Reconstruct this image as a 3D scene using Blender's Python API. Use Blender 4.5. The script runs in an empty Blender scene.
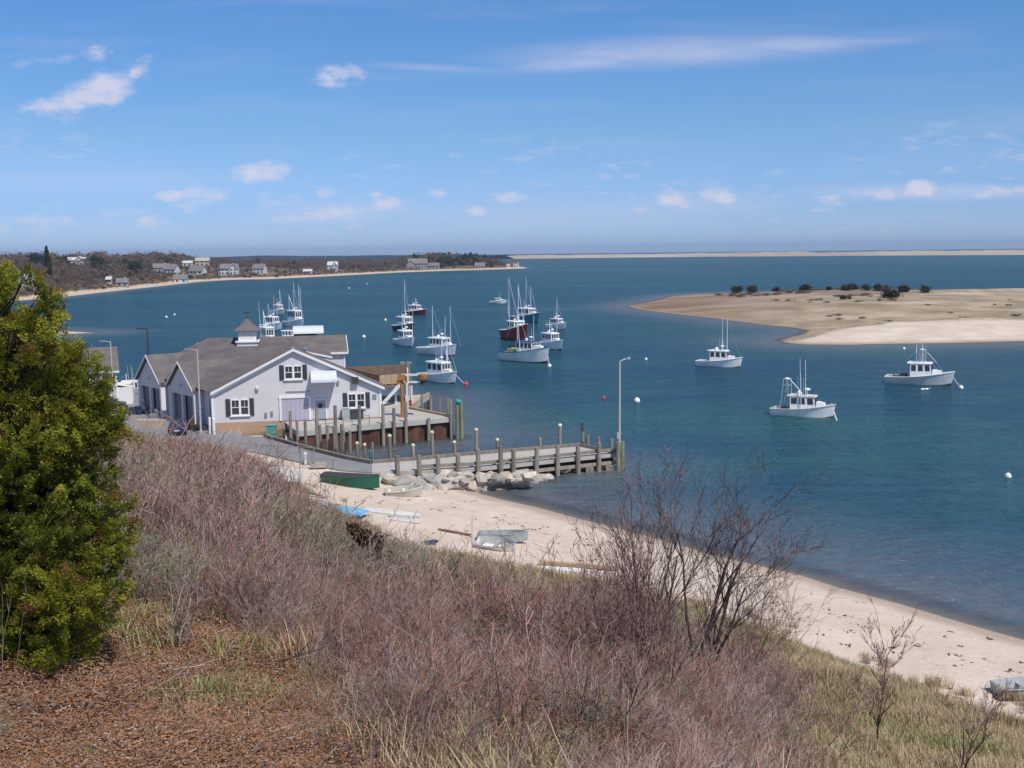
import bpy, math, random
import numpy as np
from mathutils import Vector, Matrix

sc = bpy.context.scene
COL = sc.collection
rad = math.radians

# ------------------------------------------------------------------ camera
HC = 20.5                     # eye height over the water, metres
F = 1100.0                    # focal length in pixels of a 1024 wide frame
ROLL = rad(0.64)
PITCH = math.atan((384 - 251.3) / F)
fw = Vector((0, math.cos(PITCH), -math.sin(PITCH)))
up0 = Vector((0, math.sin(PITCH), math.cos(PITCH)))
X0 = Vector((1, 0, 0))
cr = X0 * math.cos(ROLL) - up0 * math.sin(ROLL)
cu = up0 * math.cos(ROLL) + X0 * math.sin(ROLL)
cam_d = bpy.data.cameras.new('camera')
cam = bpy.data.objects.new('camera', cam_d)
COL.objects.link(cam)
m = Matrix((cr, cu, -fw)).transposed().to_4x4()
m.translation = Vector((0, 0, HC))
cam.matrix_world = m
cam_d.sensor_width = 36.0
cam_d.lens = 36.0 * F / 1024.0
cam_d.clip_start = 0.2
cam_d.clip_end = 30000
sc.camera = cam

def ray(px, py):
    return fw * F + cr * (px - 512) + cu * (384 - py)
def U(px, py, z):
    d = ray(px, py); t = (z - HC) / d.z
    return Vector((d.x * t, d.y * t, z))
def Uy(px, py, y):
    d = ray(px, py); t = y / d.y
    return Vector((d.x * t, y, HC + d.z * t))
def project(p):
    q = Vector(p) - Vector((0, 0, HC))
    w = q.dot(fw)
    return 512 + F * q.dot(cr) / w, 384 - F * q.dot(cu) / w
def hit(px, py, H, t0=8.0, t1=3000.0):
    d = ray(px, py); d = d / d.y
    y = t0; step = 1.01; prev = y
    while y < t1:
        z = HC + d.z * y
        if z < H(d.x * y, y):
            a, b = prev, y
            for _ in range(18):
                c = (a + b) / 2
                if HC + d.z * c < H(d.x * c, c): b = c
                else: a = c
            return Vector((d.x * b, b, H(d.x * b, b)))
        prev = y; y *= step
    return Vector((d.x * t1, t1, 0))

# ------------------------------------------------------------------ light
SUN_EL = rad(56)
SX, SY = 0.60, -0.80
n_ = math.hypot(SX, SY); SX /= n_; SY /= n_
sun_vec = Vector((SX * math.cos(SUN_EL), SY * math.cos(SUN_EL), math.sin(SUN_EL)))
sd = bpy.data.lights.new('sun', 'SUN'); sd.energy = 4.2; sd.angle = rad(0.53); sd.color = (1.0, 0.955, 0.90)
so = bpy.data.objects.new('sun', sd); COL.objects.link(so)
so.rotation_euler = sun_vec.to_track_quat('Z', 'Y').to_euler()
so.location = (0, 0, 200)

world = bpy.data.worlds.new('World'); sc.world = world; world.use_nodes = True
wt = world.node_tree; wt.nodes.clear()
def WN(t, **k):
    n = wt.nodes.new(t)
    for a, b in k.items(): setattr(n, a, b)
    return n
out = WN('ShaderNodeOutputWorld'); bg = WN('ShaderNodeBackground')
sky = WN('ShaderNodeTexSky'); sky.sky_type = 'NISHITA'; sky.sun_disc = False
sky.sun_elevation = SUN_EL; sky.sun_rotation = math.atan2(SX, SY)
sky.altitude = 0; sky.air_density = 1.0; sky.dust_density = 0.3; sky.ozone_density = 2.0
tc = WN('ShaderNodeTexCoord')
sep = WN('ShaderNodeSeparateXYZ'); wt.links.new(tc.outputs['Generated'], sep.inputs[0])
# colour of the air by elevation
ramp = WN('ShaderNodeValToRGB')
wt.links.new(sep.outputs['Z'], ramp.inputs[0])
SKY_RAMP = [(0.0, (0.60, 0.84, 1.58)), (0.035, (0.52, 0.75, 1.38)), (0.10, (0.55, 0.78, 1.14)), (0.22, (0.47, 0.80, 1.20)), (0.6, (0.85, 0.95, 1.0))]
el = ramp.color_ramp.elements
while len(el) < len(SKY_RAMP): el.new(0.5)
for e, (p, c) in zip(el, SKY_RAMP):
    e.position = p; e.color = (c[0] / 1.6, c[1] / 1.6, c[2] / 1.6, 1)
mul = WN('ShaderNodeVectorMath', operation='MULTIPLY'); wt.links.new(sky.outputs[0], mul.inputs[0]); wt.links.new(ramp.outputs[0], mul.inputs[1])
mul2 = WN('ShaderNodeVectorMath', operation='SCALE'); wt.links.new(mul.outputs[0], mul2.inputs[0]); mul2.inputs['Scale'].default_value = 1.6
# clouds: soft patches in the sky by direction (x/y, z/y)
dx = WN('ShaderNodeMath', operation='DIVIDE'); dz = WN('ShaderNodeMath', operation='DIVIDE')
my = WN('ShaderNodeMath', operation='MAXIMUM'); my.inputs[1].default_value = 0.02
wt.links.new(sep.outputs['Y'], my.inputs[0])
wt.links.new(sep.outputs['X'], dx.inputs[0]); wt.links.new(my.outputs[0], dx.inputs[1])
wt.links.new(sep.outputs['Z'], dz.inputs[0]); wt.links.new(my.outputs[0], dz.inputs[1])
cmb = WN('ShaderNodeCombineXYZ'); wt.links.new(dx.outputs[0], cmb.inputs[0]); wt.links.new(dz.outputs[0], cmb.inputs[1])
def noise(scale_xyz, detail, rough):
    mp = WN('ShaderNodeMapping'); mp.inputs['Scale'].default_value = scale_xyz
    wt.links.new(cmb.outputs[0], mp.inputs[0])
    nz = WN('ShaderNodeTexNoise'); nz.inputs['Scale'].default_value = 1.0
    nz.inputs['Detail'].default_value = detail; nz.inputs['Roughness'].default_value = rough
    wt.links.new(mp.outputs[0], nz.inputs['Vector'])
    return nz
nzA = noise((42, 75, 1), 7, 0.62)
nzB = noise((14, 60, 1), 5, 0.6)
# px, py, half-width px, half-height px, tilt deg, brightness
CL = [(58,104,44,13,8,1.15),(98,92,56,19,24,1.3),(135,72,26,11,35,1.0),(45,60,52,9,5,.5),(98,53,22,10,5,.8),
      (338,76,34,13,4,.95),
      (258,173,34,13,4,1.2),(168,196,26,7,0,.9),(205,194,30,9,2,1.0),(322,193,15,9,0,.85),(335,213,80,11,3,.95),(380,205,26,11,5,.95),
      (375,195,14,6,0,.8),(438,193,13,8,0,.9),(477,211,17,7,0,.95),(510,198,36,9,3,.85),(555,178,34,9,0,.45),
      (150,224,24,11,0,.75),(45,220,52,8,0,.6),(65,222,20,6,0,.6),(240,222,30,10,0,.4),(672,199,34,14,0,1.1),(714,197,24,13,0,1.15),
      (650,210,30,8,0,.6),(835,200,36,12,6,.75),(850,193,14,7,0,.8),(882,194,24,9,0,1.1),(920,189,26,10,0,1.3),(980,191,90,9,-1,.85),
      (100,182,120,12,0,.22),(600,145,45,7,0,.25),(560,215,150,14,0,.20),(420,215,60,14,0,.35),(218,122,18,9,0,.3)]
CL2 = [(670,52,160,15,1.5,.52),(585,62,75,9,3,.5),(790,45,85,10,1,.45),(860,42,70,5,2,.28),(440,68,70,4,-3,.25),(100,180,150,14,0,.20),(560,215,200,16,0,.22),(930,192,120,8,-1,.45),(340,212,90,12,2,.35),(700,205,90,12,0,.3)]
acc = None; acc2 = None
for qi, (px, py, a, b, tilt, br) in enumerate(CL2 + CL):
    d = ray(px, py)
    mp = WN('ShaderNodeMapping', vector_type='TEXTURE')
    mp.inputs['Location'].default_value = (d.x / d.y, d.z / d.y, 0)
    mp.inputs['Rotation'].default_value = (0, 0, rad(tilt))
    mp.inputs['Scale'].default_value = (a / F, b / F, 1)
    wt.links.new(cmb.outputs[0], mp.inputs[0])
    ln = WN('ShaderNodeVectorMath', operation='LENGTH'); wt.links.new(mp.outputs[0], ln.inputs[0])
    mr = WN('ShaderNodeMapRange', interpolation_type='SMOOTHSTEP'); mr.inputs['From Min'].default_value = 0.0; mr.inputs['From Max'].default_value = 1.5
    mr.inputs['To Min'].default_value = br; mr.inputs['To Max'].default_value = 0
    wt.links.new(ln.outputs['Value'], mr.inputs['Value'])
    if qi < len(CL2):
        if acc2 is None: acc2 = mr.outputs[0]
        else:
            mx = WN('ShaderNodeMath', operation='MAXIMUM'); wt.links.new(acc2, mx.inputs[0]); wt.links.new(mr.outputs[0], mx.inputs[1]); acc2 = mx.outputs[0]
    elif acc is None: acc = mr.outputs[0]
    else:
        mx = WN('ShaderNodeMath', operation='SMOOTH_MAX' if False else 'MAXIMUM')
        wt.links.new(acc, mx.inputs[0]); wt.links.new(mr.outputs[0], mx.inputs[1]); acc = mx.outputs[0]
# cloud = clamp((mask + noise - 1) * k)
def M2(op, a, b):
    n = WN('ShaderNodeMath', operation=op)
    for i, v in enumerate((a, b)):
        if isinstance(v, (int, float)): n.inputs[i].default_value = v
        else: wt.links.new(v, n.inputs[i])
    return n.outputs[0]
nA = M2('MULTIPLY', M2('SUBTRACT', nzA.outputs['Fac'], 0.5), 2.3)
nB = M2('MULTIPLY', M2('SUBTRACT', nzB.outputs['Fac'], 0.5), 0.6)
v = M2('ADD', acc, M2('MULTIPLY', M2('ADD', nA, nB), M2('MINIMUM', M2('MULTIPLY', acc, 2.0), 1.0)))
cl_mr = WN('ShaderNodeMapRange', interpolation_type='SMOOTHSTEP')
cl_mr.inputs['From Min'].default_value = 0.22; cl_mr.inputs['From Max'].default_value = 1.3
cl_mr.inputs['To Max'].default_value = 0.78
wt.links.new(v, cl_mr.inputs['Value'])
# fine thin veil low in the sky
veil = noise((3, 30, 1), 4, 0.6)
vm = WN('ShaderNodeMapRange'); vm.inputs['From Min'].default_value = .5; vm.inputs['From Max'].default_value = .8; vm.inputs['To Max'].default_value = .14
wt.links.new(veil.outputs['Fac'], vm.inputs['Value'])
sm = WN('ShaderNodeMapRange'); sm.inputs['From Min'].default_value = .25; sm.inputs['From Max'].default_value = .75; sm.inputs['To Min'].default_value = .45; sm.inputs['To Max'].default_value = 1.15
wt.links.new(nzB.outputs['Fac'], sm.inputs['Value'])
fld = noise((30, 95, 1), 6, .62); fld2 = noise((5, 16, 1), 3, .5)
fm = WN('ShaderNodeMapRange', interpolation_type='SMOOTHSTEP'); fm.inputs['From Min'].default_value = .515; fm.inputs['From Max'].default_value = .64; fm.inputs['To Max'].default_value = .36
wt.links.new(M2('ADD', M2('MULTIPLY', fld.outputs['Fac'], .6), M2('MULTIPLY', fld2.outputs['Fac'], .4)), fm.inputs['Value'])
bd = WN('ShaderNodeMapRange', interpolation_type='SMOOTHSTEP'); bd.inputs['From Min'].default_value = .13; bd.inputs['From Max'].default_value = .07; wt.links.new(sep.outputs['Z'], bd.inputs['Value'])
bd2 = WN('ShaderNodeMapRange', interpolation_type='SMOOTHSTEP'); bd2.inputs['From Min'].default_value = .005; bd2.inputs['From Max'].default_value = .03; wt.links.new(sep.outputs['Z'], bd2.inputs['Value'])
field = M2('MULTIPLY', fm.outputs[0], M2('MULTIPLY', bd.outputs[0], bd2.outputs[0]))
acc2 = M2('MAXIMUM', acc2, field)
cfac = M2('MAXIMUM', M2('MAXIMUM', cl_mr.outputs[0], vm.outputs[0]), M2('MULTIPLY', acc2, sm.outputs[0]))
front = WN('ShaderNodeMapRange'); front.inputs['From Min'].default_value = .05; front.inputs['From Max'].default_value = .3
wt.links.new(sep.outputs['Y'], front.inputs['Value'])
cfac = M2('MULTIPLY', cfac, front.outputs[0])
mix = WN('ShaderNodeMix', data_type='RGBA'); mix.inputs['B'].default_value = (7.4, 7.1, 8.3, 1)
CLOUDMIX = mix
wt.links.new(cfac, mix.inputs['Factor']); wt.links.new(mul2.outputs[0], mix.inputs['A'])
wt.links.new(mix.outputs['Result'], bg.inputs['Color'])
bg.inputs['Strength'].default_value = 0.10
wt.links.new(bg.outputs[0], out.inputs[0])

sc.view_settings.view_transform = 'Standard'; sc.view_settings.look = 'None'
sc.view_settings.exposure = 0.0; sc.view_settings.gamma = 1.0
sc.render.engine = 'CYCLES'
sc.cycles.use_denoising = True
sc.cycles.max_bounces = 8; sc.cycles.transparent_max_bounces = 16; sc.cycles.volume_bounces = 0
sc.cycles.sample_clamp_indirect = 4.0

# ------------------------------------------------------------------ helpers
def lin(c): return tuple(((x / 255) / 12.92 if x / 255 <= 0.04045 else ((x / 255 + 0.055) / 1.055) ** 2.4) for x in c)
MATS = {}
def mat(name, col, rough=0.75, var=0.12, scale=2.0, spec=0.3, metal=0.0, bump=0.0, bscale=20.0, col2=None, detail=5, stretch=(1, 1, 1), rnd=0.0):
    if name in MATS: return MATS[name]
    m = bpy.data.materials.new(name); m.use_nodes = True; MATS[name] = m
    nt = m.node_tree; b = nt.nodes['Principled BSDF']
    b.inputs['Roughness'].default_value = rough; b.inputs['Metallic'].default_value = metal
    b.inputs['Specular IOR Level'].default_value = spec
    t = nt.nodes.new('ShaderNodeTexCoord'); mp = nt.nodes.new('ShaderNodeMapping'); mp.inputs['Scale'].default_value = stretch
    nt.links.new(t.outputs['Object'], mp.inputs[0])
    nz = nt.nodes.new('ShaderNodeTexNoise'); nz.inputs['Scale'].default_value = scale; nz.inputs['Detail'].default_value = detail; nz.inputs['Roughness'].default_value = .62
    nt.links.new(mp.outputs[0], nz.inputs['Vector'])
    r = nt.nodes.new('ShaderNodeValToRGB'); e = r.color_ramp.elements
    c2 = col2 if col2 else tuple(min(1, x * (1 + var)) for x in col)
    c1 = col if col2 else tuple(x * (1 - var) for x in col)
    e[0].position = .32; e[1].position = .68
    e[0].color = (*c1, 1); e[1].color = (*c2, 1)
    nt.links.new(nz.outputs['Fac'], r.inputs[0])
    src = r.outputs[0]
    if rnd > 0:
        oi = nt.nodes.new('ShaderNodeObjectInfo'); hs = nt.nodes.new('ShaderNodeHueSaturation')
        mr = nt.nodes.new('ShaderNodeMapRange'); mr.inputs['To Min'].default_value = 1 - rnd; mr.inputs['To Max'].default_value = 1 + rnd
        nt.links.new(oi.outputs['Random'], mr.inputs['Value']); nt.links.new(mr.outputs[0], hs.inputs['Value'])
        nt.links.new(src, hs.inputs['Color']); src = hs.outputs[0]
    nt.links.new(src, b.inputs['Base Color'])
    if bump > 0:
        n2 = nt.nodes.new('ShaderNodeTexNoise'); n2.inputs['Scale'].default_value = bscale; n2.inputs['Detail'].default_value = 6
        nt.links.new(mp.outputs[0], n2.inputs['Vector'])
        bp = nt.nodes.new('ShaderNodeBump'); bp.inputs['Strength'].default_value = bump; bp.inputs['Distance'].default_value = .05
        nt.links.new(n2.outputs['Fac'], bp.inputs['Height']); nt.links.new(bp.outputs[0], b.inputs['Normal'])
    return m

def fast_mesh(name, V, Fc, mats=(), smooth=False, midx=None, attrs=None):
    """V (n,3), Fc (m,k) arrays -> mesh datablock"""
    V = np.asarray(V, dtype=np.float32); Fc = np.asarray(Fc, dtype=np.int32)
    me = bpy.data.meshes.new(name)
    k = Fc.shape[1]
    me.vertices.add(len(V)); me.vertices.foreach_set('co', V.ravel())
    me.loops.add(Fc.size); me.loops.foreach_set('vertex_index', Fc.ravel())
    me.polygons.add(len(Fc)); me.polygons.foreach_set('loop_start', np.arange(0, Fc.size, k, dtype=np.int32))
    for mm in mats: me.materials.append(mm)
    if midx is not None: me.polygons.foreach_set('material_index', np.asarray(midx, dtype=np.int32))
    me.update(calc_edges=True)
    if smooth: me.polygons.foreach_set('use_smooth', np.ones(len(Fc), dtype=bool))
    for an, arr in (attrs or {}).items():
        at = me.attributes.new(an, 'FLOAT', 'POINT'); at.data.foreach_set('value', np.asarray(arr, dtype=np.float32))
    me.validate()
    return me

def linkobj(name, me, parent=None, label=None, cat=None, group=None, kind=None, loc=None):
    o = bpy.data.objects.new(name, me); COL.objects.link(o)
    if parent is not None: o.parent = parent
    if loc is not None: o.location = loc
    return tag(o, label, cat, group, kind)
def tag(o, label=None, cat=None, group=None, kind=None):
    if label: o['label'] = label
    if cat: o['category'] = cat
    if group: o['group'] = group
    if kind: o['kind'] = kind
    return o
def empty(name, loc, rz=0.0, label=None, cat=None, group=None):
    o = bpy.data.objects.new(name, None); COL.objects.link(o)
    o.empty_display_size = 0.2
    o.location = loc; o.rotation_euler = (0, 0, rz)
    return tag(o, label, cat, group)
def copy_tree(o, parent=None):
    c = o.copy(); COL.objects.link(c)
    if parent is not None: c.parent = parent
    for ch in list(o.children): copy_tree(ch, c)
    return c

class MB:
    """collects shapes, links them as one mesh object"""
    def __init__(s): s.v = []; s.f = []; s.m = []; s.mi = 0
    def add(s, vs, fs):
        n = len(s.v); s.v += [tuple(p) for p in vs]; s.f += [tuple(i + n for i in f) for f in fs]; s.m += [s.mi] * len(fs)
    def box(s, c, size, rz=0.0):
        x, y, z = size[0] / 2, size[1] / 2, size[2] / 2
        R = Matrix.Rotation(rz, 3, 'Z'); c = Vector(c)
        s.add([c + R @ Vector((a * x, b * y, d * z)) for a in (-1, 1) for b in (-1, 1) for d in (-1, 1)],
              [(0, 1, 3, 2), (4, 6, 7, 5), (0, 4, 5, 1), (2, 3, 7, 6), (0, 2, 6, 4), (1, 5, 7, 3)])
    def prism(s, pts, z0, z1):
        """polygon in plan extruded; z0,z1 numbers or lists"""
        n = len(pts)
        za = z0 if isinstance(z0, (list, tuple)) else [z0] * n
        zb = z1 if isinstance(z1, (list, tuple)) else [z1] * n
        vs = [(p[0], p[1], a) for p, a in zip(pts, za)] + [(p[0], p[1], b) for p, b in zip(pts, zb)]
        fs = [tuple(range(n))[::-1], tuple(range(n, 2 * n))] + [(i, (i + 1) % n, n + (i + 1) % n, n + i) for i in range(n)]
        s.add(vs, fs)
    def slab(s, poly, vec):
        """3D polygon given thickness along vec"""
        n = len(poly); vec = Vector(vec)
        vs = [Vector(p) for p in poly] + [Vector(p) + vec for p in poly]
        s.add(vs, [tuple(range(n))[::-1], tuple(range(n, 2 * n))] + [(i, (i + 1) % n, n + (i + 1) % n, n + i) for i in range(n)])
    def tube(s, a, b, r0, r1=None, n=8, cap=True):
        a, b = Vector(a), Vector(b); r1 = r0 if r1 is None else r1
        d = (b - a)
        if d.length < 1e-6: return
        d.normalize(); u = d.orthogonal().normalized(); w = d.cross(u)
        vs = []
        for p, r in ((a, r0), (b, r1)):
            for i in range(n):
                t = 2 * math.pi * i / n
                vs.append(p + (u * math.cos(t) + w * math.sin(t)) * r)
        fs = [(i, (i + 1) % n, n + (i + 1) % n, n + i) for i in range(n)]
        if cap: fs += [tuple(range(n))[::-1], tuple(range(n, 2 * n))]
        s.add(vs, fs)
    def path(s, pts, r, n=6):
        for a, b in zip(pts[:-1], pts[1:]): s.tube(a, b, r, r, n)
    def lathe(s, c, prof, n=12, axis='Z'):
        """prof [(r,z)...]"""
        vs = []; k = len(prof)
        for r, z in prof:
            for i in range(n):
                t = 2 * math.pi * i / n
                p = (r * math.cos(t), r * math.sin(t), z)
                if axis == 'X': p = (z, r * math.cos(t), r * math.sin(t))
                if axis == 'Y': p = (r * math.cos(t), z, r * math.sin(t))
                vs.append(Vector(c) + Vector(p))
        fs = [(j * n + i, j * n + (i + 1) % n, (j + 1) * n + (i + 1) % n, (j + 1) * n + i) for j in range(k - 1) for i in range(n)]
        fs += [tuple(range(n))[::-1], tuple((k - 1) * n + i for i in range(n))]
        s.add(vs, fs)
    def build(s, name, mats, parent=None, smooth=False, bevel=0.0, **tags):
        me = bpy.data.meshes.new(name)
        me.from_pydata(s.v, [], s.f)
        if not isinstance(mats, (list, tuple)): mats = [mats]
        for mm in mats: me.materials.append(mm)
        me.polygons.foreach_set('material_index', s.m)
        if smooth: me.polygons.foreach_set('use_smooth', [True] * len(s.f))
        me.update()
        import bmesh
        bm = bmesh.new(); bm.from_mesh(me); bmesh.ops.recalc_face_normals(bm, faces=bm.faces)
        if bevel > 0:
            bmesh.ops.remove_doubles(bm, verts=bm.verts, dist=1e-5)
            bmesh.ops.bevel(bm, geom=[e for e in bm.edges if len(e.link_faces) == 2 and e.calc_face_angle(0) > .5], offset=bevel, segments=1, affect='EDGES')
        bm.to_mesh(me); bm.free()
        o = linkobj(name, me, parent)
        return tag(o, **tags)

def inpoly(x, y, P):
    x = np.asarray(x, float); y = np.asarray(y, float); r = np.zeros(x.shape, bool)
    n = len(P)
    for i in range(n):
        x0, y0 = P[i][0], P[i][1]; x1, y1 = P[(i + 1) % n][0], P[(i + 1) % n][1]
        if y0 == y1: continue
        c = ((y0 > y) != (y1 > y)) & (x < (x1 - x0) * (y - y0) / (y1 - y0) + x0)
        r ^= c
    return r
def sdist(x, y, P):
    """signed distance to polygon, positive inside"""
    x = np.asarray(x, float); y = np.asarray(y, float); d = np.full(x.shape, 1e9); n = len(P)
    for i in range(n):
        x0, y0 = P[i][0], P[i][1]; x1, y1 = P[(i + 1) % n][0], P[(i + 1) % n][1]
        ex, ey = x1 - x0, y1 - y0; L = ex * ex + ey * ey + 1e-12
        t = np.clip(((x - x0) * ex + (y - y0) * ey) / L, 0, 1)
        d = np.minimum(d, np.hypot(x - x0 - t * ex, y - y0 - t * ey))
    return np.where(inpoly(x, y, P), d, -d)
_rng = np.random.RandomState(3)
_perm = _rng.permutation(256); _gv = _rng.rand(256)
def vnoise(x, y):
    x = np.asarray(x, float); y = np.asarray(y, float)
    xi = np.floor(x).astype(int); yi = np.floor(y).astype(int); xf = x - xi; yf = y - yi
    xf = xf * xf * (3 - 2 * xf); yf = yf * yf * (3 - 2 * yf)
    def g(a, b): return _gv[_perm[(_perm[a & 255] + b) & 255]]
    return (g(xi, yi) * (1 - xf) + g(xi + 1, yi) * xf) * (1 - yf) + (g(xi, yi + 1) * (1 - xf) + g(xi + 1, yi + 1) * xf) * yf
def fbm(x, y, o=4):
    r = 0; a = .5; s = 0
    for i in range(o):
        r = r + a * vnoise(x * 2 ** i + 17.3 * i, y * 2 ** i + 5.1 * i); s += a; a *= .5
    return r / s
def P2(l, z=0.0): return [tuple(U(p[0], p[1], p[2] if len(p) > 2 else z)[:2]) for p in l]
def sstep(a, b, x): t = np.clip((x - a) / (b - a), 0, 1); return t * t * (3 - 2 * t)
# ------------------------------------------------------------------ shorelines and heights
LOTZ = 1.45
FLO = 2.4
DKZ = 2.32
A_ = U(213, 423.5, FLO); B_ = U(382, 417, FLO)
shore = P2([(1024,640),(960,622),(900,604),(840,588),(800,575),(720,557),(680,545),(640,534),(580,519),(540,508),(500,499),(478,493),(466,488),(474,484),(500,482),(530,479),(545,477),(548,472)])
basin = P2([(540,459.5),(470,460),(370,462),(345,458),(300,446.5),(266,436.5)], LOTZ)
dk = P2([(297,431.5),(452,417),(410,408.5)], 2.32)
LAND = [(130,-80),(60,24)] + shore + basin + dk + [(-12,140),(-14,152),(-35,162),(-55,160),(-78,150),(-120,148),(-400,190),(-400,-150),(130,-150)]
foot = P2([(1100,768),(1024,731),(960,710),(900,688),(820,662),(740,630),(670,610),(600,598),(520,585),(430,562),(370,530),(330,503),(296,480),(262,462),(200,450),(130,446)], 1.6)
BLUFF = [(150,-60),(70,8)] + foot + [(-90,92),(-400,80),(-400,-150),(150,-150)]
lot_front = P2([(372,472.5),(340,470),(300,462),(255,452),(200,446),(120,444)], LOTZ)
LOT = P2([(372,463.5),(345,458),(300,446.5),(266,436.5)], LOTZ) + [(-28.5, 114.5), (-24, 119), (-24, 146), (-35,160),(-55,158),(-76,148),(-84,112)] + lot_front[::-1]
WLINE = [basin[0], basin[2], basin[3], basin[5], dk[0], dk[1], dk[2], (dk[2][0] - .01, dk[2][1]), (dk[1][0] - .01, dk[1][1] - .01), dk[0], basin[5], basin[3], basin[2]]
PFL = P2([(372,472.5),(420,471),(470,468.5),(509,465),(540,462)], 1.3)
def H_np(x, y, rough=True):
    w = sdist(x, y, LAND); s = sdist(x, y, BLUFF)
    dq = np.abs(sdist(x, y, WLINE)); w = w - 1.8 * (1 - sstep(1.5, 4.5, dq)) * (y > 96); l = sdist(x, y, LOT)
    slope = np.where((y < 96) & (x > -14), .13, .7)
    under = np.maximum(-4.0, w * slope)
    sp = np.maximum(-s, 0); wp = np.maximum(w, 0)
    beach = 1.6 * wp / (wp + sp + 1e-6)
    n1 = fbm(x * .12, y * .12) - .5; n2 = fbm(x * .6 + 9, y * .6) - .5
    rise = 1.6 + .37 * s - 1.0 * (1 - np.exp(-np.maximum(s, 0) / 3.0)) * 0
    cap = 16.9; k = 1.2
    rise = -np.log(np.exp(-np.clip(rise, -50, 60) / k) + np.exp(-cap / k)) * k
    land = np.where(s > 0, rise, beach)
    amp = sstep(0, 6, s)
    land = land + amp * (n1 * 2.2 + n2 * .5) * (1 - sstep(40, 46, s)) + (1 - amp) * n2 * .18 * sstep(0, 5, wp)
    z = np.where(w > 0, land, under)
    lw = sstep(-5, 0, l) * (w > -0.01)
    lotz = LOTZ - .12
    z = z * (1 - lw) + lotz * lw
    z = np.where(l > 0.0, lotz, z)
    # boulder bank in front of the pier
    d = np.full(np.shape(x), 99.0)
    for (x0, y0), (x1, y1) in zip(PFL[:-1], PFL[1:]):
        ex, ey = x1 - x0, y1 - y0; Lq = ex * ex + ey * ey; t = np.clip(((x - x0) * ex + (y - y0) * ey) / Lq, 0, 1)
        d = np.minimum(d, np.hypot(x - x0 - t * ex, y - y0 - t * ey))
    yl = np.interp(x, [p[0] for p in PFL], [p[1] for p in PFL])
    z = np.where((y < yl + 1.2) & (x < PFL[-1][0] - .5), np.maximum(z, 1.0 - .27 * d), z)
    return z
def H(x, y): return float(H_np(np.array([x]), np.array([y]))[0])

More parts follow.
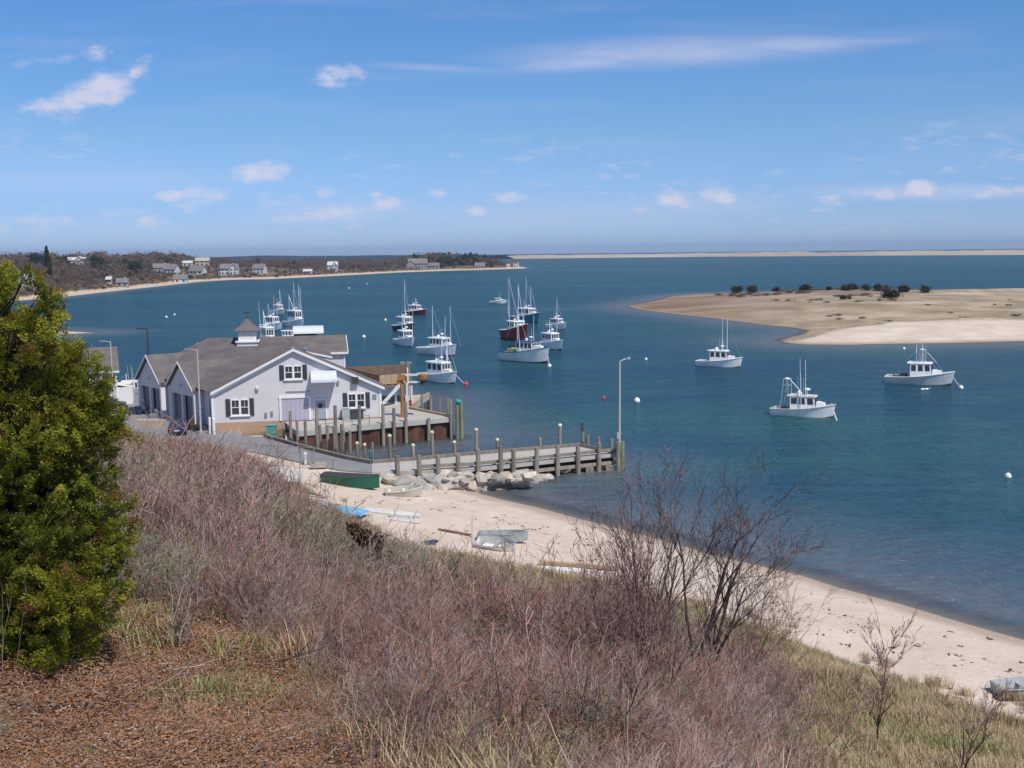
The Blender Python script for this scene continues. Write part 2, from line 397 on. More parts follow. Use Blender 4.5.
# ---- ground material: sand, dune grass soil, leaf litter
def nodes(m): return m.node_tree.nodes, m.node_tree.links
def ground_material():
    m = bpy.data.materials.new('ground'); m.use_nodes = True
    N, L = nodes(m); b = N['Principled BSDF']; b.inputs['Roughness'].default_value = .95; b.inputs['Specular IOR Level'].default_value = .1
    geo = N.new('ShaderNodeNewGeometry')
    def nz(scale, det=6, ro=.6, st=None):
        n = N.new('ShaderNodeTexNoise'); n.inputs['Scale'].default_value = scale; n.inputs['Detail'].default_value = det; n.inputs['Roughness'].default_value = ro
        if st:
            mp = N.new('ShaderNodeMapping'); mp.inputs['Scale'].default_value = st; L.new(geo.outputs['Position'], mp.inputs[0]); L.new(mp.outputs[0], n.inputs['Vector'])
        else: L.new(geo.outputs['Position'], n.inputs['Vector'])
        return n.outputs['Fac']
    def rmp(fac, stops):
        r = N.new('ShaderNodeValToRGB'); e = r.color_ramp.elements
        while len(e) < len(stops): e.new(.5)
        for q, (p, c) in zip(e, stops): q.position = p; q.color = (*c, 1)
        L.new(fac, r.inputs[0]); return r.outputs[0]
    def mixc(f, a, c):
        x = N.new('ShaderNodeMix'); x.data_type = 'RGBA'; L.new(f, x.inputs['Factor'])
        L.new(a, x.inputs['A']); L.new(c, x.inputs['B']); return x.outputs['Result']
    def att(n):
        a = N.new('ShaderNodeAttribute'); a.attribute_name = n; return a.outputs['Fac']
    def mth(op, a, c):
        n = N.new('ShaderNodeMath'); n.operation = op
        for i, v in enumerate((a, c)):
            if isinstance(v, (int, float)): n.inputs[i].default_value = v
            else: L.new(v, n.inputs[i])
        return n.outputs[0]
    def thr(f, a, c):
        r = N.new('ShaderNodeMapRange'); r.inputs['From Min'].default_value = a; r.inputs['From Max'].default_value = c; L.new(f, r.inputs['Value']); return r.outputs[0]
    sand = rmp(nz(.35), [(.3, (.56, .45, .36)), (.7, (.68, .57, .47))])
    speck = thr(nz(3.5, 6, .75), .55, .68)
    sand = mixc(mth('MULTIPLY', speck, .35), sand, rmp(nz(3), [(0, (.30, .23, .17)), (1, (.36, .27, .2))]))
    wrack = thr(nz(1.2, 5, .7, (1, 1, 1)), .56, .66)
    sand = mixc(mth('MULTIPLY', wrack, att('wrack')), sand, rmp(nz(3), [(0, (.12, .09, .07)), (1, (.2, .15, .1))]))
    sand = mixc(att('wet'), sand, rmp(nz(.5), [(0, (.35, .26, .20)), (1, (.42, .33, .26))]))
    grass = rmp(nz(1.3, 8, .7), [(.3, (.22, .175, .10)), (.5, (.34, .275, .165)), (.7, (.42, .34, .22))])
    olive = rmp(nz(4, 6), [(.3, (.10, .11, .035)), (.7, (.19, .2, .07))])
    grass = mixc(mth('MULTIPLY', thr(nz(.22, 4), .48, .66), .55), grass, olive)
    litter = rmp(nz(5, 10, .8), [(.25, (.06, .035, .025)), (.45, (.20, .11, .075)), (.58, (.27, .15, .095)), (.72, (.38, .24, .17))])
    lit2 = rmp(nz(7, 9, .8), [(.25, (.09, .055, .05)), (.5, (.22, .15, .125)), (.75, (.42, .33, .28))])
    litter = mixc(thr(nz(.35, 4), .42, .6), litter, lit2)
    soil = mixc(att('litter'), grass, litter)
    vf = thr(mth('ADD', att('veg'), mth('MULTIPLY', mth('SUBTRACT', nz(1.1, 5, .65), .5), .9)), .35, .62)
    c = mixc(vf, sand, soil)
    L.new(c, b.inputs['Base Color'])
    bp = N.new('ShaderNodeBump'); bp.inputs['Strength'].default_value = .8; bp.inputs['Distance'].default_value = .22
    hmix = mth('ADD', mth('MULTIPLY', nz(2.2, 8, .65), .6), mth('MULTIPLY', nz(14, 5), mth('MULTIPLY', vf, .5)))
    L.new(hmix, bp.inputs['Height']); L.new(bp.outputs[0], b.inputs['Normal'])
    return m
GM = ground_material()

def grid(xs, ys, fn):
    X, Y = np.meshgrid(xs, ys); Z = fn(X, Y)
    V = np.stack([X.ravel(), Y.ravel(), Z.ravel()], 1)
    nx, ny = len(xs), len(ys); i = np.arange(nx - 1)[None, :] + np.arange(ny - 1)[:, None] * nx; i = i.ravel()
    return V, np.stack([i, i + 1, i + nx + 1, i + nx], 1)
xs = np.concatenate([np.arange(-400, -70, 8.0), np.arange(-70, 62, .6), np.arange(62, 132, 5)])
ys = np.concatenate([np.arange(-150, 0, 6.0), np.arange(0, 112, .55), np.arange(112, 200, 2.0)])
V, Fc = grid(xs, ys, H_np)
gx, gy = V[:, 0], V[:, 1]
w_ = sdist(gx, gy, LAND); s_ = sdist(gx, gy, BLUFF)
wn = (fbm(gx * .5, gy * .5) - .5)
veg = sstep(-1.5, 2.0, s_ + wn * 4)
wet = (1 - sstep(.5, 2.3, w_ + wn * 1.2)) * .85
wr = np.exp(-((w_ - 6.0 - 2 * wn) / .5) ** 2) + .7 * np.exp(-((w_ - 8.2 - 3 * wn) / .5) ** 2)
lit = (1 - sstep(17, 30, np.hypot(gx + 5, gy - 10))) * (gx < 8)
litc = np.clip(lit + .75 * (1 - sstep(-8, 4, gx - 0.05 * gy)), 0, 1)
GROUND = linkobj('ground', fast_mesh('ground', V, Fc, [GM], True, attrs={'veg': veg, 'wet': wet, 'wrack': wr, 'litter': litc}), kind='structure')

# ---- seabed to the horizon
bedm = mat('seabed_sand', (.30, .25, .18), .95, .15, .05)
mb = MB(); mb.add([(-9500, -400, -4.4), (9500, -400, -4.4), (9500, 8000, -4.4), (-9500, 8000, -4.4)], [(0, 1, 2, 3)])
mb.build('seabed', bedm, kind='structure')

# ---- sand island with dunes
isl_px = [(628,306),(640,309.5),(668,313),(700,316.5),(730,320),(760,324),(790,327),(812,330),(806,334),(790,338),(784,341.5),(800,344),(840,344.5),(900,343.5),(960,342.5),(1024,341),(1200,338)]
ISL = P2(isl_px) + [(700, 300), (900, 520), (760, 640)] + P2([(1060,289.5),(1000,290.5),(930,292),(850,292),(760,292),(700,294),(675,296),(652,302)])
fb = P2([(784,341.5),(800,344),(840,344.5),(900,343.5),(1024,341),(1300,336)]) + P2([(1300,316),(1024,323),(900,324.5),(860,326),(836,328),(806,334)], 1.5)
def HI(x, y):
    w = sdist(x, y, ISL); f = sdist(x, y, fb)
    n = fbm(x * .035, y * .035) - .5; n2 = fbm(x * .15, y * .15) - .5
    px = 512 + 1100 * x / y
    low = 1 - sstep(640, 830, px)          # the tidal flat on the left is low
    plate = np.minimum(w * .05, 1.0 + 1.4 * (1 - low) + 3.6 * sstep(650, 780, px) * sstep(400, 540, y))
    beach = np.minimum(w * .09, 1.9)
    z = np.where(f > 0, np.maximum(beach, plate), plate)
    z = z + sstep(4, 25, w) * (n * 1.8 * (1 - .6 * low) + n2 * .5 * (1 - low)) + np.exp(-((f + 3) / 4.0) ** 2) * .9 * (w > 6)
    return np.where(w > 0, np.maximum(z, .04), w * .03)
V, Fc = grid(np.arange(40, 620, 2.4), np.arange(222, 700, 2.4), HI)
keep = None
wv = sdist(V[:, 0], V[:, 1], ISL)
km = (wv[Fc].max(1) > -45)
def compact(V, Fc, attrs):
    used = np.unique(Fc); mp = np.full(len(V), -1); mp[used] = np.arange(len(used))
    return V[used], mp[Fc], {k: a[used] for k, a in attrs.items()}
pxv = 512 + 1100 * V[:, 0] / V[:, 1]
fbv = sdist(V[:, 0], V[:, 1], fb)
atr = {'shore': wv, 'front': sstep(-2, 2, fbv), 'flat': (1 - sstep(650, 850, pxv)), 'mid': np.exp(-((V[:, 1] - 490) / 75.0) ** 2) * sstep(680, 740, pxv) * (1 - sstep(900, 960, pxv)),
       'hgt': V[:, 2]}
V, Fc, atr = compact(V, Fc[km], atr)
def island_material():
    m = bpy.data.materials.new('island_sand'); m.use_nodes = True
    N, L = nodes(m); b = N['Principled BSDF']; b.inputs['Roughness'].default_value = .95; b.inputs['Specular IOR Level'].default_value = .1
    geo = N.new('ShaderNodeNewGeometry')
    def nz(s, d=5, st=(1, 1, 1)):
        mp = N.new('ShaderNodeMapping'); mp.inputs['Scale'].default_value = st; L.new(geo.outputs['Position'], mp.inputs[0])
        n = N.new('ShaderNodeTexNoise'); n.inputs['Scale'].default_value = s; n.inputs['Detail'].default_value = d; n.inputs['Roughness'].default_value = .65
        L.new(mp.outputs[0], n.inputs['Vector']); return n.outputs['Fac']
    def rgb(c): r = N.new('ShaderNodeRGB'); r.outputs[0].default_value = (*c, 1); return r.outputs[0]
    def mixc(f, a, c):
        x = N.new('ShaderNodeMix'); x.data_type = 'RGBA'
        L.new(f, x.inputs['Factor']); L.new(a, x.inputs['A']); L.new(c, x.inputs['B']); return x.outputs['Result']
    def att(n): a = N.new('ShaderNodeAttribute'); a.attribute_name = n; return a.outputs['Fac']
    def mth(op, a, c):
        n = N.new('ShaderNodeMath'); n.operation = op; n.use_clamp = True
        for i, v in enumerate((a, c)):
            if isinstance(v, (int, float)): n.inputs[i].default_value = v
            else: L.new(v, n.inputs[i])
        return n.outputs[0]
    def thr(f, a, c, t=1.0):
        r = N.new('ShaderNodeMapRange'); r.inputs['From Min'].default_value = a; r.inputs['From Max'].default_value = c; r.inputs['To Max'].default_value = t; L.new(f, r.inputs['Value']); return r.outputs[0]
    sand = mixc(thr(nz(.12, 7), .3, .7), rgb((.52, .42, .33)), rgb((.70, .59, .49)))
    grass = mixc(thr(nz(.06, 7, (1, .6, 1)), .38, .62), rgb((.44, .34, .24)), rgb((.25, .20, .12)))
    grass = mixc(thr(nz(.03, 5), .52, .64, .8), grass, rgb((.56, .45, .35)))
    brush = mixc(nz(.3), rgb((.15, .105, .09)), rgb((.24, .17, .14)))
    grass = mixc(mth('MULTIPLY', att('mid'), thr(nz(.05, 7), .36, .46)), grass, brush)
    c = mixc(att('front'), grass, sand)
    mud = mixc(thr(nz(.03, 6, (.5, 1.5, 1)), .4, .62), rgb((.20, .13, .09)), rgb((.33, .235, .165)))
    tan = mixc(nz(.08), rgb((.38, .275, .205)), rgb((.50, .385, .30)))
    flat = mixc(thr(att('hgt'), 1.6, 2.7), mud, tan)
    c = mixc(mth('MULTIPLY', att('flat'), thr(att('front'), 1, 0)), c, flat)
    wet = thr(att('shore'), 4.0, .5)
    c = mixc(mth('MULTIPLY', wet, .6), c, rgb((.3, .22, .16)))
    L.new(c, b.inputs['Base Color'])
    bp = N.new('ShaderNodeBump'); bp.inputs['Strength'].default_value = .7; bp.inputs['Distance'].default_value = .6
    L.new(nz(.35, 8), bp.inputs['Height']); L.new(bp.outputs[0], b.inputs['Normal'])
    return m
linkobj('sand_island', fast_mesh('sand_island', V, Fc, [island_material()], True, attrs=atr), kind='structure')
def HIs(x, y): return float(HI(np.array([float(x)]), np.array([float(y)]))[0])

# ---- wooded headland on the left
hd_front = P2([(-160,318),(-60,306),(45,298.5),(100,292.5),(150,287),(200,281.5),(235,279.5),(270,279),(300,277.5),(350,275),(400,272.3),(450,270.6),(490,269.6),(527,268.3)])
HEAD = hd_front + P2([(520,266.6),(480,264.8),(400,265.3),(340,265.6),(250,264.8)]) + [(-700, 1900), (-1200, 1500)]
def HD(x, y):
    w = sdist(x, y, HEAD); px = 512 + 1100 * x / y
    top = 12.5 - 6.0 * sstep(120, 300, px) - 2.2 * sstep(300, 420, px) + 1.5 * np.exp(-((px - 455) / 45.0) ** 2)
    n = fbm(x * .012, y * .012) - .5
    z = np.where(w < 7, w * .14, .98 + (w - 7) * .085)
    z = np.minimum(z, top + n * 3)
    z = z + sstep(8, 30, w) * (fbm(x * .05, y * .05) - .5) * 1.2
    return np.where(w > 0, z, np.maximum(w * .06, -4))
V, Fc = grid(np.arange(-760, 60, 6.0), np.arange(395, 1560, 6.0), HD)
wv = sdist(V[:, 0], V[:, 1], HEAD); km = wv[Fc].max(1) > -60
V, Fc, atr = compact(V, Fc[km], {'shore': wv})
m = bpy.data.materials.new('headland_soil'); m.use_nodes = True
N, L = nodes(m); b = N['Principled BSDF']; b.inputs['Roughness'].default_value = 1; b.inputs['Specular IOR Level'].default_value = .05
geo = N.new('ShaderNodeNewGeometry'); n1 = N.new('ShaderNodeTexNoise'); n1.inputs['Scale'].default_value = .03; n1.inputs['Detail'].default_value = 7; L.new(geo.outputs['Position'], n1.inputs['Vector'])
r = N.new('ShaderNodeValToRGB'); e = r.color_ramp.elements; e.new(.5)
for q, (p, c) in zip(e, [(.35, (.13, .085, .06)), (.52, (.21, .15, .10)), (.66, (.16, .16, .07))]): q.position = p; q.color = (*c, 1)
L.new(n1.outputs['Fac'], r.inputs[0])
at = N.new('ShaderNodeAttribute'); at.attribute_name = 'shore'
ad = N.new('ShaderNodeMath'); ad.operation = 'MULTIPLY_ADD'; L.new(n1.outputs['Fac'], ad.inputs[0]); ad.inputs[1].default_value = 16; L.new(at.outputs['Fac'], ad.inputs[2])
mr = N.new('ShaderNodeMapRange'); mr.inputs['From Min'].default_value = 17; mr.inputs['From Max'].default_value = 21; L.new(ad.outputs[0], mr.inputs['Value'])
mx = N.new('ShaderNodeMix'); mx.data_type = 'RGBA'; L.new(mr.outputs[0], mx.inputs['Factor']); mx.inputs['A'].default_value = (.56, .43, .32, 1); L.new(r.outputs[0], mx.inputs['B'])
L.new(mx.outputs['Result'], b.inputs['Base Color'])
linkobj('headland', fast_mesh('headland', V, Fc, [m], True, attrs=atr), kind='structure')
def HDs(x, y): return float(HD(np.array([float(x)]), np.array([float(y)]))[0])

# small sand spit behind the evergreen
SP = [(-400, 250), (-400, 330), (-140, 312), (-118, 300), (-112, 296), (-122, 290), (-150, 284)]
V, Fc = grid(np.arange(-260, -100, 2.0), np.arange(270, 330, 2.0), lambda x, y: np.clip(sdist(x, y, SP) * .12, -3, .7) + .0)
linkobj('sand_spit', fast_mesh('sand_spit', V, Fc, [mat('spit_sand', (.50, .38, .28), .95, .2, .2)], True), kind='structure')

# ---- outer barrier beach and hills far away
def ridge(name, ctr, width, hfn, m, n=220, k=9):
    """ctr: list of plan points; a low ridge of land following it"""
    P = np.array(ctr, float); seg = np.hypot(*(P[1:] - P[:-1]).T); cum = np.r_[0, np.cumsum(seg)]
    t = np.linspace(0, cum[-1], n); cx = np.interp(t, cum, P[:, 0]); cy = np.interp(t, cum, P[:, 1])
    tx, ty = np.gradient(cx), np.gradient(cy); l = np.hypot(tx, ty); nx, ny = -ty / l, tx / l
    q = np.linspace(-1, 1, k); V = []
    for j in q:
        off = j * width / 2
        x = cx + nx * off; y = cy + ny * off
        z = np.clip(1 - abs(j), 0, 1) ** .75 * hfn(t, j, x, y) - (abs(j) == 1) * .8
        V.append(np.stack([x, y, z], 1))
    V = np.concatenate(V); i = (np.arange(n - 1)[None] + np.arange(k - 1)[:, None] * n).ravel()
    return linkobj(name, fast_mesh(name, V, np.stack([i, i + 1, i + n + 1, i + n], 1), [m], True), kind='structure')
farsand = mat('far_sand', (.56, .45, .35), .95, .1, .004, col2=(.36, .29, .19), detail=8, stretch=(1, .4, 1))
c = [tuple(U(p, q, 0)[:2]) for p, q in ((505,259),(560,258.3),(620,257.6),(720,256.6),(820,256),(920,255.3),(1024,254.8),(1250,252.5))]
c = [(x * 1.04, y * 1.04) for x, y in c]
ridge('barrier_beach', c, 240, lambda t, j, x, y: 5.5 + 5.5 * fbm(x * .012, y * .012) + 3 * (fbm(x * .05, y * .05) - .5) + 2.4 * sstep(200, 900, x), farsand, 400)
hillm = mat('far_woods', (.035, .05, .05), 1, .3, .01, spec=.05)
c = [tuple(Uy(p, 262, y)[:2]) for p, y in ((150,3600),(250,3500),(330,3400),(420,3300),(505,3100))]
ridge('distant_hills', c, 500, lambda t, j, x, y: 9 + 9 * fbm(x * .004, y * .004) - 3 * sstep(-400, -100, x), hillm, 200)
c = [tuple(Uy(p, 264, y)[:2]) for p, y in ((170,2500),(260,2450),(340,2450),(420,2500))]
ridge('distant_marsh', c, 420, lambda t, j, x, y: 2 + 3 * fbm(x * .01, y * .01), mat('marsh', (.26, .2, .17), 1, .2, .01))

# ---- water: fan-shaped sheet out to the horizon, with the depth under it
rr = 28 * 1.0125 ** np.arange(0, 457); rr[-1] = 8000; rr = np.clip(rr, 0, 8000)
aa = np.concatenate([np.linspace(-100, -32, 30)[:-1], np.linspace(-32, 32, 360), np.linspace(32, 100, 30)[1:]]) * math.pi / 180
R_, A__ = np.meshgrid(rr, aa, indexing='ij')
wx = (R_ * np.sin(A__)).ravel(); wy = (R_ * np.cos(A__)).ravel()
nb = len(aa); nr = len(rr)
dep = np.full(wx.shape, 60.0)
for P, reach in ((LAND, 260), (ISL, 900), (SP, 460), (HEAD, 1700)):
    mk = np.hypot(wx, wy) < reach
    dep[mk] = np.minimum(dep[mk], -sdist(wx[mk], wy[mk], P))
pxw = 512 + 1100 * wx / np.maximum(wy, 1)
near = np.clip(dep, -3, 60)
isl_d = np.full(wx.shape, 99.0); mk = np.hypot(wx, wy) < 900; isl_d[mk] = np.clip(-sdist(wx[mk], wy[mk], ISL), -3, 99)
i = (np.arange(nb - 1)[None] + np.arange(nr - 1)[:, None] * nb).ravel()
wm = bpy.data.materials.new('harbour_water'); wm.use_nodes = True
N, L = nodes(wm); N.remove(N['Principled BSDF']); om = [n for n in N if n.type == 'OUTPUT_MATERIAL'][0]
geo = N.new('ShaderNodeNewGeometry')
def wnz(s, d, st, ro=.6):
    mp = N.new('ShaderNodeMapping'); mp.inputs['Scale'].default_value = st; L.new(geo.outputs['Position'], mp.inputs[0])
    n = N.new('ShaderNodeTexNoise'); n.inputs['Scale'].default_value = s; n.inputs['Detail'].default_value = d; n.inputs['Roughness'].default_value = ro
    L.new(mp.outputs[0], n.inputs['Vector']); return n.outputs['Fac']
def wmr(f, a, c, t0=0., t1=1.):
    r = N.new('ShaderNodeMapRange'); r.inputs['From Min'].default_value = a; r.inputs['From Max'].default_value = c; r.inputs['To Min'].default_value = t0; r.inputs['To Max'].default_value = t1
    L.new(f, r.inputs['Value']); return r.outputs[0]
def wmix(f, a, c):
    x = N.new('ShaderNodeMix'); x.data_type = 'RGBA'; L.new(f, x.inputs['Factor'])
    for s_k, v in (('A', a), ('B', c)):
        if isinstance(v, tuple): x.inputs[s_k].default_value = (*v, 1)
        else: L.new(v, x.inputs[s_k])
    return x.outputs['Result']
def wm2(op, a, c):
    n = N.new('ShaderNodeMath'); n.operation = op
    for k_, v in enumerate((a, c)):
        if isinstance(v, (int, float)): n.inputs[k_].default_value = v
        else: L.new(v, n.inputs[k_])
    return n.outputs[0]
patch = wmr(wnz(.012, 4, (.35, 1.0, 1)), .40, .60)
patch2 = wmr(wnz(.03, 4, (.3, 1.4, 1)), .42, .6)
colr = wmix(patch, (.013, .062, .092), (.024, .110, .112))
colr = wmix(wm2('MULTIPLY', patch2, .8), colr, (.014, .054, .115))
sxyz = N.new('ShaderNodeSeparateXYZ'); L.new(geo.outputs['Position'], sxyz.inputs[0])
shoal = wm2('MULTIPLY', wmr(sxyz.outputs['Y'], 600, 1100), wmr(wnz(.004, 4, (.25, 1, 1)), .38, .58))
colr = wmix(wm2('MULTIPLY', shoal, .8), colr, (.055, .115, .105))
da = N.new('ShaderNodeAttribute'); da.attribute_name = 'shoredist'
ia = N.new('ShaderNodeAttribute'); ia.attribute_name = 'isledist'
shal = wmr(wm2('ADD', ia.outputs['Fac'], wm2('MULTIPLY', wnz(.04, 4, (1, 1, 1)), -30)), -16, 22, 1., 0.)
colr = wmix(wm2('MULTIPLY', shal, .6), colr, (.11, .14, .13))
shal2 = wmr(da.outputs['Fac'], 0, 20, 1., 0.)
colr = wmix(wm2('MULTIPLY', shal2, .85), colr, (.17, .155, .165))
ripple = wnz(1.7, 5, (.7, 1.0, 1), .7); colr = wmix(wm2('MULTIPLY', wmr(ripple, .42, .60, 0., .7), wmr(da.outputs['Fac'], 2, 22, .25, 1.)), colr, (.004, .022, .036))  # shaded wave faces put into the water colour as dark streaks
rip2 = wnz(.30, 5, (.45, 1.5, 1)); colr = wmix(wmr(rip2, .47, .64, 0., .5), colr, (.035, .10, .135))  # brighter wave faces put into the colour as paler streaks
dif = N.new('ShaderNodeBsdfDiffuse'); L.new(colr, dif.inputs['Color'])
glo = N.new('ShaderNodeBsdfGlossy'); glo.inputs['Roughness'].default_value = .16; glo.inputs['Color'].default_value = (.82, .95, .95, 1)
h1 = wnz(.55, 5, (.55, 1.1, 1), .65); h2 = wnz(.10, 3, (.6, 1.2, 1))
hs = wm2('ADD', h1, wm2('MULTIPLY', h2, 1.6))
bp = N.new('ShaderNodeBump'); bp.inputs['Strength'].default_value = 1.0; bp.inputs['Distance'].default_value = .8
L.new(hs, bp.inputs['Height'])
L.new(bp.outputs[0], glo.inputs['Normal']); L.new(bp.outputs[0], dif.inputs['Normal'])
lw = N.new('ShaderNodeFresnel'); lw.inputs['IOR'].default_value = 1.33; L.new(bp.outputs[0], lw.inputs['Normal'])
fac = wm2('MULTIPLY', wm2('MINIMUM', lw.outputs[0], .30), .72)
ms = N.new('ShaderNodeMixShader'); L.new(fac, ms.inputs[0]); L.new(dif.outputs[0], ms.inputs[1]); L.new(glo.outputs[0], ms.inputs[2])
tr = N.new('ShaderNodeBsdfTransparent'); tr.inputs['Color'].default_value = (.82, .86, .88, 1)
ms2 = N.new('ShaderNodeMixShader'); L.new(wmr(da.outputs['Fac'], 0.0, 3.0, .7, 0.), ms2.inputs[0]); L.new(ms.outputs[0], ms2.inputs[1]); L.new(tr.outputs[0], ms2.inputs[2])
L.new(ms2.outputs[0], om.inputs['Surface'])
linkobj('water', fast_mesh('water', np.stack([wx, wy, wx * 0], 1), np.stack([i, i + nb, i + nb + 1, i + 1], 1), [wm], True, attrs={'shoredist': near, 'isledist': isl_d}), kind='structure')

# ---- haze
hm = bpy.data.materials.new('haze'); hm.use_nodes = True
N, L = nodes(hm); N.remove(N['Principled BSDF']); om = [n for n in N if n.type == 'OUTPUT_MATERIAL'][0]
pv = N.new('ShaderNodeVolumePrincipled'); pv.inputs['Color'].default_value = (.54, .72, 1, 1); pv.inputs['Density'].default_value = .00010; pv.inputs['Anisotropy'].default_value = .2
L.new(pv.outputs[0], om.inputs['Volume'])
mb = MB(); mb.box((0, 3900, 27), (20000, 8800, 66)); hz = mb.build('haze', hm, kind='stuff')
# ------------------------------------------------------------------ materials for built things
siding = mat('grey_siding', (.655, .63, .645), .7, .05, .5, bump=.25, bscale=1.0)
def add_courses(m, step=.15, depth=.5):
    """horizontal clapboard courses"""
    N, L = nodes(m); b = N['Principled BSDF']
    t = N.new('ShaderNodeTexCoord'); w = N.new('ShaderNodeTexWave'); w.bands_direction = 'Z'; w.wave_profile = 'SAW'
    w.inputs['Scale'].default_value = 2 * math.pi / step / 20 * 1.0
    L.new(t.outputs['Object'], w.inputs['Vector'])
    bp = N.new('ShaderNodeBump'); bp.inputs['Strength'].default_value = depth; bp.inputs['Distance'].default_value = .02
    L.new(w.outputs['Fac'], bp.inputs['Height']); L.new(bp.outputs[0], b.inputs['Normal'])
add_courses(siding)
white = mat('white_trim', (.78, .77, .76), .5, .04, 2)
offwhite = mat('weathered_white', (.66, .65, .63), .6, .1, 3)
shingle = mat('asphalt_shingle', (.12, .105, .104), .95, .16, .6, .1, bump=.5, bscale=9, detail=9, col2=(.185, .16, .152))
glass = mat('window_glass', (.045, .05, .065), .12, .2, 1, .6)
shutter = mat('dark_shutter', (.055, .06, .075), .7, .1, 4)
doorgrey = mat('lilac_door', (.44, .41, .50), .6, .06, 2)
doordark = mat('dark_door', (.24, .235, .27), .6, .1, 2)
conc = mat('concrete', (.40, .36, .32), .9, .14, 1.3, .15, bump=.4, bscale=6)
tanconc = mat('stained_concrete', (.42, .33, .25), .9, .1, .7, .15, col2=(.50, .30, .17), bump=.3)
asphalt = mat('worn_asphalt', (.20, .195, .205), .95, .1, .35, .15, bump=.4, bscale=12, col2=(.27, .26, .265), detail=8)
deckc = mat('deck_concrete', (.40, .375, .35), .9, .1, .8, .1, col2=(.48, .45, .41), bump=.3)
wood = mat('grey_timber', (.19, .165, .135), .9, .2, 3, .1, bump=.6, bscale=14, col2=(.32, .285, .235), stretch=(1, 1, .25), rnd=.18)
darkwood = mat('tarred_timber', (.07, .055, .045), .9, .25, 3, .1, bump=.5, col2=(.13, .10, .08))
rust = mat('rusty_sheet_pile', (.05, .03, .025), .9, .2, .9, .15, bump=.6, bscale=5, col2=(.17, .08, .055), detail=9, stretch=(1, 1, .35))
newwood = mat('tan_boards', (.40, .27, .16), .85, .15, 2.5, .15, bump=.4, col2=(.50, .36, .23))
brownwood = mat('brown_boards', (.17, .105, .07), .85, .2, 2.5, .15, bump=.4, col2=(.27, .17, .11))
galv = mat('galvanised_steel', (.38, .40, .43), .45, .08, 4, .5, .6)
polegrey = mat('painted_pole', (.42, .42, .42), .6, .1, 2)
darkmetal = mat('dark_metal', (.05, .05, .055), .5, .2, 3, .4)
yellow = mat('yellow_paint', (.42, .21, .06), .7, .15, 3, col2=(.26, .12, .05))
ylcap = mat('pale_yellow_cap', (.62, .56, .38), .7, .1, 5)
teal = mat('teal_plastic', (.05, .33, .33), .5, .1, 5)
black = mat('black_rubber', (.02, .02, .022), .7, .2, 5)
red = mat('red_paint', (.42, .045, .05), .5, .12, 2)
orange = mat('orange_plastic', (.75, .14, .09), .5, .1, 4)
awn = mat('white_awning_cloth', (.62, .64, .70), .6, .04, 3)

# ------------------------------------------------------------------ parking lot, ramp
mb = MB()
sea_edge = LOT
mb.prism([p[:2] for p in LOT], -1.2, LOTZ)
mb.build('parking_lot', asphalt, kind='structure')

# ------------------------------------------------------------------ the grey fish pier building
tv = Vector((B_.x - A_.x, B_.y - A_.y, 0)); WID = tv.length; tv.normalize()
bv = Vector((-tv.y, tv.x, 0)); ang = math.atan2(tv.y, tv.x)
A0 = Vector((A_.x, A_.y, 0))
def L3(u, v, z): return A0 + tv * u + bv * v + Vector((0, 0, z))
def onwall(px, py, v=0.0):
    """u,z where the sight line meets the plane v=const of the building frame"""
    d = ray(px, py); o = Vector((0, 0, HC)) - A0 - bv * v
    t = -o.dot(bv) / d.dot(bv); p = Vector((0, 0, HC)) + d * t
    return (p - A0).dot(tv), p.z
EAVE = (onwall(212, 393)[1] + onwall(382, 388)[1]) / 2
UP, RIDGE = onwall(293, 350.5)
BLD = empty('harbour_building', A0 + Vector((0, 0, FLO)), ang, 'large pale grey harbour building with brown shingled roofs, garage bays and a white cupola', 'building')
INV = BLD.matrix_basis.inverted() if False else (Matrix.Translation(BLD.location) @ Matrix.Rotation(ang, 4, 'Z')).inverted()
class LB(MB):
    """mesh collected in world space, stored in the frame of the building"""
    def build(s, name, mats, parent=None, inv=None, **k):
        iv = INV if inv is None else inv
        s.v = [tuple(iv @ Vector(p)) for p in s.v]
        return MB.build(s, name, mats, parent, **k)
CF = U(137, 411, LOTZ); CF.z = 0
sdv = (CF - A0); SL = sdv.length; sdv.normalize()         # along the garage facade
nf = Vector((-sdv.y, sdv.x, 0));
if nf.dot(Vector((-1, -1, 0))) < 0: nf = -nf
def S3(s, d, z): return A0 + sdv * s + nf * d + Vector((0, 0, z))
# back block
VB, VR = 13.0, 17.5
uE, zE = onwall(345, 352.5, VB)
uD2, zD2 = onwall(329, 336.5, VR)
uD1, zD1 = onwall(208, 340.5, VR)
zR = (zD2 + zD1) / 2
print('BLD', WID, EAVE, RIDGE, UP, 'E', uE, zE, 'D2', uD2, zD2, 'D1', uD1, zD1, 'facade', SL)
# walls of the front wing (clapboard), foundation below the floor line
mb = LB(); g = [L3(0, 0, 0), L3(WID, 0, 0), L3(WID, VB + 6, 0), L3(1.5, VB + 6, 0)]
fl = FLO + .02
mb.slab([L3(0, 0, fl), L3(WID, 0, fl), L3(WID, 0, EAVE), L3(UP, 0, RIDGE - .1), L3(0, 0, EAVE)], bv * .25)
mb.slab([L3(WID, .25, fl), L3(WID, 3, fl), L3(WID, 3, EAVE), L3(WID, .25, EAVE)], -tv * .25)
mb.slab([L3(UP, 3, fl), L3(WID - .25, 3, fl), L3(WID - .25, 3, EAVE), L3(UP, 3, RIDGE - .1)], -bv * .2)
mb.slab([S3(.1, -.05, LOTZ), S3(SL * .25, -1.2, LOTZ), S3(SL * .25, -1.2, EAVE), S3(.1, -.05, EAVE)], -nf * .25)
mb.slab([S3(SL * .25, -1.2, LOTZ), S3(SL, -1.2, LOTZ), S3(SL, -1.2, EAVE + .1), S3(SL * .25, -1.2, EAVE)], -nf * .25)
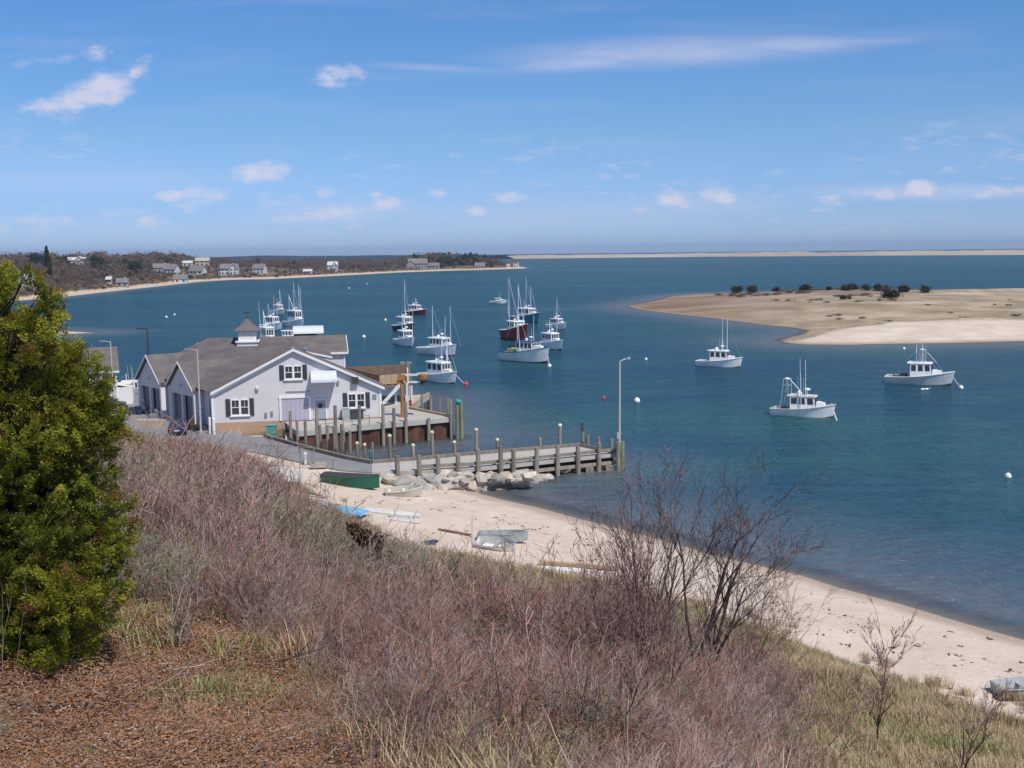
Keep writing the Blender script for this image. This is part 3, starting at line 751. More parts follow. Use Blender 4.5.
mb.build('clapboard_wall', siding, BLD)
mb = LB(); mb.slab([L3(.0, -.03, 1.0), L3(WID, -.03, 1.0), L3(WID, -.03, FLO), L3(0, -.03, FLO)], bv * .3)
mb.build('foundation', tanconc, BLD)
mb = LB(); mb.slab([L3(uE - 7, VB, FLO), L3(uE, VB, FLO), L3(uE, VB, zE), L3(uE - 7, VB, zE)], bv * .25)
mb.slab([L3(uE, VB + .25, FLO), L3(uE, VB + 8, FLO), L3(uE, VB + 8, zE), L3(uE, VR, zR - .1), L3(uE, VB + .25, zE)], -tv * .25)
bw = mb.build('back_wing_wall', siding, BLD)
# roofs
def roofslab(mb, P, th=.22):
    n = (Vector(P[1]) - Vector(P[0])).cross(Vector(P[2]) - Vector(P[0])).normalized()
    if n.z < 0: n = -n
    mb.slab(P, Vector((0, 0, th)))
ov = .35
slope = (RIDGE - EAVE) / UP
a = L3(-ov * .3, -ov, EAVE - .05); p = L3(UP, -ov, RIDGE); j = L3(UP, VR, RIDGE)
b_ = L3(WID + ov, -ov, EAVE - .1)
D1 = L3(uD1, VR, zR); D2 = L3(uD2, VR, zR)
Cc = S3(SL + .3, -.7, EAVE + .3); a2 = S3(.3, .1, EAVE)
j = L3(UP, VR, min(RIDGE, zR))
mb = LB()
mb2 = LB(); dz_ = Vector((0, 0, .24)); mb2.add([a + dz_, p + dz_, j + dz_, D1 + dz_, Cc + dz_, a2 + dz_], [(0, 1, 2), (0, 2, 3), (0, 3, 4), (0, 4, 5)]); mb2.build('roof', shingle, BLD, smooth=True)
roofslab(mb, [p, b_, L3(WID + ov, 3.2, EAVE - .1), L3(UP, 3.2, RIDGE)])
roofslab(mb, [D1, Cc, S3(SL + 3, -9, EAVE + .3)])
roofslab(mb, [D1, S3(SL + 3, -9, EAVE + .3), L3(uD2, VB + 13, EAVE + 1), D2])
roof = mb.build('roof', shingle, BLD)
# back wing's roof: hip-less gable end on the right
mb = LB(); ue = UP - 3
mb.slab([L3(ue, VB - .3, zE - .05), L3(ue, VR, zR + .02), L3(ue, VB + 8.3, zE - .05), L3(ue, VB + 8.3, zE + .17), L3(ue, VR, zR + .24), L3(ue, VB - .3, zE + .17)], tv * (uE + .3 - ue))
mb.build('roof', shingle, BLD)
# white rake and eave trim
def rake(P, Q, nrm, h=.3, t=.08, name='rake_board', par=None):
    mb = LB(); P, Q = Vector(P), Vector(Q)
    mb.slab([P, Q, Q - Vector((0, 0, h)), P - Vector((0, 0, h))], Vector(nrm) * t); mb.build(name, white, par or BLD)
def corner(c, size):
    mb = LB(); mb.box(c, size, ang); mb.build('corner_board', white, BLD)
rake(a + Vector((0, 0, .18)), p + Vector((0, 0, .24)), -bv); rake(p + Vector((0, 0, .24)), b_ + Vector((0, 0, .18)), -bv)
for u in (0.06, WID - .12): corner(L3(u, -.05, (LOTZ + EAVE) / 2 if u < 1 else (FLO + EAVE) / 2), (.26, .1, (EAVE - LOTZ) if u < 1 else (EAVE - FLO)))
rake(L3(uE + .32, VB - .32, zE + .12), L3(uE + .32, VR, zR + .2), tv, .25)
rake(L3(uE - 6.5, VB - .34, zE + .12), L3(uE + .32, VB - .34, zE + .12), -bv, .26, name='eave_board')
corner(L3(uE - .1, VB - .03, (FLO + zE) / 2), (.22, .07, zE - FLO - .1))
# small shed dormer with a white rake just behind the right roof slope
mb = LB()
u0, z0 = onwall(299, 350.5, 3.5); u1, z1 = onwall(329.5, 357.5, 3.5)
mb.slab([L3(u0, 3.5, z0), L3(u1, 3.5, z1), L3(u1, 3.5, z1 - 1.6), L3(u0, 3.5, z0 - 1.6)], bv * 5)
dm = mb.build('dormer', siding, BLD)
mb = LB(); mb.slab([L3(u0 - .1, 3.38, z0 + .1), L3(u1 + .3, 3.38, z1 + .1), L3(u1 + .3, 3.38, z1 - .1), L3(u0 - .1, 3.38, z0 - .1)], bv * .1)
mb.build('dormer_trim', white, dm)
mb = LB(); mb.slab([L3(u0 - .1, 3.5, z0 + .09), L3(u1 + .3, 3.5, z1 + .09), L3(u1 + .3, 3.5, z1), L3(u0 - .1, 3.5, z0)], bv * 5.2)
mb.build('dormer_roof', shingle, dm)
mb = LB(); mb.box(L3(u1 - .35, 3.46, z1 - .8), (.45, .06, .8), ang); mb.build('dormer_window', glass, dm)

# windows with shutters on the gable wall
def winset(x0, x1, y0, y1, parent=BLD, v=0.0, shut=True, muntin=True):
    ua, za = onwall(x0, y1, v); ub, zb = onwall(x1, y0, v)
    _, za2 = onwall(x1, y1, v); _, zb2 = onwall(x0, y0, v)
    za = (za + za2) / 2; zb = (zb + zb2) / 2
    mb = LB(); cu_, cz = (ua + ub) / 2, (za + zb) / 2; w, h = ub - ua, zb - za
    t = .13
    for q in (ua + t / 2, cu_, ub - t / 2): mb.box(L3(q, v - .06, cz), (t if q != cu_ else t * 1.8, .12, h), ang)
    for q in (za + t / 2, zb - t / 2): mb.box(L3(cu_, v - .062, q), (w, .124, t), ang)
    mb.box(L3(cu_, v - .1, za - .05), (w + .2, .2, .1), ang)
    mb.box(L3(cu_, v - .04, cz), (w - .1, .06, .07), ang)
    for q in ((ua + cu_) / 2, (ub + cu_) / 2): mb.box(L3(q, v - .03, (cz + zb) / 2), (.035, .05, h / 2), ang)
    fr = mb.build('window', white, parent)
    for s_ in (0, 1):
        x = (ua + t, cu_ - t * .9) if s_ == 0 else (cu_ + t * .9, ub - t)
        mb = LB(); mb.box(L3((x[0] + x[1]) / 2, v - .02, cz), (x[1] - x[0], .03, h - 2 * t), ang); mb.build('pane', glass, fr)
    if shut:
        for sgn in (-1, 1):
            q = (ua - .28) if sgn < 0 else (ub + .28)
            mb = LB(); mb.box(L3(q, v - .05, cz), (.46, .08, h + .1), ang)
            for k in range(9): mb.box(L3(q, v - .10, za + h * (k + .5) / 9), (.36, .03, .07), ang)
            mb.build('shutter', shutter, fr)
winset(231, 249, 399, 415.5); winset(284.4, 302, 365.3, 379.3); winset(347.8, 365, 393, 407.8)
# wide sliding door
ua, za = onwall(280, 422); ub, zb = onwall(310.5, 396.5)
za = FLO
mb = LB(); w = ub - ua
for q in (ua + .12, ub - .12): mb.box(L3(q, -.07, (za + zb) / 2), (.24, .14, zb - za), ang)
mb.box(L3((ua + ub) / 2, -.072, zb + .02), (w + .1, .146, .26), ang)
dd = mb.build('sliding_door', white, BLD)
mb = LB()
nP = 6
for k in range(nP):
    x = ua + .25 + (w - .5) * (k + .5) / nP; mb.box(L3(x, -.03 - (.012 if k % 2 else 0), (za + zb - .1) / 2), ((w - .5) / nP - .015, .05, zb - za - .12), ang)
mb.build('door_panel', doorgrey, dd)
mb = LB(); uq, zq = onwall(298, 391.5); mb.box(L3(uq, -.04, zq), (2.6, .07, .12), ang); mb.build('door_track', galv, dd)
# entry door with a round dark port, under a rounded awning
ua, _ = onwall(315.6, 420); ub, zb = onwall(325.4, 400)
mb = LB(); mb.box(L3((ua + ub) / 2, -.04, (FLO + zb) / 2), (ub - ua, .08, zb - FLO), ang)
ed = mb.build('entry_door', mat('pale_blue_door', (.33, .35, .42), .6, .05), BLD)
mb = LB(); cc = L3((ua + ub) / 2, 0, FLO + (zb - FLO) * .72)
mb.slab([cc + tv * (.27 * math.cos(t)) + Vector((0, 0, .27 * math.sin(t))) - bv * .085 for t in np.linspace(0, 2 * math.pi, 15)[:-1]], -bv * .02); mb.build('round_window', glass, ed)
mb = LB()
for q in (ua - .08, ub + .08): mb.box(L3(q, -.05, (FLO + zb + .1) / 2), (.14, .1, zb - FLO + .1), ang)
mb.box(L3((ua + ub) / 2, -.052, zb + .08), (ub - ua + .02, .104, .14), ang); mb.build('door_frame', white, ed)
ua, zt = onwall(309.5, 369.5); ub, zb = onwall(337, 369.5)
ctr = (ua + ub) / 2; wA = (ub - ua) * .93; dA = 1.9; hA = 1.0
mb = LB(); prof = [(0, 0)]; pts = []
for k in range(11):
    t = math.pi / 2 * k / 10; pts.append((dA * math.sin(t) , hA * math.cos(t)))
zb0 = zt - 1.15
for side in (-1,):
    vs = []; fs = []
    for (o, h) in pts:
        for s_ in (-1, 1): vs.append(L3(ctr + s_ * wA / 2, -.02 - o, zb0 + h + .0))
    for k in range(10): fs.append((2 * k, 2 * k + 1, 2 * k + 3, 2 * k + 2))
    n0 = len(vs)
    for s_ in (-1, 1):
        vs.append(L3(ctr + s_ * wA / 2, -.02, zb0))
    for s_ in (0, 1):
        for k in range(10): fs.append((n0 + s_, 2 * k + s_, 2 * (k + 1) + s_))
    vs2 = [L3(ctr - wA / 2, -.02 - dA, zb0 - .12), L3(ctr + wA / 2, -.02 - dA, zb0 - .12)]
    vs += vs2; fs.append((20, 21, n0 + 3, n0 + 2))
    mb.add(vs, fs)
mb.build('awning', awn, BLD)
# wall lamps / vents / signboard
mb = LB(); u_, z_ = onwall(257, 388); mb.lathe(L3(u_, -.15, z_ - .2), [(.0, 0), (.18, .05), (.2, .3), (0, .42)], 10); mb.build('vent_hood', offwhite, BLD)
for (x, y) in ((338, 382),):
    mb = LB(); u_, z_ = onwall(x, y); mb.box(L3(u_, -.12, z_), (.25, .24, .3), ang); mb.build('wall_lamp', galv, BLD)
mb = LB(); u_, z_ = onwall(355, 380); mb.box(L3(u_, -.35, z_), (.7, .3, .75), ang); mb.tube(L3(u_, 0, z_), L3(u_, -.3, z_), .06); mb.build('floodlight', darkmetal, BLD)
mb = LB(); u_, z_ = onwall(374.5, 396.5); mb.lathe(L3(u_, -.02, z_ - .0), [(.3, 0)], 8) if False else mb.box(L3(u_, -.05, z_), (.4, .1, .5), ang); mb.build('electric_box', galv, BLD)
for (x, y) in ((266, 414.5), (272, 413)):
    mb = LB(); u_, z_ = onwall(x, y); mb.box(L3(u_, -.08, z_), (.22, .16, .5), ang); mb.build('meter_box', galv, BLD)
# louvre vent / roof vents
for (x, y, v) in ((292, 347.5, .4), (305, 348, 2.0)):
    mb = LB(); u_, z_ = onwall(x, y, v); mb.lathe(L3(u_, v, z_ - .45), [(.12, 0), (.12, .3), (.25, .34), (.22, .5), (0, .55)], 10); mb.build('roof_vent', galv, BLD)
for (x, y) in ((198, 343), (220, 339.5), (178, 354.5)):
    mb = LB(); u_, z_ = onwall(x, y, VR + .3); mb.lathe(L3(u_, VR + .3, z_ - .6), [(.15, 0), (.15, .35), (.34, .4), (.3, .6), (0, .65)], 10); mb.build('roof_vent', galv, BLD)
# garage bays on the left side
def bay(s0, s1, sp, zpk):
    dd_ = .15
    zb = EAVE - .05
    w = LB()
    # front wall as piers and head so that the openings are real
    n = 2; op = (s1 - s0 - .5 * (n + 1)) / n
    for k in range(n + 1):
        a_ = s0 + k * (op + .5); w.slab([S3(a_, dd_, LOTZ), S3(a_ + .5, dd_, LOTZ), S3(a_ + .5, dd_, zb - .75), S3(a_, dd_, zb - .75)], -nf * .3)
    w.slab([S3(s0, dd_, zb - .75), S3(s1, dd_, zb - .75), S3(s1, dd_, zb), S3(sp, dd_, zpk), S3(s0, dd_, zb)], -nf * .3)
    w.slab([S3(s0, dd_ - .3, LOTZ), S3(s0, -1.2, LOTZ), S3(s0, -1.2, zb), S3(s0, dd_ - .3, zb)], sdv * .2)
    w.slab([S3(s1, dd_ - .3, LOTZ), S3(s1, -1.2, LOTZ), S3(s1, -1.2, zb), S3(s1, dd_ - .3, zb)], -sdv * .2)
    bay_o = w.build('garage_bay', siding, BLD)
    for k in range(n):
        a_ = s0 + .5 + k * (op + .5)
        d = LB(); d.slab([S3(a_, dd_ - .5, LOTZ + .03), S3(a_ + op, dd_ - .5, LOTZ + .03), S3(a_ + op, dd_ - .5, zb - .75), S3(a_, dd_ - .5, zb - .75)], -nf * .08)
        for q in range(1, 5):
            z = LOTZ + (zb - .75 - LOTZ) * q / 5; d.slab([S3(a_, dd_ - .46, z), S3(a_ + op, dd_ - .46, z), S3(a_ + op, dd_ - .46, z + .06), S3(a_, dd_ - .46, z + .06)], -nf * .03)
        d.build('garage_door', doordark, bay_o)
    r = LB(); e = .35; inn = -9
    ze = zb + .1 - .2
    roofslab(r, [S3(s0 - e, dd_ + e, ze), S3(sp, dd_ + e, zpk + .12), S3(sp, inn, zpk + .12), S3(s0 - e, inn, ze)], .18)
    roofslab(r, [S3(s1 + e, dd_ + e, ze), S3(sp, dd_ + e, zpk + .12), S3(sp, inn, zpk + .12), S3(s1 + e, inn, ze)], .18)
    r.build('bay_roof', shingle, bay_o)
    t = LB()
    for s_ in (s0, s1): t.slab([S3(s_ - .13, dd_ + .02, LOTZ), S3(s_ + .13, dd_ + .02, LOTZ), S3(s_ + .13, dd_ + .02, zb), S3(s_ - .13, dd_ + .02, zb)], nf * .07)
    # return wall nearest the camera: white corner broadened to paint its lit look
    t.slab([S3(s0 - .015, dd_ - .02, LOTZ), S3(s0 - .015, dd_ - .55, LOTZ), S3(s0 - .015, dd_ - .55, zb), S3(s0 - .015, dd_ - .02, zb)], -sdv * .05)
    for (P_, Q_) in (((s0 - e, ze + .2), (sp, zpk + .32)), ((sp, zpk + .32), (s1 + e, ze + .2))):
        t.slab([S3(P_[0], dd_ + e, P_[1]), S3(Q_[0], dd_ + e, Q_[1]), S3(Q_[0], dd_ + e, Q_[1] - .22), S3(P_[0], dd_ + e, P_[1] - .22)], nf * .06)
    t.build('bay_trim', white, bay_o)
    l = LB(); c = S3(sp, dd_ + .15, zb + .1); l.lathe(c, [(0, 0), (.2, .05), (.2, .25), (0, .35)], 8); l.build('bay_lamp', offwhite, bay_o)
bay(SL * .195, SL * .50, SL * .35, onwall(178, 364, 4)[1] if False else 8.3)
bay(SL * .62, SL * .93, SL * .775, 8.45)
d = LB(); d.slab([S3(.9, -.25, LOTZ + .03), S3(3.4, -.9, LOTZ + .03), S3(3.4, -.9, EAVE - .8), S3(.9, -.25, EAVE - .8)], nf * .06); d.build('garage_door', doordark, BLD)
# cupola
uC = onwall(248, 345, VR - 2.0)[0]
cupz = zR - 1.45; ce = L3(uC, VR - 2.0, 0)
mb = LB(); mb.box(ce + Vector((0, 0, cupz + .1)), (2.5, 2.5, 2.4), ang); cup = mb.build('cupola', siding, BLD)
mb = LB(); mb.box(ce + Vector((0, 0, cupz + 1.36)), (2.8, 2.8, .16), ang); mb.box(ce + Vector((0, 0, cupz + 2.05)), (2.1, 2.1, 1.3), ang)
for sx in (-1, 1):
    for k in range(5):
        mb.box(ce + tv * 0 + bv * (sx * 1.06) + Vector((0, 0, cupz + 1.65 + k * .21)), (1.4, .04, .05), ang)
mb.build('louvred_lantern', white, cup)
mb = LB(); zt = cupz + 2.7; q = 1.5
base = [ce + tv * (a_ * q) + bv * (b2 * q) + Vector((0, 0, zt)) for a_, b2 in ((-1, -1), (1, -1), (1, 1), (-1, 1))]
mid = [ce + tv * (a_ * q * .45) + bv * (b2 * q * .45) + Vector((0, 0, zt + .75)) for a_, b2 in ((-1, -1), (1, -1), (1, 1), (-1, 1))]
mb.add(base + mid + [ce + Vector((0, 0, zt + 1.5))], [(3, 2, 1, 0), (0, 1, 5, 4), (1, 2, 6, 5), (2, 3, 7, 6), (3, 0, 4, 7), (4, 5, 8), (5, 6, 8), (6, 7, 8), (7, 4, 8)])
mb.build('cupola_roof', shingle, cup)
mb = LB(); top = ce + Vector((0, 0, zt + 1.45)); mb.lathe(top, [(.12, 0), (.14, .12), (0, .22)], 8); mb.tube(top, top + Vector((0, 0, .8)), .03)
mb.slab([top + tv * x + Vector((0, 0, z)) for x, z in ((-.4, .6), (-.2, .5), (.2, .52), (.36, .72), (.1, .76), (-.15, .64), (-.36, .76))], bv * .05)
mb.build('weathervane', darkmetal, cup)
# rounded white canopy standing over the far roof edge, dark panel standing in for the shade below
uc0, zc0 = onwall(293, 334, VR + 5); uc1, zc1 = onwall(323.5, 333, VR + 5)
mb = LB(); pts = []
for k in range(9):
    t = math.pi / 2 * k / 8; pts.append((1.6 * math.sin(t), .8 * math.cos(t)))
vs = [L3(u, VR + 5 - o, zc0 + h + .1) for (o, h) in pts for u in (uc0, uc1)] + [L3(uc0, VR + 7, zc0 + .9), L3(uc1, VR + 7, zc0 + .9), L3(uc0, VR + 5, zc0 + .1), L3(uc1, VR + 5, zc0 + .1)]
fs = [(2 * k, 2 * k + 1, 2 * k + 3, 2 * k + 2) for k in range(8)] + [(0, 1, 19, 18)] + [(20, 2 * k, 2 * k + 2) for k in range(8)] + [(21, 2 * k + 1, 2 * k + 3) for k in range(8)]
mb.add(vs, fs); can = mb.build('canopy', awn, BLD)
mb = LB(); mb.box(L3((uc0 + uc1) / 2 - .4, VR + 5.6, zc0 - .8), ((uc1 - uc0) * .75, 1.6, 2.0), ang); mb.build('canopy_shade_panel', shutter, can)

# ------------------------------------------------------------------ raised timber balcony at the right of the building
zf = 4.9
bal = empty('viewing_balcony', L3(WID + 1, 12, DKZ), ang, 'raised timber viewing balcony with board railings beside the grey building', 'balcony')
BI = (Matrix.Translation(bal.location) @ Matrix.Rotation(ang, 4, 'Z')).inverted()
cA = Uy(346, 368, 141); cB = Uy(379, 375.5, 131); cC = Uy(411, 375, 133); cD = Uy(409, 366.5, 144)
zf = (cB.z + cC.z) / 2 - 1.15
def atz(p, z): return Vector((p.x, p.y, z))
mb = LB(); mb.prism([cA, cB, cC, cD], zf - .25, zf); mb.build('balcony_deck', brownwood, bal, BI)
def railing(P, Q, m, n, h=1.1, boards=True, name='railing'):
    mb = LB(); d = (Q - P); d.z = 0; l = d.length; d.normalize(); side = Vector((-d.y, d.x, 0))
    for k in range(n + 1):
        c = P + d * (l * k / n); mb.tube(atz(c, zf), atz(c, zf + h + .1), .07, n=6)
    for k in range(4 if boards else 2):
        z = zf + .15 + k * .27
        mb.slab([atz(P, z), atz(Q, z), atz(Q, z + .22), atz(P, z + .22)], side * .05)
    mb.slab([atz(P, zf + h + .08), atz(Q, zf + h + .08), atz(Q, zf + h + .16), atz(P, zf + h + .16)], side * .16)
    mb.build(name, m, bal, BI)
railing(cA, cB, brownwood, 6); railing(cB, cC, newwood, 5); railing(cC, cD, brownwood, 4); railing(cA, cD, brownwood, 8)
for c in (cA, cB, cB.lerp(cC, .5), cC, cD, cA.lerp(cB, .5), cA.lerp(cD, .5)):
    mb = LB(); mb.tube(atz(c, 1.5), atz(c, zf - .25), .14, n=8); mb.build('post', offwhite, bal, BI)
st0, st1 = cB + (cC - cB) * .05 - bv * .3, cB + (cC - cB) * .65 - bv * .3
mb = LB()
for sidev in (0, 1.1):
    a1, a2_ = atz(st0 - bv * sidev, DKZ), atz(st1 - bv * sidev, zf)
    mb.slab([a1, a2_, a2_ + Vector((0, 0, .3)), a1 + Vector((0, 0, .3))], bv * .06)
for k in range(9):
    c = (st0.lerp(st1, k / 8.5)) - bv * .55; mb.box(atz(c, DKZ + .05 + (zf - DKZ - .05) * k / 8.5), (.3, 1.1, .05), ang)
mb.build('stair', offwhite, bal, BI)

# ------------------------------------------------------------------ wharf (concrete deck on steel sheet piling)
DK = [Vector((*p, 0)) for p in dk]
wh = empty('wharf', (DK[0].x, DK[0].y, 0), 0, 'concrete wharf deck on rusty steel sheet piling right of the grey building', 'wharf')
wl = Matrix.Translation(-Vector((DK[0].x, DK[0].y, 0)))
K0 = U(268, 433.5, 2.0); K0.z = 0
back1 = Vector((-10.6, 140.5, 0))
wp = [L3(7.6, -.34, 0), DK[0], DK[1], DK[2], back1, L3(WID + .02, VB + 6, 0), L3(WID + .02, -.34, 0)]
mb = LB(); mb.prism([(p.x, p.y) for p in wp], DKZ - .55, DKZ); mb.build('deck', deckc, wh, wl)
mb = LB(); r0, r1 = L3(3.0, -.36, 0), L3(7.6, -.36, 0)
mb.add([atz(r0, LOTZ - .3), atz(r1, LOTZ - .3), atz(r1 - bv * 2.6, LOTZ - .3), atz(r0 - bv * 2.2, LOTZ - .3), atz(r0, LOTZ + .02), atz(r1, DKZ - .02), atz(r1 - bv * 2.6, DKZ - .35), atz(r0 - bv * 2.2, LOTZ + .01)], [(0, 1, 2, 3), (4, 5, 6, 7), (0, 1, 5, 4), (1, 2, 6, 5), (2, 3, 7, 6), (3, 0, 4, 7)])
mb.build('dirt_ramp', mat('brown_dirt', (.24, .15, .095), 1, .2, 1.2, .05, col2=(.36, .25, .17), bump=.6), None, Matrix.Identity(4), kind='structure')
# sheet piling zigzag below the deck
def zigzag(mb, P, Q, z0, z1, amp=.22, step=.6):
    d = Q - P; d.z = 0; l = d.length; d.normalize(); nrm = Vector((d.y, -d.x, 0)); n = int(l / step); vs = []
    for k in range(n + 1):
        c = P + d * (l * k / n) + nrm * (amp * (1 if (k // 2) % 2 else 0)); vs += [atz(c, z0), atz(c, z1)]
    mb.add(vs, [(2 * k, 2 * k + 2, 2 * k + 3, 2 * k + 1) for k in range(n)])
inset = .35
mb = LB(); q0 = DK[0] + bv * inset; q1 = DK[1] + Vector((-.3, inset, 0)); q2 = DK[2] + Vector((-.3, -.1, 0))
zigzag(mb, q0, q1, -3, DKZ - .53); zigzag(mb, q1, q2, -3, DKZ - .53); mb.build('sheet_piling', rust, wh, wl)
mb = LB()
def kerb(P, Q, z, w=.3, h=.25):
    d = (Q - P).normalized(); s_ = Vector((-d.y, d.x, 0)) * w
    mb.slab([atz(P, z), atz(Q, z), atz(Q + s_, z), atz(P + s_, z)], Vector((0, 0, h)))
kerb(DK[1], DK[2], DKZ); kerb(DK[2], back1, DKZ)
mb.build('kerb', newwood, wh, wl)
def pile(name, px, ytop, ybot, z, m=None, r=.17, parent=None, cap=None, inv=None, ptop=None, thing=None):
    b = U(px, ybot, z); t = Uy(px, ytop, b.y)
    base = Vector((b.x, b.y, -1.5)); top = Vector((b.x, b.y, t.z))
    mb = LB(); jx = random.uniform(-.06, .06)
    mb.tube(base, top + Vector((jx, 0, 0)), r * 1.06, r * .94, 10)
    iv = inv if inv is not None else Matrix.Translation(-Vector((b.x, b.y, 0)))
    if parent is not None:
        o = mb.build(name, m or wood, parent, iv)
    else:
        o = mb.build(name, m or wood, None, iv); o.location = (b.x, b.y, 0)
        if thing: tag(o, *thing)
    if cap is not None:
        mb = LB(); mb.lathe(top + Vector((jx, 0, -.06)), [(r * 1.15, 0), (r * 1.15, .16), (r * .5, .3), (0, .32)], 10); mb.build('pile_cap', cap, o, iv)
    return o
def linepos(line, px, off):
    best = None
    for P, Q in zip(line[:-1], line[1:]):
        P = Vector((P[0], P[1], 0)); Q = Vector((Q[0], Q[1], 0))
        for k_ in range(101):
            c = P.lerp(Q, k_ / 100); e = abs(project((c.x, c.y, 1.5))[0] - px)
            if best is None or e < best[0]: best = (e, c, (Q - P).normalized())
    _, c, d = best; n_ = Vector((d.y, -d.x, 0))
    if n_.y > 0: n_ = -n_
    return c + n_ * off
def pile_at(name, c, px, ytop, m=None, r=.17, parent=None, cap=None, inv=None, thing=None, bot=-1.5):
    t = Uy(px, ytop, c.y); base = Vector((c.x, c.y, bot)); top = Vector((c.x + random.uniform(-.08, .08), c.y, t.z)); mb = LB(); mb.tube(base, top, r * 1.06, r * .92, 10)
    iv = inv if inv is not None else Matrix.Translation(-Vector((c.x, c.y, 0))); o = mb.build(name, m or wood, parent, iv)
    if parent is None:
        o.location = (c.x, c.y, 0)
        if thing: tag(o, *thing)
    if cap is not None:
        mb = LB(); mb.lathe(top + Vector((0, 0, -.04)), [(r * 1.05, 0), (r * 1.05, .1), (r * .5, .22), (0, .24)], 10); mb.build('pile_cap', cap, o, iv)
    return o
random.seed(5)
for (px, a_, b2) in ((335, 405.5, 448), (358.5, 405.5, 446), (382, 404, 443.5), (392.5, 408, 441.5), (404.5, 402, 442.5), (427.5, 418, 440.5), (450.5, 400, 438.5)):
    pile_at('fender_pile', linepos([dk[0], dk[1]], px, .22), px, a_, r=.19, parent=wh, inv=wl)
for (px, a_) in ((420, 395), (425, 400), (428.5, 395.5), (437, 397), (446, 398.5)):
    pile_at('fender_pile', linepos([dk[1], dk[2]], px, -.35), px, a_, r=.15, parent=wh, inv=wl)
# hand rail along the wharf edge by the building, and stored gear
mb = LB(); e0 = DK[0].lerp(DK[1], .12) + bv * .3; e1 = DK[0].lerp(DK[1], .45) + bv * .3
for k in range(7): c = e0.lerp(e1, k / 6); mb.tube(atz(c, DKZ), atz(c, DKZ + 1), .03, n=5)
for z in (DKZ + .5, DKZ + 1): mb.tube(atz(e0, z), atz(e1, z), .02, n=5)
mb.build('hand_rail', darkmetal, wh, wl)
# dolphin with a teal cap at the end of the wharf
c = U(459, 438.5, 0); dol = empty('mooring_dolphin', (c.x, c.y, 0), 0, 'cluster of tall green-stained piles under a teal cap at the end of the wharf', 'dolphin')
grn = mat('algae_timber', (.15, .15, .09), .9, .2, 2, .1, bump=.4, col2=(.29, .28, .19), stretch=(1, 1, .3))
zt = Uy(459, 401.5, c.y).z
for k in range(3):
    t = 2.1 * k; mb = MB(); mb.tube((.34 * math.cos(t), .34 * math.sin(t), -1.5), (.26 * math.cos(t), .26 * math.sin(t), zt - .15 * k), .22, .2, 10); mb.build('pile', grn, dol)
mb = MB(); mb.lathe((0, 0, zt - .1), [(.38, 0), (.38, .2), (.26, .3), (0, .32)], 12); mb.build('dolphin_cap', teal, dol)

# ------------------------------------------------------------------ yellow dock crane
c = U(402.5, 417, DKZ); cz = Uy(402.5, 374.5, c.y).z
rustb = mat('rust_red', (.25, .06, .04), .8, .2, 3)
cr_o = empty('dock_crane', (c.x, c.y, DKZ), 0, 'rusty yellow dock crane with a short jib and hanging hook block on the wharf', 'crane')
mb = MB(); h = cz - DKZ; mb.lathe((0, 0, 0), [(.4, 0), (.4, .1), (.2, .14), (.18, h), (.0, h + .02)], 12); mb.build('mast', yellow, cr_o)
mb = MB(); mb.box((0, 0, h - .3), (.8, .7, .65)); mb.box((-.3, 0, h - .85), (.4, .5, .5)); mb.build('winch_housing', yellow, cr_o)
mb = MB(); s_ = c.y / 1100; jl = 21 * s_ * 1.0
mb.box((jl / 2, 0, h - .05), (jl, .22, .22)); mb.build('jib', offwhite, cr_o)
mb = MB(); mb.box((1.6, 0, h - .85), (1.8, .2, .2)); mb.box((.6, -.2, h - 2.4), (.22, .22, 3.0)); mb.build('jib_brace', offwhite, cr_o)
mb = MB(); mb.lathe((jl, 0, h - .75), [(.15, 0), (.5, .25), (.55, .7), (.3, .85), (0, .87)], 10); hb = mb.build('hook_block', yellow, cr_o)
mb = MB(); mb.lathe((jl, 0, h - 1.15), [(.05, 0), (.28, .12), (.26, .38), (.1, .42)], 10); mb.build('hook', black, hb)
mb = MB(); mb.box((.9, 0, h - 3.2), (.3, .35, .6)); mb.tube((.9, 0, h - 2.9), (.9, 0, h - .2), .03); mb.build('hanging_hoist', rustb, cr_o)
# white floodlight mast on the balcony corner
c = Uy(407.5, 375, 132.5); fl_o = empty('floodlight_mast', (c.x, c.y, zf), 0, 'short white mast with a pair of floodlights above the timber balcony', 'floodlight')
mb = MB(); mb.tube((0, 0, 0), (0, 0, 2.5), .12); mb.build('mast', offwhite, fl_o)
for sx in (-.55, .25):
    mb = MB(); mb.box((sx, -.1, 2.6), (.6, .45, .3)); mb.build('lamp_head', galv, fl_o)
for k, (px, py, w_, h_, m_) in enumerate(((356, 419, 1.6, .9, shutter), (368, 417.5, 1.0, 1.1, darkwood), (346, 420, .8, 1.3, polegrey))):
    c = U(px, py, DKZ); mb = MB(); mb.box((0, 0, h_ / 2), (w_, .8, h_)); mb.box((0, 0, h_ + .04), (w_ + .08, .88, .08))
    for q in range(3): mb.box((-w_ / 2 + w_ * (q + .5) / 3, -.42, h_ / 2), (w_ / 3 - .08, .04, h_ - .15))
    o = mb.build('gear_locker', m_); o.location = c; o.rotation_euler = (0, 0, ang)
    tag(o, ['wide dark gear locker under the right hand window', 'narrow brown gear locker at the building corner', 'tall pale grey locker left of the dark one on the wharf'][k], 'locker')

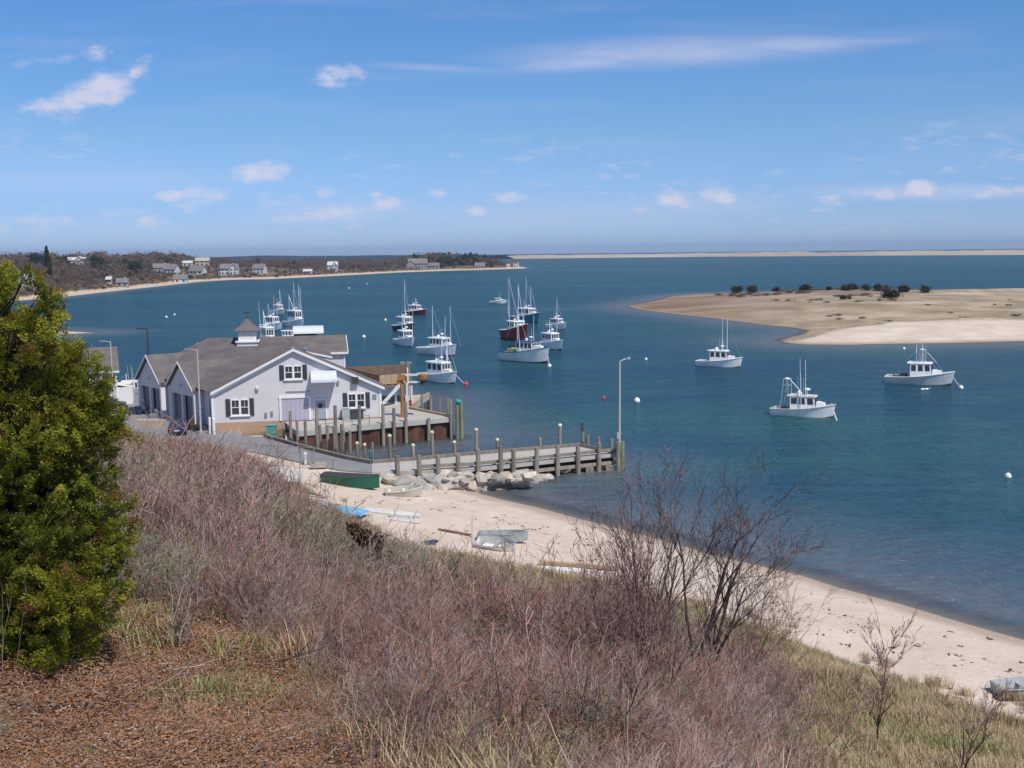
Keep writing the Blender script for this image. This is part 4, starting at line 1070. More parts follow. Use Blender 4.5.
# ------------------------------------------------------------------ low pier with its ramp
pf = P2([(372,472.5),(420,471),(470,468.5),(509,465),(560,459.5),(616,453.8)], LOTZ)
pb = P2([(579,446.3),(545,449),(509,452),(460,456),(420,460),(372,463.5)], LOTZ)
pr = empty('low_pier', (pf[3][0], pf[3][1], 0), 0, 'low timber pier with a pale deck running out from the parking lot over the boulders', 'pier')
pl = Matrix.Translation(-Vector((pf[3][0], pf[3][1], 0)))
mb = LB(); mb.prism(pf + pb, LOTZ - .3, LOTZ + .05); mb.build('deck', deckc, pr, pl)
mb = LB()
def beam(pts, z, w, h, off=0):
    for P, Q in zip(pts[:-1], pts[1:]):
        P, Q = Vector((*P[:2], 0)), Vector((*Q[:2], 0)); d = (Q - P).normalized(); s_ = Vector((-d.y, d.x, 0))
        mb.slab([atz(P + s_ * off, z), atz(Q + s_ * off, z), atz(Q + s_ * (off + w), z), atz(P + s_ * (off + w), z)], Vector((0, 0, h)))
beam(pf[1:], LOTZ + .25, .28, .26, .0); mb.build('front_kerb', wood, pr, pl)
mb = LB(); beam([pf[-1], pb[0]], LOTZ + .07, .28, .3); beam([pf[3], pf[4], pf[5]], .5, .2, .3, -.12); mb.build('waler', wood, pr, pl)
mb = LB(); bk = [(p[0], p[1]) for p in pb]; beam(bk, LOTZ + .07, .3, .28, -.0)
bs = P2([(372,463.5),(345,458.5),(300,447),(266,437)], LOTZ); beam(bs, LOTZ + .05, .35, .28, -.1); mb.build('back_kerb', wood, pr, pl)
mb = LB(); zigzag(mb, Vector((*pf[3], 0)) + Vector((0, .9, 0)), Vector((*pf[5], 0)) + Vector((-.3, .7, 0)), -2.5, LOTZ - .28, .3, .7)
zigzag(mb, Vector((*pf[5], 0)) + Vector((-.3, .7, 0)), Vector((*pb[0], 0)) + Vector((-.3, 0, 0)), -2.5, LOTZ - .28, .3, .7); mb.build('sheet_piling', rust, pr, pl)
mb = LB(); bsp = [Vector((*p, 0)) for p in bs]
for P, Q in zip(bsp[:-1], bsp[1:]): zigzag(mb, Q, P, -2.5, LOTZ - .1, .2, .7)
zigzag(mb, bsp[0], Vector((*pb[0], 0)), -2.5, LOTZ - .28, .2, .7)
mb.build('retaining_wall', rust, pr, pl)
for (px, a_, b2) in ((397.5,455.5,471.5),(419.5,455,472),(437.5,455,471),(457.5,455,470.5),(478,449,470.5),(500,446,469),(512.7,449,471),(535,447.5,474),(556,446,473),(577,445.5,472),(597,443,471)):
    pile_at('pile', linepos(pf, px, .26), px, a_, parent=pr, inv=pl, r=.22)
for (px, a_, b2, cp) in ((391.5,436,458.5,ylcap),(414,445.5,457,ylcap),(434,432.5,456,ylcap),(456.5,442.5,455,ylcap),(477,430,453,ylcap),(499,440,452,ylcap),(541.5,437.5,449,None),(560.5,425.5,447,white),(580,432,446.5,None),(586,435,446.5,None),(596,437,448.5,None),(609.5,439,451,None)):
    pile_at('pile', linepos(pb if px < 575 else [pb[0], pf[-1]], px, -.25), px, a_, parent=pr, inv=pl, r=.18, cap=cp)
pile('pile', 582.3, 423, 446, LOTZ, darkwood, .13, pr, inv=pl)
for (px, py) in ((568.5, 470), (590, 470), (610, 468)):
    c = U(px, py, .3); mb = LB(); mb.box((c.x, c.y + .5, -.35), (.7, .6, 1.6)); mb.build('footing', wood, pr, pl)
mb = LB(); c0 = U(470, 467, 1.9)
# end dolphin and lamp
for k, (px, a_) in enumerate(((618.3, 442), (621.8, 441.5), (620, 444))):
    pile('pile', px, a_, 470.5 - k * 1.2, 0, grn if k < 2 else wood, .23, pr, inv=pl)
c = U(619.3, 470, 0); zb = Uy(619.3, 446, c.y).z; zt = Uy(617, 361.5, c.y).z
lp = empty('dock_lamp', (c.x, c.y, zb - .6), 0, 'tall pale lamp pole with a short arm at the end of the low pier', 'lamp post')
mb = MB(); mb.tube((0, 0, 0), (.05, 0, zt - zb + .6), .13, .075, 10); mb.box((-.12, 0, 1.6), (.18, .2, .6)); mb.build('pole', mat('weathered_tan_pole', (.46, .43, .38), .7, .1, 2), lp)
mb = MB(); h = zt - zb + .55; mb.path([(0, 0, h), (.35, 0, h + .22), (.75, 0, h + .3)], .045); mb.build('arm', offwhite, lp)
mb = MB(); mb.lathe((.85, 0, h + .2), [(.0, 0), (.2, .04), (.16, .2), (.05, .28), (0, .3)], 10); mb.build('lamp_head', galv, lp)
# piles along the ramp kerb in the basin
RP = 'bare grey mooring pile in the row along the ramp kerb beside the basin'
k = 0
for (px, a_, b2) in ((279.5,427,438.5),(286.5,411,441),(294,421,441.5),(302,421,443.5),(317,425,447),(324.5,425,449),(331.5,426,451),(340,429.5,452),(346.5,430.5,454)):
    pile_at('mooring_pile', linepos(bs, px, -.45), px, a_, r=.16, thing=(RP, 'piling', 'piles along the ramp kerb'))
for (px, a_, b2, lb) in ((310.5, 408, 445.5, 'tall grey pile in the basin in front of the lilac sliding door'), (334, 424, 448, 'short stout grey pile at the inner corner of the basin')):
    pile_at('mooring_pile', linepos(bs, px, -.9), px, a_, r=.19, thing=(lb, 'piling', 'piles along the ramp kerb'))
for (px, a_, b2) in ((354, 443.5, 457), (361.5, 445, 458.5)):
    pile_at('mooring_pile', linepos(bs, px, -.45), px, a_, r=.16, cap=ylcap, thing=('short grey pile with a pale yellow cap at the bend of the ramp kerb', 'piling', 'piles along the ramp kerb'))
o = pile_at('mooring_pile', linepos(bs, 368, -.5), 368, 442.5, r=.13, thing=('thin grey pile without a cap beside the teal drum', 'piling', 'piles along the ramp kerb'))
c = U(371.5, 459, LOTZ + .1); mb = MB(); mb.lathe((0, 0, 0), [(.2, 0), (.22, .1), (.2, .4), (.22, .7), (.2, .8), (0, .8)], 12); o = mb.build('drum', teal); o.location = c; tag(o, 'teal drum at the bend of the ramp kerb', 'drum')
c = U(271.5, 436, LOTZ); mb = MB(); mb.box((0, 0, .55), (1.0, .7, 1.1)); mb.box((0, 0, 1.15), (1.1, .8, .1)); mb.box((.2, -.37, .6), (.5, .06, .6)); o = mb.build('bin', mat('sea_green_paint', (.10, .33, .29), .5, .1)); o.location = c; tag(o, 'sea green waste bin at the start of the ramp kerb', 'bin')

# ------------------------------------------------------------------ boulders of the riprap
rockm = [mat('granite_pale', (.40, .34, .28), .95, .2, 1.2, .15, bump=1.0, bscale=3, col2=(.58, .50, .42), detail=8, rnd=.2), mat('granite_grey', (.27, .26, .245), .95, .2, 1.2, .15, bump=1.0, bscale=3, col2=(.48, .44, .40), detail=8, rnd=.2)]
import bmesh
def rockmesh(seed, k):
    r = random.Random(seed); bm = bmesh.new(); bmesh.ops.create_icosphere(bm, subdivisions=2, radius=1)
    cuts = [(Vector((r.uniform(-1, 1), r.uniform(-1, 1), r.uniform(-.6, 1))).normalized(), r.uniform(.5, .85)) for _ in range(9)]
    for v in bm.verts:
        for n, d in cuts:
            q = v.co.dot(n)
            if q > d: v.co -= n * (q - d)
        v.co *= 1 + r.uniform(-.04, .04)
    me = bpy.data.meshes.new('boulder'); bm.to_mesh(me); bm.free(); me.materials.append(rockm[k]); return me
RM = [rockmesh(40 + i, i % 2) for i in range(8)]
random.seed(11)
rk = []
top = [(384,470),(420,472.5),(470,472),(500,473),(530,476),(548,478)]; bot = [(384,480),(412,488),(450,489.5),(480,487),(510,483),(553,479)]
for i in range(150):
    t = random.random(); q = random.random()
    if i < 12: t = (i + .5) / 12; q = .95
    ix = lambda L_: np.interp(t, np.linspace(0, 1, len(L_)), [a_[0] for a_ in L_]); iy = lambda L_: np.interp(t, np.linspace(0, 1, len(L_)), [a_[1] for a_ in L_])
    px = ix(top) * (1 - q) + ix(bot) * q; py = iy(top) * (1 - q) + iy(bot) * q
    z = 1.35 * (1 - q) + .05
    s_ = random.choice((.4, .5, .6, .75, .95)) * random.uniform(.85, 1.15) * (1.15 if q > .6 else .9) * (.75 if t < .25 else 1)
    c = U(px, py, z)
    for _ in range(4): c = U(px, py, max(H(c.x, c.y), -.1) + .18 * s_)
    o = bpy.data.objects.new('boulder', RM[i % 8]); COL.objects.link(o)
    o.location = c; o.scale = (s_ * random.uniform(.9, 1.3), s_ * random.uniform(.8, 1.1), s_ * random.uniform(.55, .8)); o.rotation_euler = (random.uniform(-.3, .3), random.uniform(-.3, .3), random.uniform(0, 6))
    tag(o, 'angular granite boulder in the riprap heaped along the foot of the low pier', 'boulder', 'riprap boulders by the pier')

# ------------------------------------------------------------------ lamp posts on the lot
def lamppost(px, yb, yt, z, label, head=-1, m=polegrey, y=None):
    c = U(px, yb, z) if y is None else Uy(px, yb, y)
    t = Uy(px - 1.5, yt, c.y); h = t.z - z
    o = empty('street_lamp', (c.x, c.y, z), 0, label, 'street lamp')
    mb = MB(); mb.lathe((0, 0, 0), [(.22, 0), (.22, .3), (.12, .35), (.075, h), (0, h)], 10); mb.build('pole', m, o)
    mb = MB(); mb.tube((0, 0, h - .15), (head * .7, 0, h - .02), .045, n=6); mb.build('arm', m, o)
    mb = MB(); mb.box((head * .95, 0, h), (.75, .35, .18)); mb.build('lamp_head', darkmetal if m is darkmetal else galv, o)
lamppost(201, 433.5, 349, LOTZ, 'tall pale grey street lamp in front of the garage bays', -1)
lamppost(114, 407, 341, LOTZ, 'pale street lamp beside the small white house', -1)
lamppost(149, 0, 328.5, LOTZ, 'dark street lamp rising behind the garage bay roofs', -1, darkmetal, y=146) if False else None
c = Uy(148.5, 358, 147.0); t = Uy(147.5, 328.5, 147.0); h = t.z - LOTZ
o = empty('street_lamp', (c.x, c.y, LOTZ), 0, 'dark street lamp rising behind the garage bay roofs', 'street lamp')
mb = MB(); mb.tube((0, 0, 0), (0, 0, h), .14, .1, 8); mb.build('pole', darkmetal, o)
mb = MB(); mb.tube((0, 0, h - .1), (-.6, 0, h), .05, n=6); mb.build('arm', darkmetal, o)
mb = MB(); mb.box((-.85, 0, h), (.9, .4, .22)); mb.build('lamp_head', darkmetal, o)
for i, (px, yt, yb) in enumerate(((210.2, 417, 433.8), (214.3, 418, 434.5))):
    c = U(px, yb, LOTZ); mb = MB(); hh = Uy(px, yt, c.y).z - LOTZ; mb.lathe((0, 0, 0), [(.13, 0), (.13, hh - .1), (.06, hh), (0, hh)], 10); o = mb.build('bollard', white); o.location = c
    tag(o, ['left one of the two white bollards at the near corner of the building', 'right one of the two white bollards at the near corner of the building'][i], 'bollard', 'white bollards')

# ------------------------------------------------------------------ small white house behind the evergreen
c0 = U(84, 406.5, LOTZ); c1 = U(118.5, 404.5, LOTZ)
tt = (c1 - c0).normalized(); an = math.atan2(tt.y, tt.x); W2 = 11.0
org = c1 - tt * W2
hs = empty('small_house', org, an, 'small cream house with a grey roof at the left end of the parking lot', 'house')
hz2 = Uy(118, 371, c1.y).z - LOTZ; zr2 = Uy(110, 348.5, c1.y + 2.5).z - LOTZ
cream = mat('cream_clapboard', (.62, .55, .53), .7, .05, 1.2); add_courses(cream)
mb = MB(); D_ = 6.0
mb.prism([(0, 0), (W2, 0), (W2, D_), (0, D_)], -.3, hz2); mb.slab([(W2, 0, hz2), (W2, D_, hz2), (W2, D_ / 2, zr2 - .15)], (-.2, 0, 0)); mb.slab([(0, 0, hz2), (0, D_, hz2), (0, D_ / 2, zr2 - .15)], (.2, 0, 0))
mb.build('wall', cream, hs)
mb = MB(); roofslab(mb, [(-.3, -.35, hz2 - .1), (W2 + .3, -.35, hz2 - .1), (W2 + .3, D_ / 2, zr2), (-.3, D_ / 2, zr2)]); roofslab(mb, [(-.3, D_ + .35, hz2 - .1), (W2 + .3, D_ + .35, hz2 - .1), (W2 + .3, D_ / 2, zr2), (-.3, D_ / 2, zr2)])
mb.build('roof', shingle, hs)
mb = MB(); mb.box((W2 / 2, -.38, hz2 - .05), (W2 + .6, .06, .25)); mb.build('eave_board', white, hs)
mb = MB(); mb.box((W2 - .1, -.04, hz2 / 2), (.22, .09, hz2)); mb.build('corner_board', white, hs)
mb = MB(); mb.box((W2 - 1.4, -.05, hz2 - .9), (1.1, .1, .8)); wf = mb.build('window', white, hs)
for s_ in (-.24, .24):
    mb = MB(); mb.box((W2 - 1.4 + s_, -.11, hz2 - .9), (.38, .03, .6)); mb.build('pane', glass, wf)
mb = MB(); mb.box((W2 - 1.5, -.1, 1.9), (.7, .25, .5)); mb.build('air_conditioner', white, hs)
mb = MB(); mb.box((W2 + .9, 1.5, 1.1), (1.8, 3.0, 2.2)); mb.prism([(W2, 0), (W2 + 1.9, 0), (W2 + 1.9, 3.1), (W2, 3.1)], [2.5, 2.1, 2.1, 2.5], [2.6, 2.2, 2.2, 2.6]); mb.build('side_porch', white, hs)

# ------------------------------------------------------------------ vehicles
def vehicle(name, label, cat, loc, rz, paint, L_=4.6, Wd=1.85, Hh=1.5, pickup=False):
    o = empty(name, loc, rz, label, cat)
    mb = MB(); hw = Wd / 2
    if pickup: prof = [(-L_/2,.45),(-L_/2,1.05),(-.3,1.05),(-.25,1.1),(1.3,1.1),(L_/2-.1,1.0),(L_/2,.8),(L_/2,.45)]
    else: prof = [(-L_/2,.4),(-L_/2,.95),(-L_/2+.3,1.02),(1.0,1.0),(L_/2-.2,.85),(L_/2,.6),(L_/2,.35)]
    mb.slab([(x, -hw, z) for x, z in prof], (0, Wd, 0)); body = mb.build('body', paint, o, bevel=.05)
    mb = MB()
    cab = [(-.2,1.05),(-.1,1.75),(1.1,1.75),(1.75,1.08)] if pickup else [(-L_/2+.25,1.0),(-L_/2+.75,Hh),(.35,Hh),(1.15,.98)]
    n = len(cab); vs = [(x, -hw + .06 + (.14 if z > 1.2 else 0), z) for x, z in cab] + [(x, hw - .06 - (.14 if z > 1.2 else 0), z) for x, z in cab]
    mb.add(vs, [tuple(range(n)), tuple(range(n, 2 * n))[::-1]] + [(i_, (i_ + 1) % n, n + (i_ + 1) % n, n + i_) for i_ in range(n)])
    mb.build('cabin', paint, o)
    mb = MB(); (x0, z0), (x1, z1), (x2, z2), (x3, z3) = cab
    def gl(P): mb.slab(P, (Vector(P[1]) - Vector(P[0])).cross(Vector(P[2]) - Vector(P[0])).normalized() * .02)
    f = lambda a_, b2, t: a_ + (b2 - a_) * t
    for sg in (-1, 1):
        y0, y1 = sg * (hw - .05), sg * (hw - .19)
        P = [(f(x0,x1,.15)+.1, y0, z0+.08), (f(x0,x1,.9)+.08, y1, z1-.08), (x2-.05, y1, z2-.08), (x3-.18, y0, z3+.06)]
        gl(P if sg < 0 else P[::-1])
    gl([(f(x0,x1,.12)-.02, hw-.25, z0+.1), (f(x0,x1,.88)-.02, hw-.32, z1-.06), (f(x0,x1,.88)-.02, -hw+.32, z1-.06), (f(x0,x1,.12)-.02, -hw+.25, z0+.1)])
    gl([(f(x2,x3,.1)+.03, hw-.3, z2-.06), (f(x2,x3,.9)+.03, hw-.2, z3+.1), (f(x2,x3,.9)+.03, -hw+.2, z3+.1), (f(x2,x3,.1)+.03, -hw+.3, z2-.06)])
    mb.build('window', glass, o)
    for sx in (-L_ * .31, L_ * .31):
        for sy in (-1, 1):
            mb = MB(); mb.lathe((sx, sy * (hw - .12) - .11, .33), [(.2, 0), (.33, .02), (.33, .2), (.2, .22)], 14, 'Y'); wv_ = mb.build('wheel', black, o)
            mb = MB(); mb.lathe((sx, sy * (hw - .12) - .115, .33), [(.18, 0), (.19, .23)], 10, 'Y'); mb.build('rim', galv, wv_)
    for sy in (-1, 1):
        mb = MB(); mb.box((-L_/2 - .01, sy * (hw - .22), .82), (.05, .3, .2)); mb.build('tail_light', red, o)
        mb = MB(); mb.box((L_/2 - .02, sy * (hw - .28), .68), (.06, .35, .16)); mb.build('headlight', offwhite, o)
    mb = MB(); mb.box((-L_/2 - .01, 0, .62), (.03, .5, .14)); mb.build('number_plate', offwhite, o)
bluep = mat('dark_blue_paint', (.02, .035, .09), .25, .1, 1, .6); blackp = mat('black_paint', (.018, .018, .02), .25, .1, 1, .6)
vehicle('parked_car', 'dark blue parked car seen from behind in front of the garage bays', 'car', U(179, 433, LOTZ), math.atan2(.95, -.2), bluep)
vehicle('pickup_truck', 'black pickup truck parked in front of the small cream house', 'truck', U(104, 411, LOTZ), .25, blackp, 5.2, 1.95, pickup=True)
# rubble loading bank, gear heaps, shed by the bays
c = U(150, 427, LOTZ); mb = MB(); mb.prism([(-1.8, 0), (1.6, -.5), (1.7, .5), (-1.6, 1.0)], 0, .75); mb.prism([(-1.7, .08), (1.5, -.4), (1.6, .42), (-1.5, .9)], .75, .81)
o = mb.build('loading_bank', mat('pale_block', (.40, .33, .26), .95, .2, 2, .1, bump=.6, col2=(.5, .42, .33))); o.location = c; tag(o, 'low tan loading bank left of the parked dark blue car', 'loading bank')
c = U(127.5, 402, LOTZ); mb = MB(); mb.box((0, 0, 1.2), (1.4, 1.4, 2.4)); mb.prism([(-.8, -.8), (.8, -.8), (.8, .8), (-.8, .8)], [2.4, 2.4, 2.7, 2.7], [2.5, 2.5, 2.8, 2.8]); mb.box((.1, -.73, 1.0), (.7, .06, 1.9)); o = mb.build('small_shed', offwhite); o.location = c; tag(o, 'narrow white shed between the cream house and the garage bays', 'shed')
def heap(px, py, w_, m_, lb, z=LOTZ, name='gear_heap', n=7, cat='gear', h=.9):
    c = U(px, py, z); r = random.Random(int(px)); mb = MB()
    for k in range(n):
        s_ = r.uniform(.3, .55); mb.box((r.uniform(-w_/2, w_/2), r.uniform(-.5, .5), s_ / 2 + (.0 if k < n * .6 else s_ * .9) * h), (s_ * 1.6, s_, s_), r.uniform(0, 3))
    o = mb.build(name, m_, bevel=.03); o.location = c; tag(o, lb, cat)
heap(134, 414, 2.2, mat('navy_canvas', (.03, .045, .10), .9, .2, 3), 'heap of navy blue covered gear at the far garage bay')
heap(157, 417, 1.6, mat('grey_crates', (.25, .25, .27), .9, .3, 3), 'pile of grey crates in front of the second garage bay')
heap(187, 428.5, 1.8, mat('rust_barrels', (.10, .06, .05), .9, .3, 3), 'dark rusty gear heap right of the parked dark blue car')
heap(203, 430, 1.6, darkmetal, 'black gear heap beside the near garage door')
heap(122, 413, 2.5, darkwood, 'stack of dark timber between the pickup truck and the bays', n=8)
# chain link fence at the foot of the lot
f0 = U(232, 463, LOTZ); f1 = U(278, 466, LOTZ); f2 = U(314.5, 468, LOTZ)
fe = empty('chain_link_fence', f0, 0, 'low chain link fence with thin grey posts between the lot and the beach', 'fence')
fi = Matrix.Translation(-f0); hf = Uy(314.5, 447.5, f2.y).z - LOTZ
for p in (f0, f1, f2):
    mb = LB(); mb.tube(p + Vector((0, 0, -.5)), p + Vector((0, 0, hf)), .05, n=7); mb.build('post', galv, fe, fi)
mb = LB(); mb.path([f0 + Vector((0, 0, hf)), f1 + Vector((0, 0, hf)), f2 + Vector((0, 0, hf))], .03)
mb.build('top_rail', galv, fe, fi)
mb = LB()
for P, Q in ((f0, f1), (f1, f2)):
    l = (Q - P).length; n = int(l / .18)
    for k in range(n):
        for sg in (0, 1):
            t0, t1 = k / n, min(1, (k + hf / .18 * .5) / n)
            a_, b2 = P.lerp(Q, t0), P.lerp(Q, t1)
            if sg: a_, b2 = P.lerp(Q, t1), P.lerp(Q, t0)
            mb.tube(a_, b2 + Vector((0, 0, hf)), .004, n=3, cap=False)
mb.build('wire_mesh', galv, fe, fi)
c = U(305.5, 464, LOTZ); mb = MB(); mb.lathe((0, 0, 0), [(.1, 0), (.1, .8), (.17, .85), (.17, 1.05), (0, 1.1)], 10); o = mb.build('marker_post', white); o.location = c; tag(o, 'short white marker post beside the last fence post', 'post')
c = U(318.5, 467.5, LOTZ); mb = MB(); mb.box((0, 0, .2), (1.4, .5, .35)); mb.box((0, .1, .42), (1.2, .3, .08)); o = mb.build('parking_kerb', conc); o.location = c; tag(o, 'pale concrete block beside the end of the chain link fence', 'block')
# ------------------------------------------------------------------ lobster boats
def P1(name, c, **k): return mat(name, c, k.pop('rough', .45), .08, 1.5, .4, **k)
hullw = P1('hull_white', (.76, .77, .78)); hullgrey = P1('hull_grey', (.50, .52, .53)); hullbuff = P1('hull_cream', (.62, .57, .50)); hullred = P1('hull_red', (.30, .02, .03)); hullblue = P1('hull_teal_blue', (.02, .16, .24))
hullblack = P1('hull_black_green', (.015, .03, .035)); hullmaroon = P1('hull_maroon', (.13, .02, .02)); boot = P1('boot_top', (.03, .04, .035)); cabw = P1('cabin_white', (.82, .82, .82)); cabred = P1('cabin_trim_red', (.45, .16, .12)); bluetrim = P1('blue_trim', (.03, .05, .16)); deckp = P1('deck_grey', (.42, .42, .40), rough=.8)
alum = mat('aluminium_tube', (.55, .56, .58), .4, .05, 3, .5, .5)
whip = mat('white_fibreglass_rod', (.75, .76, .78), .5, .05, 3)
def boat(label, px, py, Lg, head, hull=hullw, rail=hullw, beam=.33, fb=.085, house=(.40, .26), masts=((.1, 0, 5),), outrig=0, gallows=0, radar=1, gear=(), seed=1, group='fishing boats moored in the harbour', name='fishing_boat', cat='fishing boat', cabin=cabw, trimc=None, tripod=0, lofty=1.0, nwin=3):
    lofty *= 1.18; fb *= 1.36; Lg *= (.80 if px > 600 else .93); beam *= 1.12; house = (house[0] - .03, house[1] + .06)
    c = U(px, py, 0); o = empty(name, c, rad(head), label, cat, group); B = Lg * beam
    r = random.Random(seed)
    st = np.linspace(0, 1, 15)
    def wid(t): return B / 2 * (0.90 + .10 * math.sin(t * 3)) * (1 - max(0, (t - .42) / .58) ** 2.3)
    def sheer(t): return Lg * fb * (1.0 + .95 * t ** 2.2)
    def keel(t): return -.35 + (0.0 if t < .85 else (t - .85) / .15 * .25)
    rows = 6; vs = []
    for t in st:
        x = -Lg / 2 + t * Lg
        for k in range(rows):
            f = k / (rows - 1); h = keel(t) + (sheer(t) - keel(t)) * f
            w = wid(t) * (0.62 + .38 * f ** (.55 + .9 * t)); w = max(w * (1 - .5 * max(0, t - .6) * (1 - f)), .02)
            xr = x + (0 if t < .7 else (t - .7) / .3 * f * Lg * .05)
            vs.append((xr, w, h))
    n = len(st); vs2 = vs + [(x, -y, z) for x, y, z in vs]
    fs = []; mi = []
    for s_ in (0, 1):
        for i_ in range(n - 1):
            for k in range(rows - 1):
                a_ = s_ * n * rows + i_ * rows + k; f_ = (a_, a_ + rows, a_ + rows + 1, a_ + 1)
                fs.append(f_ if s_ == 0 else f_[::-1]); mi.append(1 if k < 1 else 0)
    fs.append(tuple(range(rows)) + tuple(n * rows + k for k in range(rows))[::-1]); mi.append(0)
    for k in range(rows - 1):
        a_ = (n - 1) * rows + k; b2 = a_ + n * rows; fs.append((a_, a_ + 1, b2 + 1, b2)); mi.append(0)
    mb = MB(); mb.add(vs2, fs); mb.m = mi; mb.build('hull', [hull, boot], o, smooth=False)
    mb = MB(); top_ = [(vs[i_ * rows + rows - 1]) for i_ in range(n)]
    vv = []; 
    for i_, (x, y, z) in enumerate(top_):
        dz_ = .55 if st[i_] < house[0] + .02 else .06
        for sg in (-1, 1): vv.append((x, sg * max(y - .05, .01), z - dz_))
    mb.add(vv, [(2 * i_, 2 * i_ + 1, 2 * i_ + 3, 2 * i_ + 2) for i_ in range(n - 1)]); mb.build('deck', deckp, o)
    mb = MB()
    for sg in (-1, 1):
        for (x, y, z), (x2, y2, z2) in zip(top_[:-1], top_[1:]):
            mb.tube((x, sg * y, z), (x2, sg * y2, z2), .07, n=6)
    x, y, z = top_[0]; mb.tube((x, -y, z), (x, y, z), .07, n=6)
    mb.build('gunwale', trimc or rail, o)
    # wheelhouse
    if house[1] > 0:
        xa = -Lg / 2 + house[0] * Lg; xb = xa + house[1] * Lg; zb_ = sheer(house[0]) - .3; hh = (1.95 if Lg > 8 else 1.6) * lofty; zt = zb_ + hh
        w0 = wid(house[0]) * .80; w1 = wid(house[0] + house[1]) * .74; rk = .28
        mb = MB(); pl_ = [(xa, -w0), (xb, -w1), (xb, w1), (xa, w0)]
        mb.add([(xa, -w0, zb_), (xb, -w1, zb_), (xb, w1, zb_), (xa, w0, zb_), (xa, -w0 * .93, zt), (xb - rk, -w1 * .93, zt), (xb - rk, w1 * .93, zt), (xa, w0 * .93, zt)],
               [(0, 3, 2, 1), (4, 5, 6, 7), (0, 1, 5, 4), (2, 3, 7, 6), (1, 2, 6, 5), (3, 0, 4, 7)])
        # trunk cabin forward
        xc = xb + Lg * .15; wc = wid(.5 + (xc / Lg)) * .62; zc = sheer(.5 + xc / Lg) + .32
        mb.add([(xb, -w1 * .85, zb_), (xc, -wc, zb_), (xc, wc, zb_), (xb, w1 * .85, zb_), (xb, -w1 * .8, zc + .1), (xc - .2, -wc * .8, zc), (xc - .2, wc * .8, zc), (xb, w1 * .8, zc + .1)],
               [(0, 3, 2, 1), (4, 5, 6, 7), (0, 1, 5, 4), (2, 3, 7, 6), (1, 2, 6, 5)])
        wh_ = mb.build('wheelhouse', cabin, o)
        mb = MB(); mb.add([(xa - Lg * .05, -w0 * 1.02, zt), (xb - rk + .18, -w1 * 1.04, zt), (xb - rk + .18, w1 * 1.04, zt), (xa - Lg * .05, w0 * 1.02, zt),
                           (xa - Lg * .05, -w0 * .98, zt + .13), (xb - rk + .05, -w1 * .98, zt + .13), (xb - rk + .05, w1 * .98, zt + .13), (xa - Lg * .05, w0 * .98, zt + .13)],
                          [(0, 3, 2, 1), (4, 5, 6, 7), (0, 1, 5, 4), (2, 3, 7, 6), (1, 2, 6, 5), (3, 0, 4, 7)])
        mb.build('wheelhouse_roof', trimc or cabw, wh_)
        zl, zh = zb_ + hh * .52, zb_ + hh * .90
        for sg in (-1, 1):
            for k in range(nwin):
                t0, t1 = (k + .16) / nwin, (k + .84) / nwin
                def pt(t, z):
                    f = (z - zb_) / hh; xe = xb - rk * f
                    return ((xa + (xe - xa) * t), sg * ((w0 + (w1 - w0) * t) * (1 - .07 * f) + .015), z)
                P = [pt(t0, zl), pt(t1, zl), pt(t1, zh), pt(t0, zh)]
                mb = MB(); mb.slab(P, (0, sg * .015, 0)); mb.build('window', glass, wh_)
        for k in range(3):
            y0, y1 = -w1 * .86 + w1 * 1.72 * (k + .08) / 3, -w1 * .86 + w1 * 1.72 * (k + .92) / 3
            f0, f1 = (zl - zb_) / hh, (zh - zb_) / hh
            mb = MB(); mb.slab([(xb - rk * f0 + .015, y0, zl), (xb - rk * f0 + .015, y1, zl), (xb - rk * f1 + .015, y1, zh), (xb - rk * f1 + .015, y0, zh)], (.015, 0, 0)); mb.build('window', glass, wh_)
        mb = MB(); mb.slab([(xa - .015, -w0 * .1, zb_ + .1), (xa - .015, w0 * .35, zb_ + .1), (xa - .015, w0 * .35, zt - .15), (xa - .015, -w0 * .1, zt - .15)], (-.02, 0, 0)); mb.build('doorway', black, wh_)
        if radar:
            mb = MB(); rx = xa + house[1] * Lg * .6; mb.tube((rx, 0, zt + .1), (rx, 0, zt + .75), .06, n=6); mb.lathe((rx, 0, zt + .7), [(.2, 0), (.36, .06), (.36, .2), (.2, .28), (0, .28)], 12); mb.build('radar', cabw, o)
            mb = MB(); mb.lathe((rx - .9, -.3, zt + .12), [(.28, 0), (.3, .35), (.15, .5), (0, .52)], 10); mb.build('life_raft', cabw, o)
        zr_ = zt
    else: zr_ = sheer(.4)
    for (mx_, my_, mh) in masts:
        x = mx_ * Lg; mb = MB(); mb.tube((x, my_ * B, .3), (x, my_ * B, mh), .075, .045, 7); mb.build('mast', whip, o)
        mb = MB(); mb.tube((x, my_ * B, mh * .96), (x - .25 * Lg, my_ * B * .3, zr_ + .1), .02, n=4); mb.tube((x, my_ * B, mh * .96), (x + .35 * Lg, 0, sheer(.9)), .02, n=4); mb.build('stay', alum, o)
    for k in range(outrig):
        sg = -1 if k % 2 else 1; x = (.02 + .1 * (k // 2)) * Lg
        mb = MB(); mb.tube((x, sg * B * .38, sheer(.5)), (x - .2, sg * B * .46, zr_ + 3.8 * lofty + r.uniform(-.5, .8)), .06, .03, 6); mb.build('outrigger', whip, o)
    for k in range(3):
        x = r.uniform(-.05, .12) * Lg; y = r.uniform(-.3, .3) * B; mb = MB(); mb.tube((x, y, zr_), (x - .1, y, zr_ + r.uniform(1.4, 2.8)), .022, .012, 4); mb.build('antenna', whip, o)
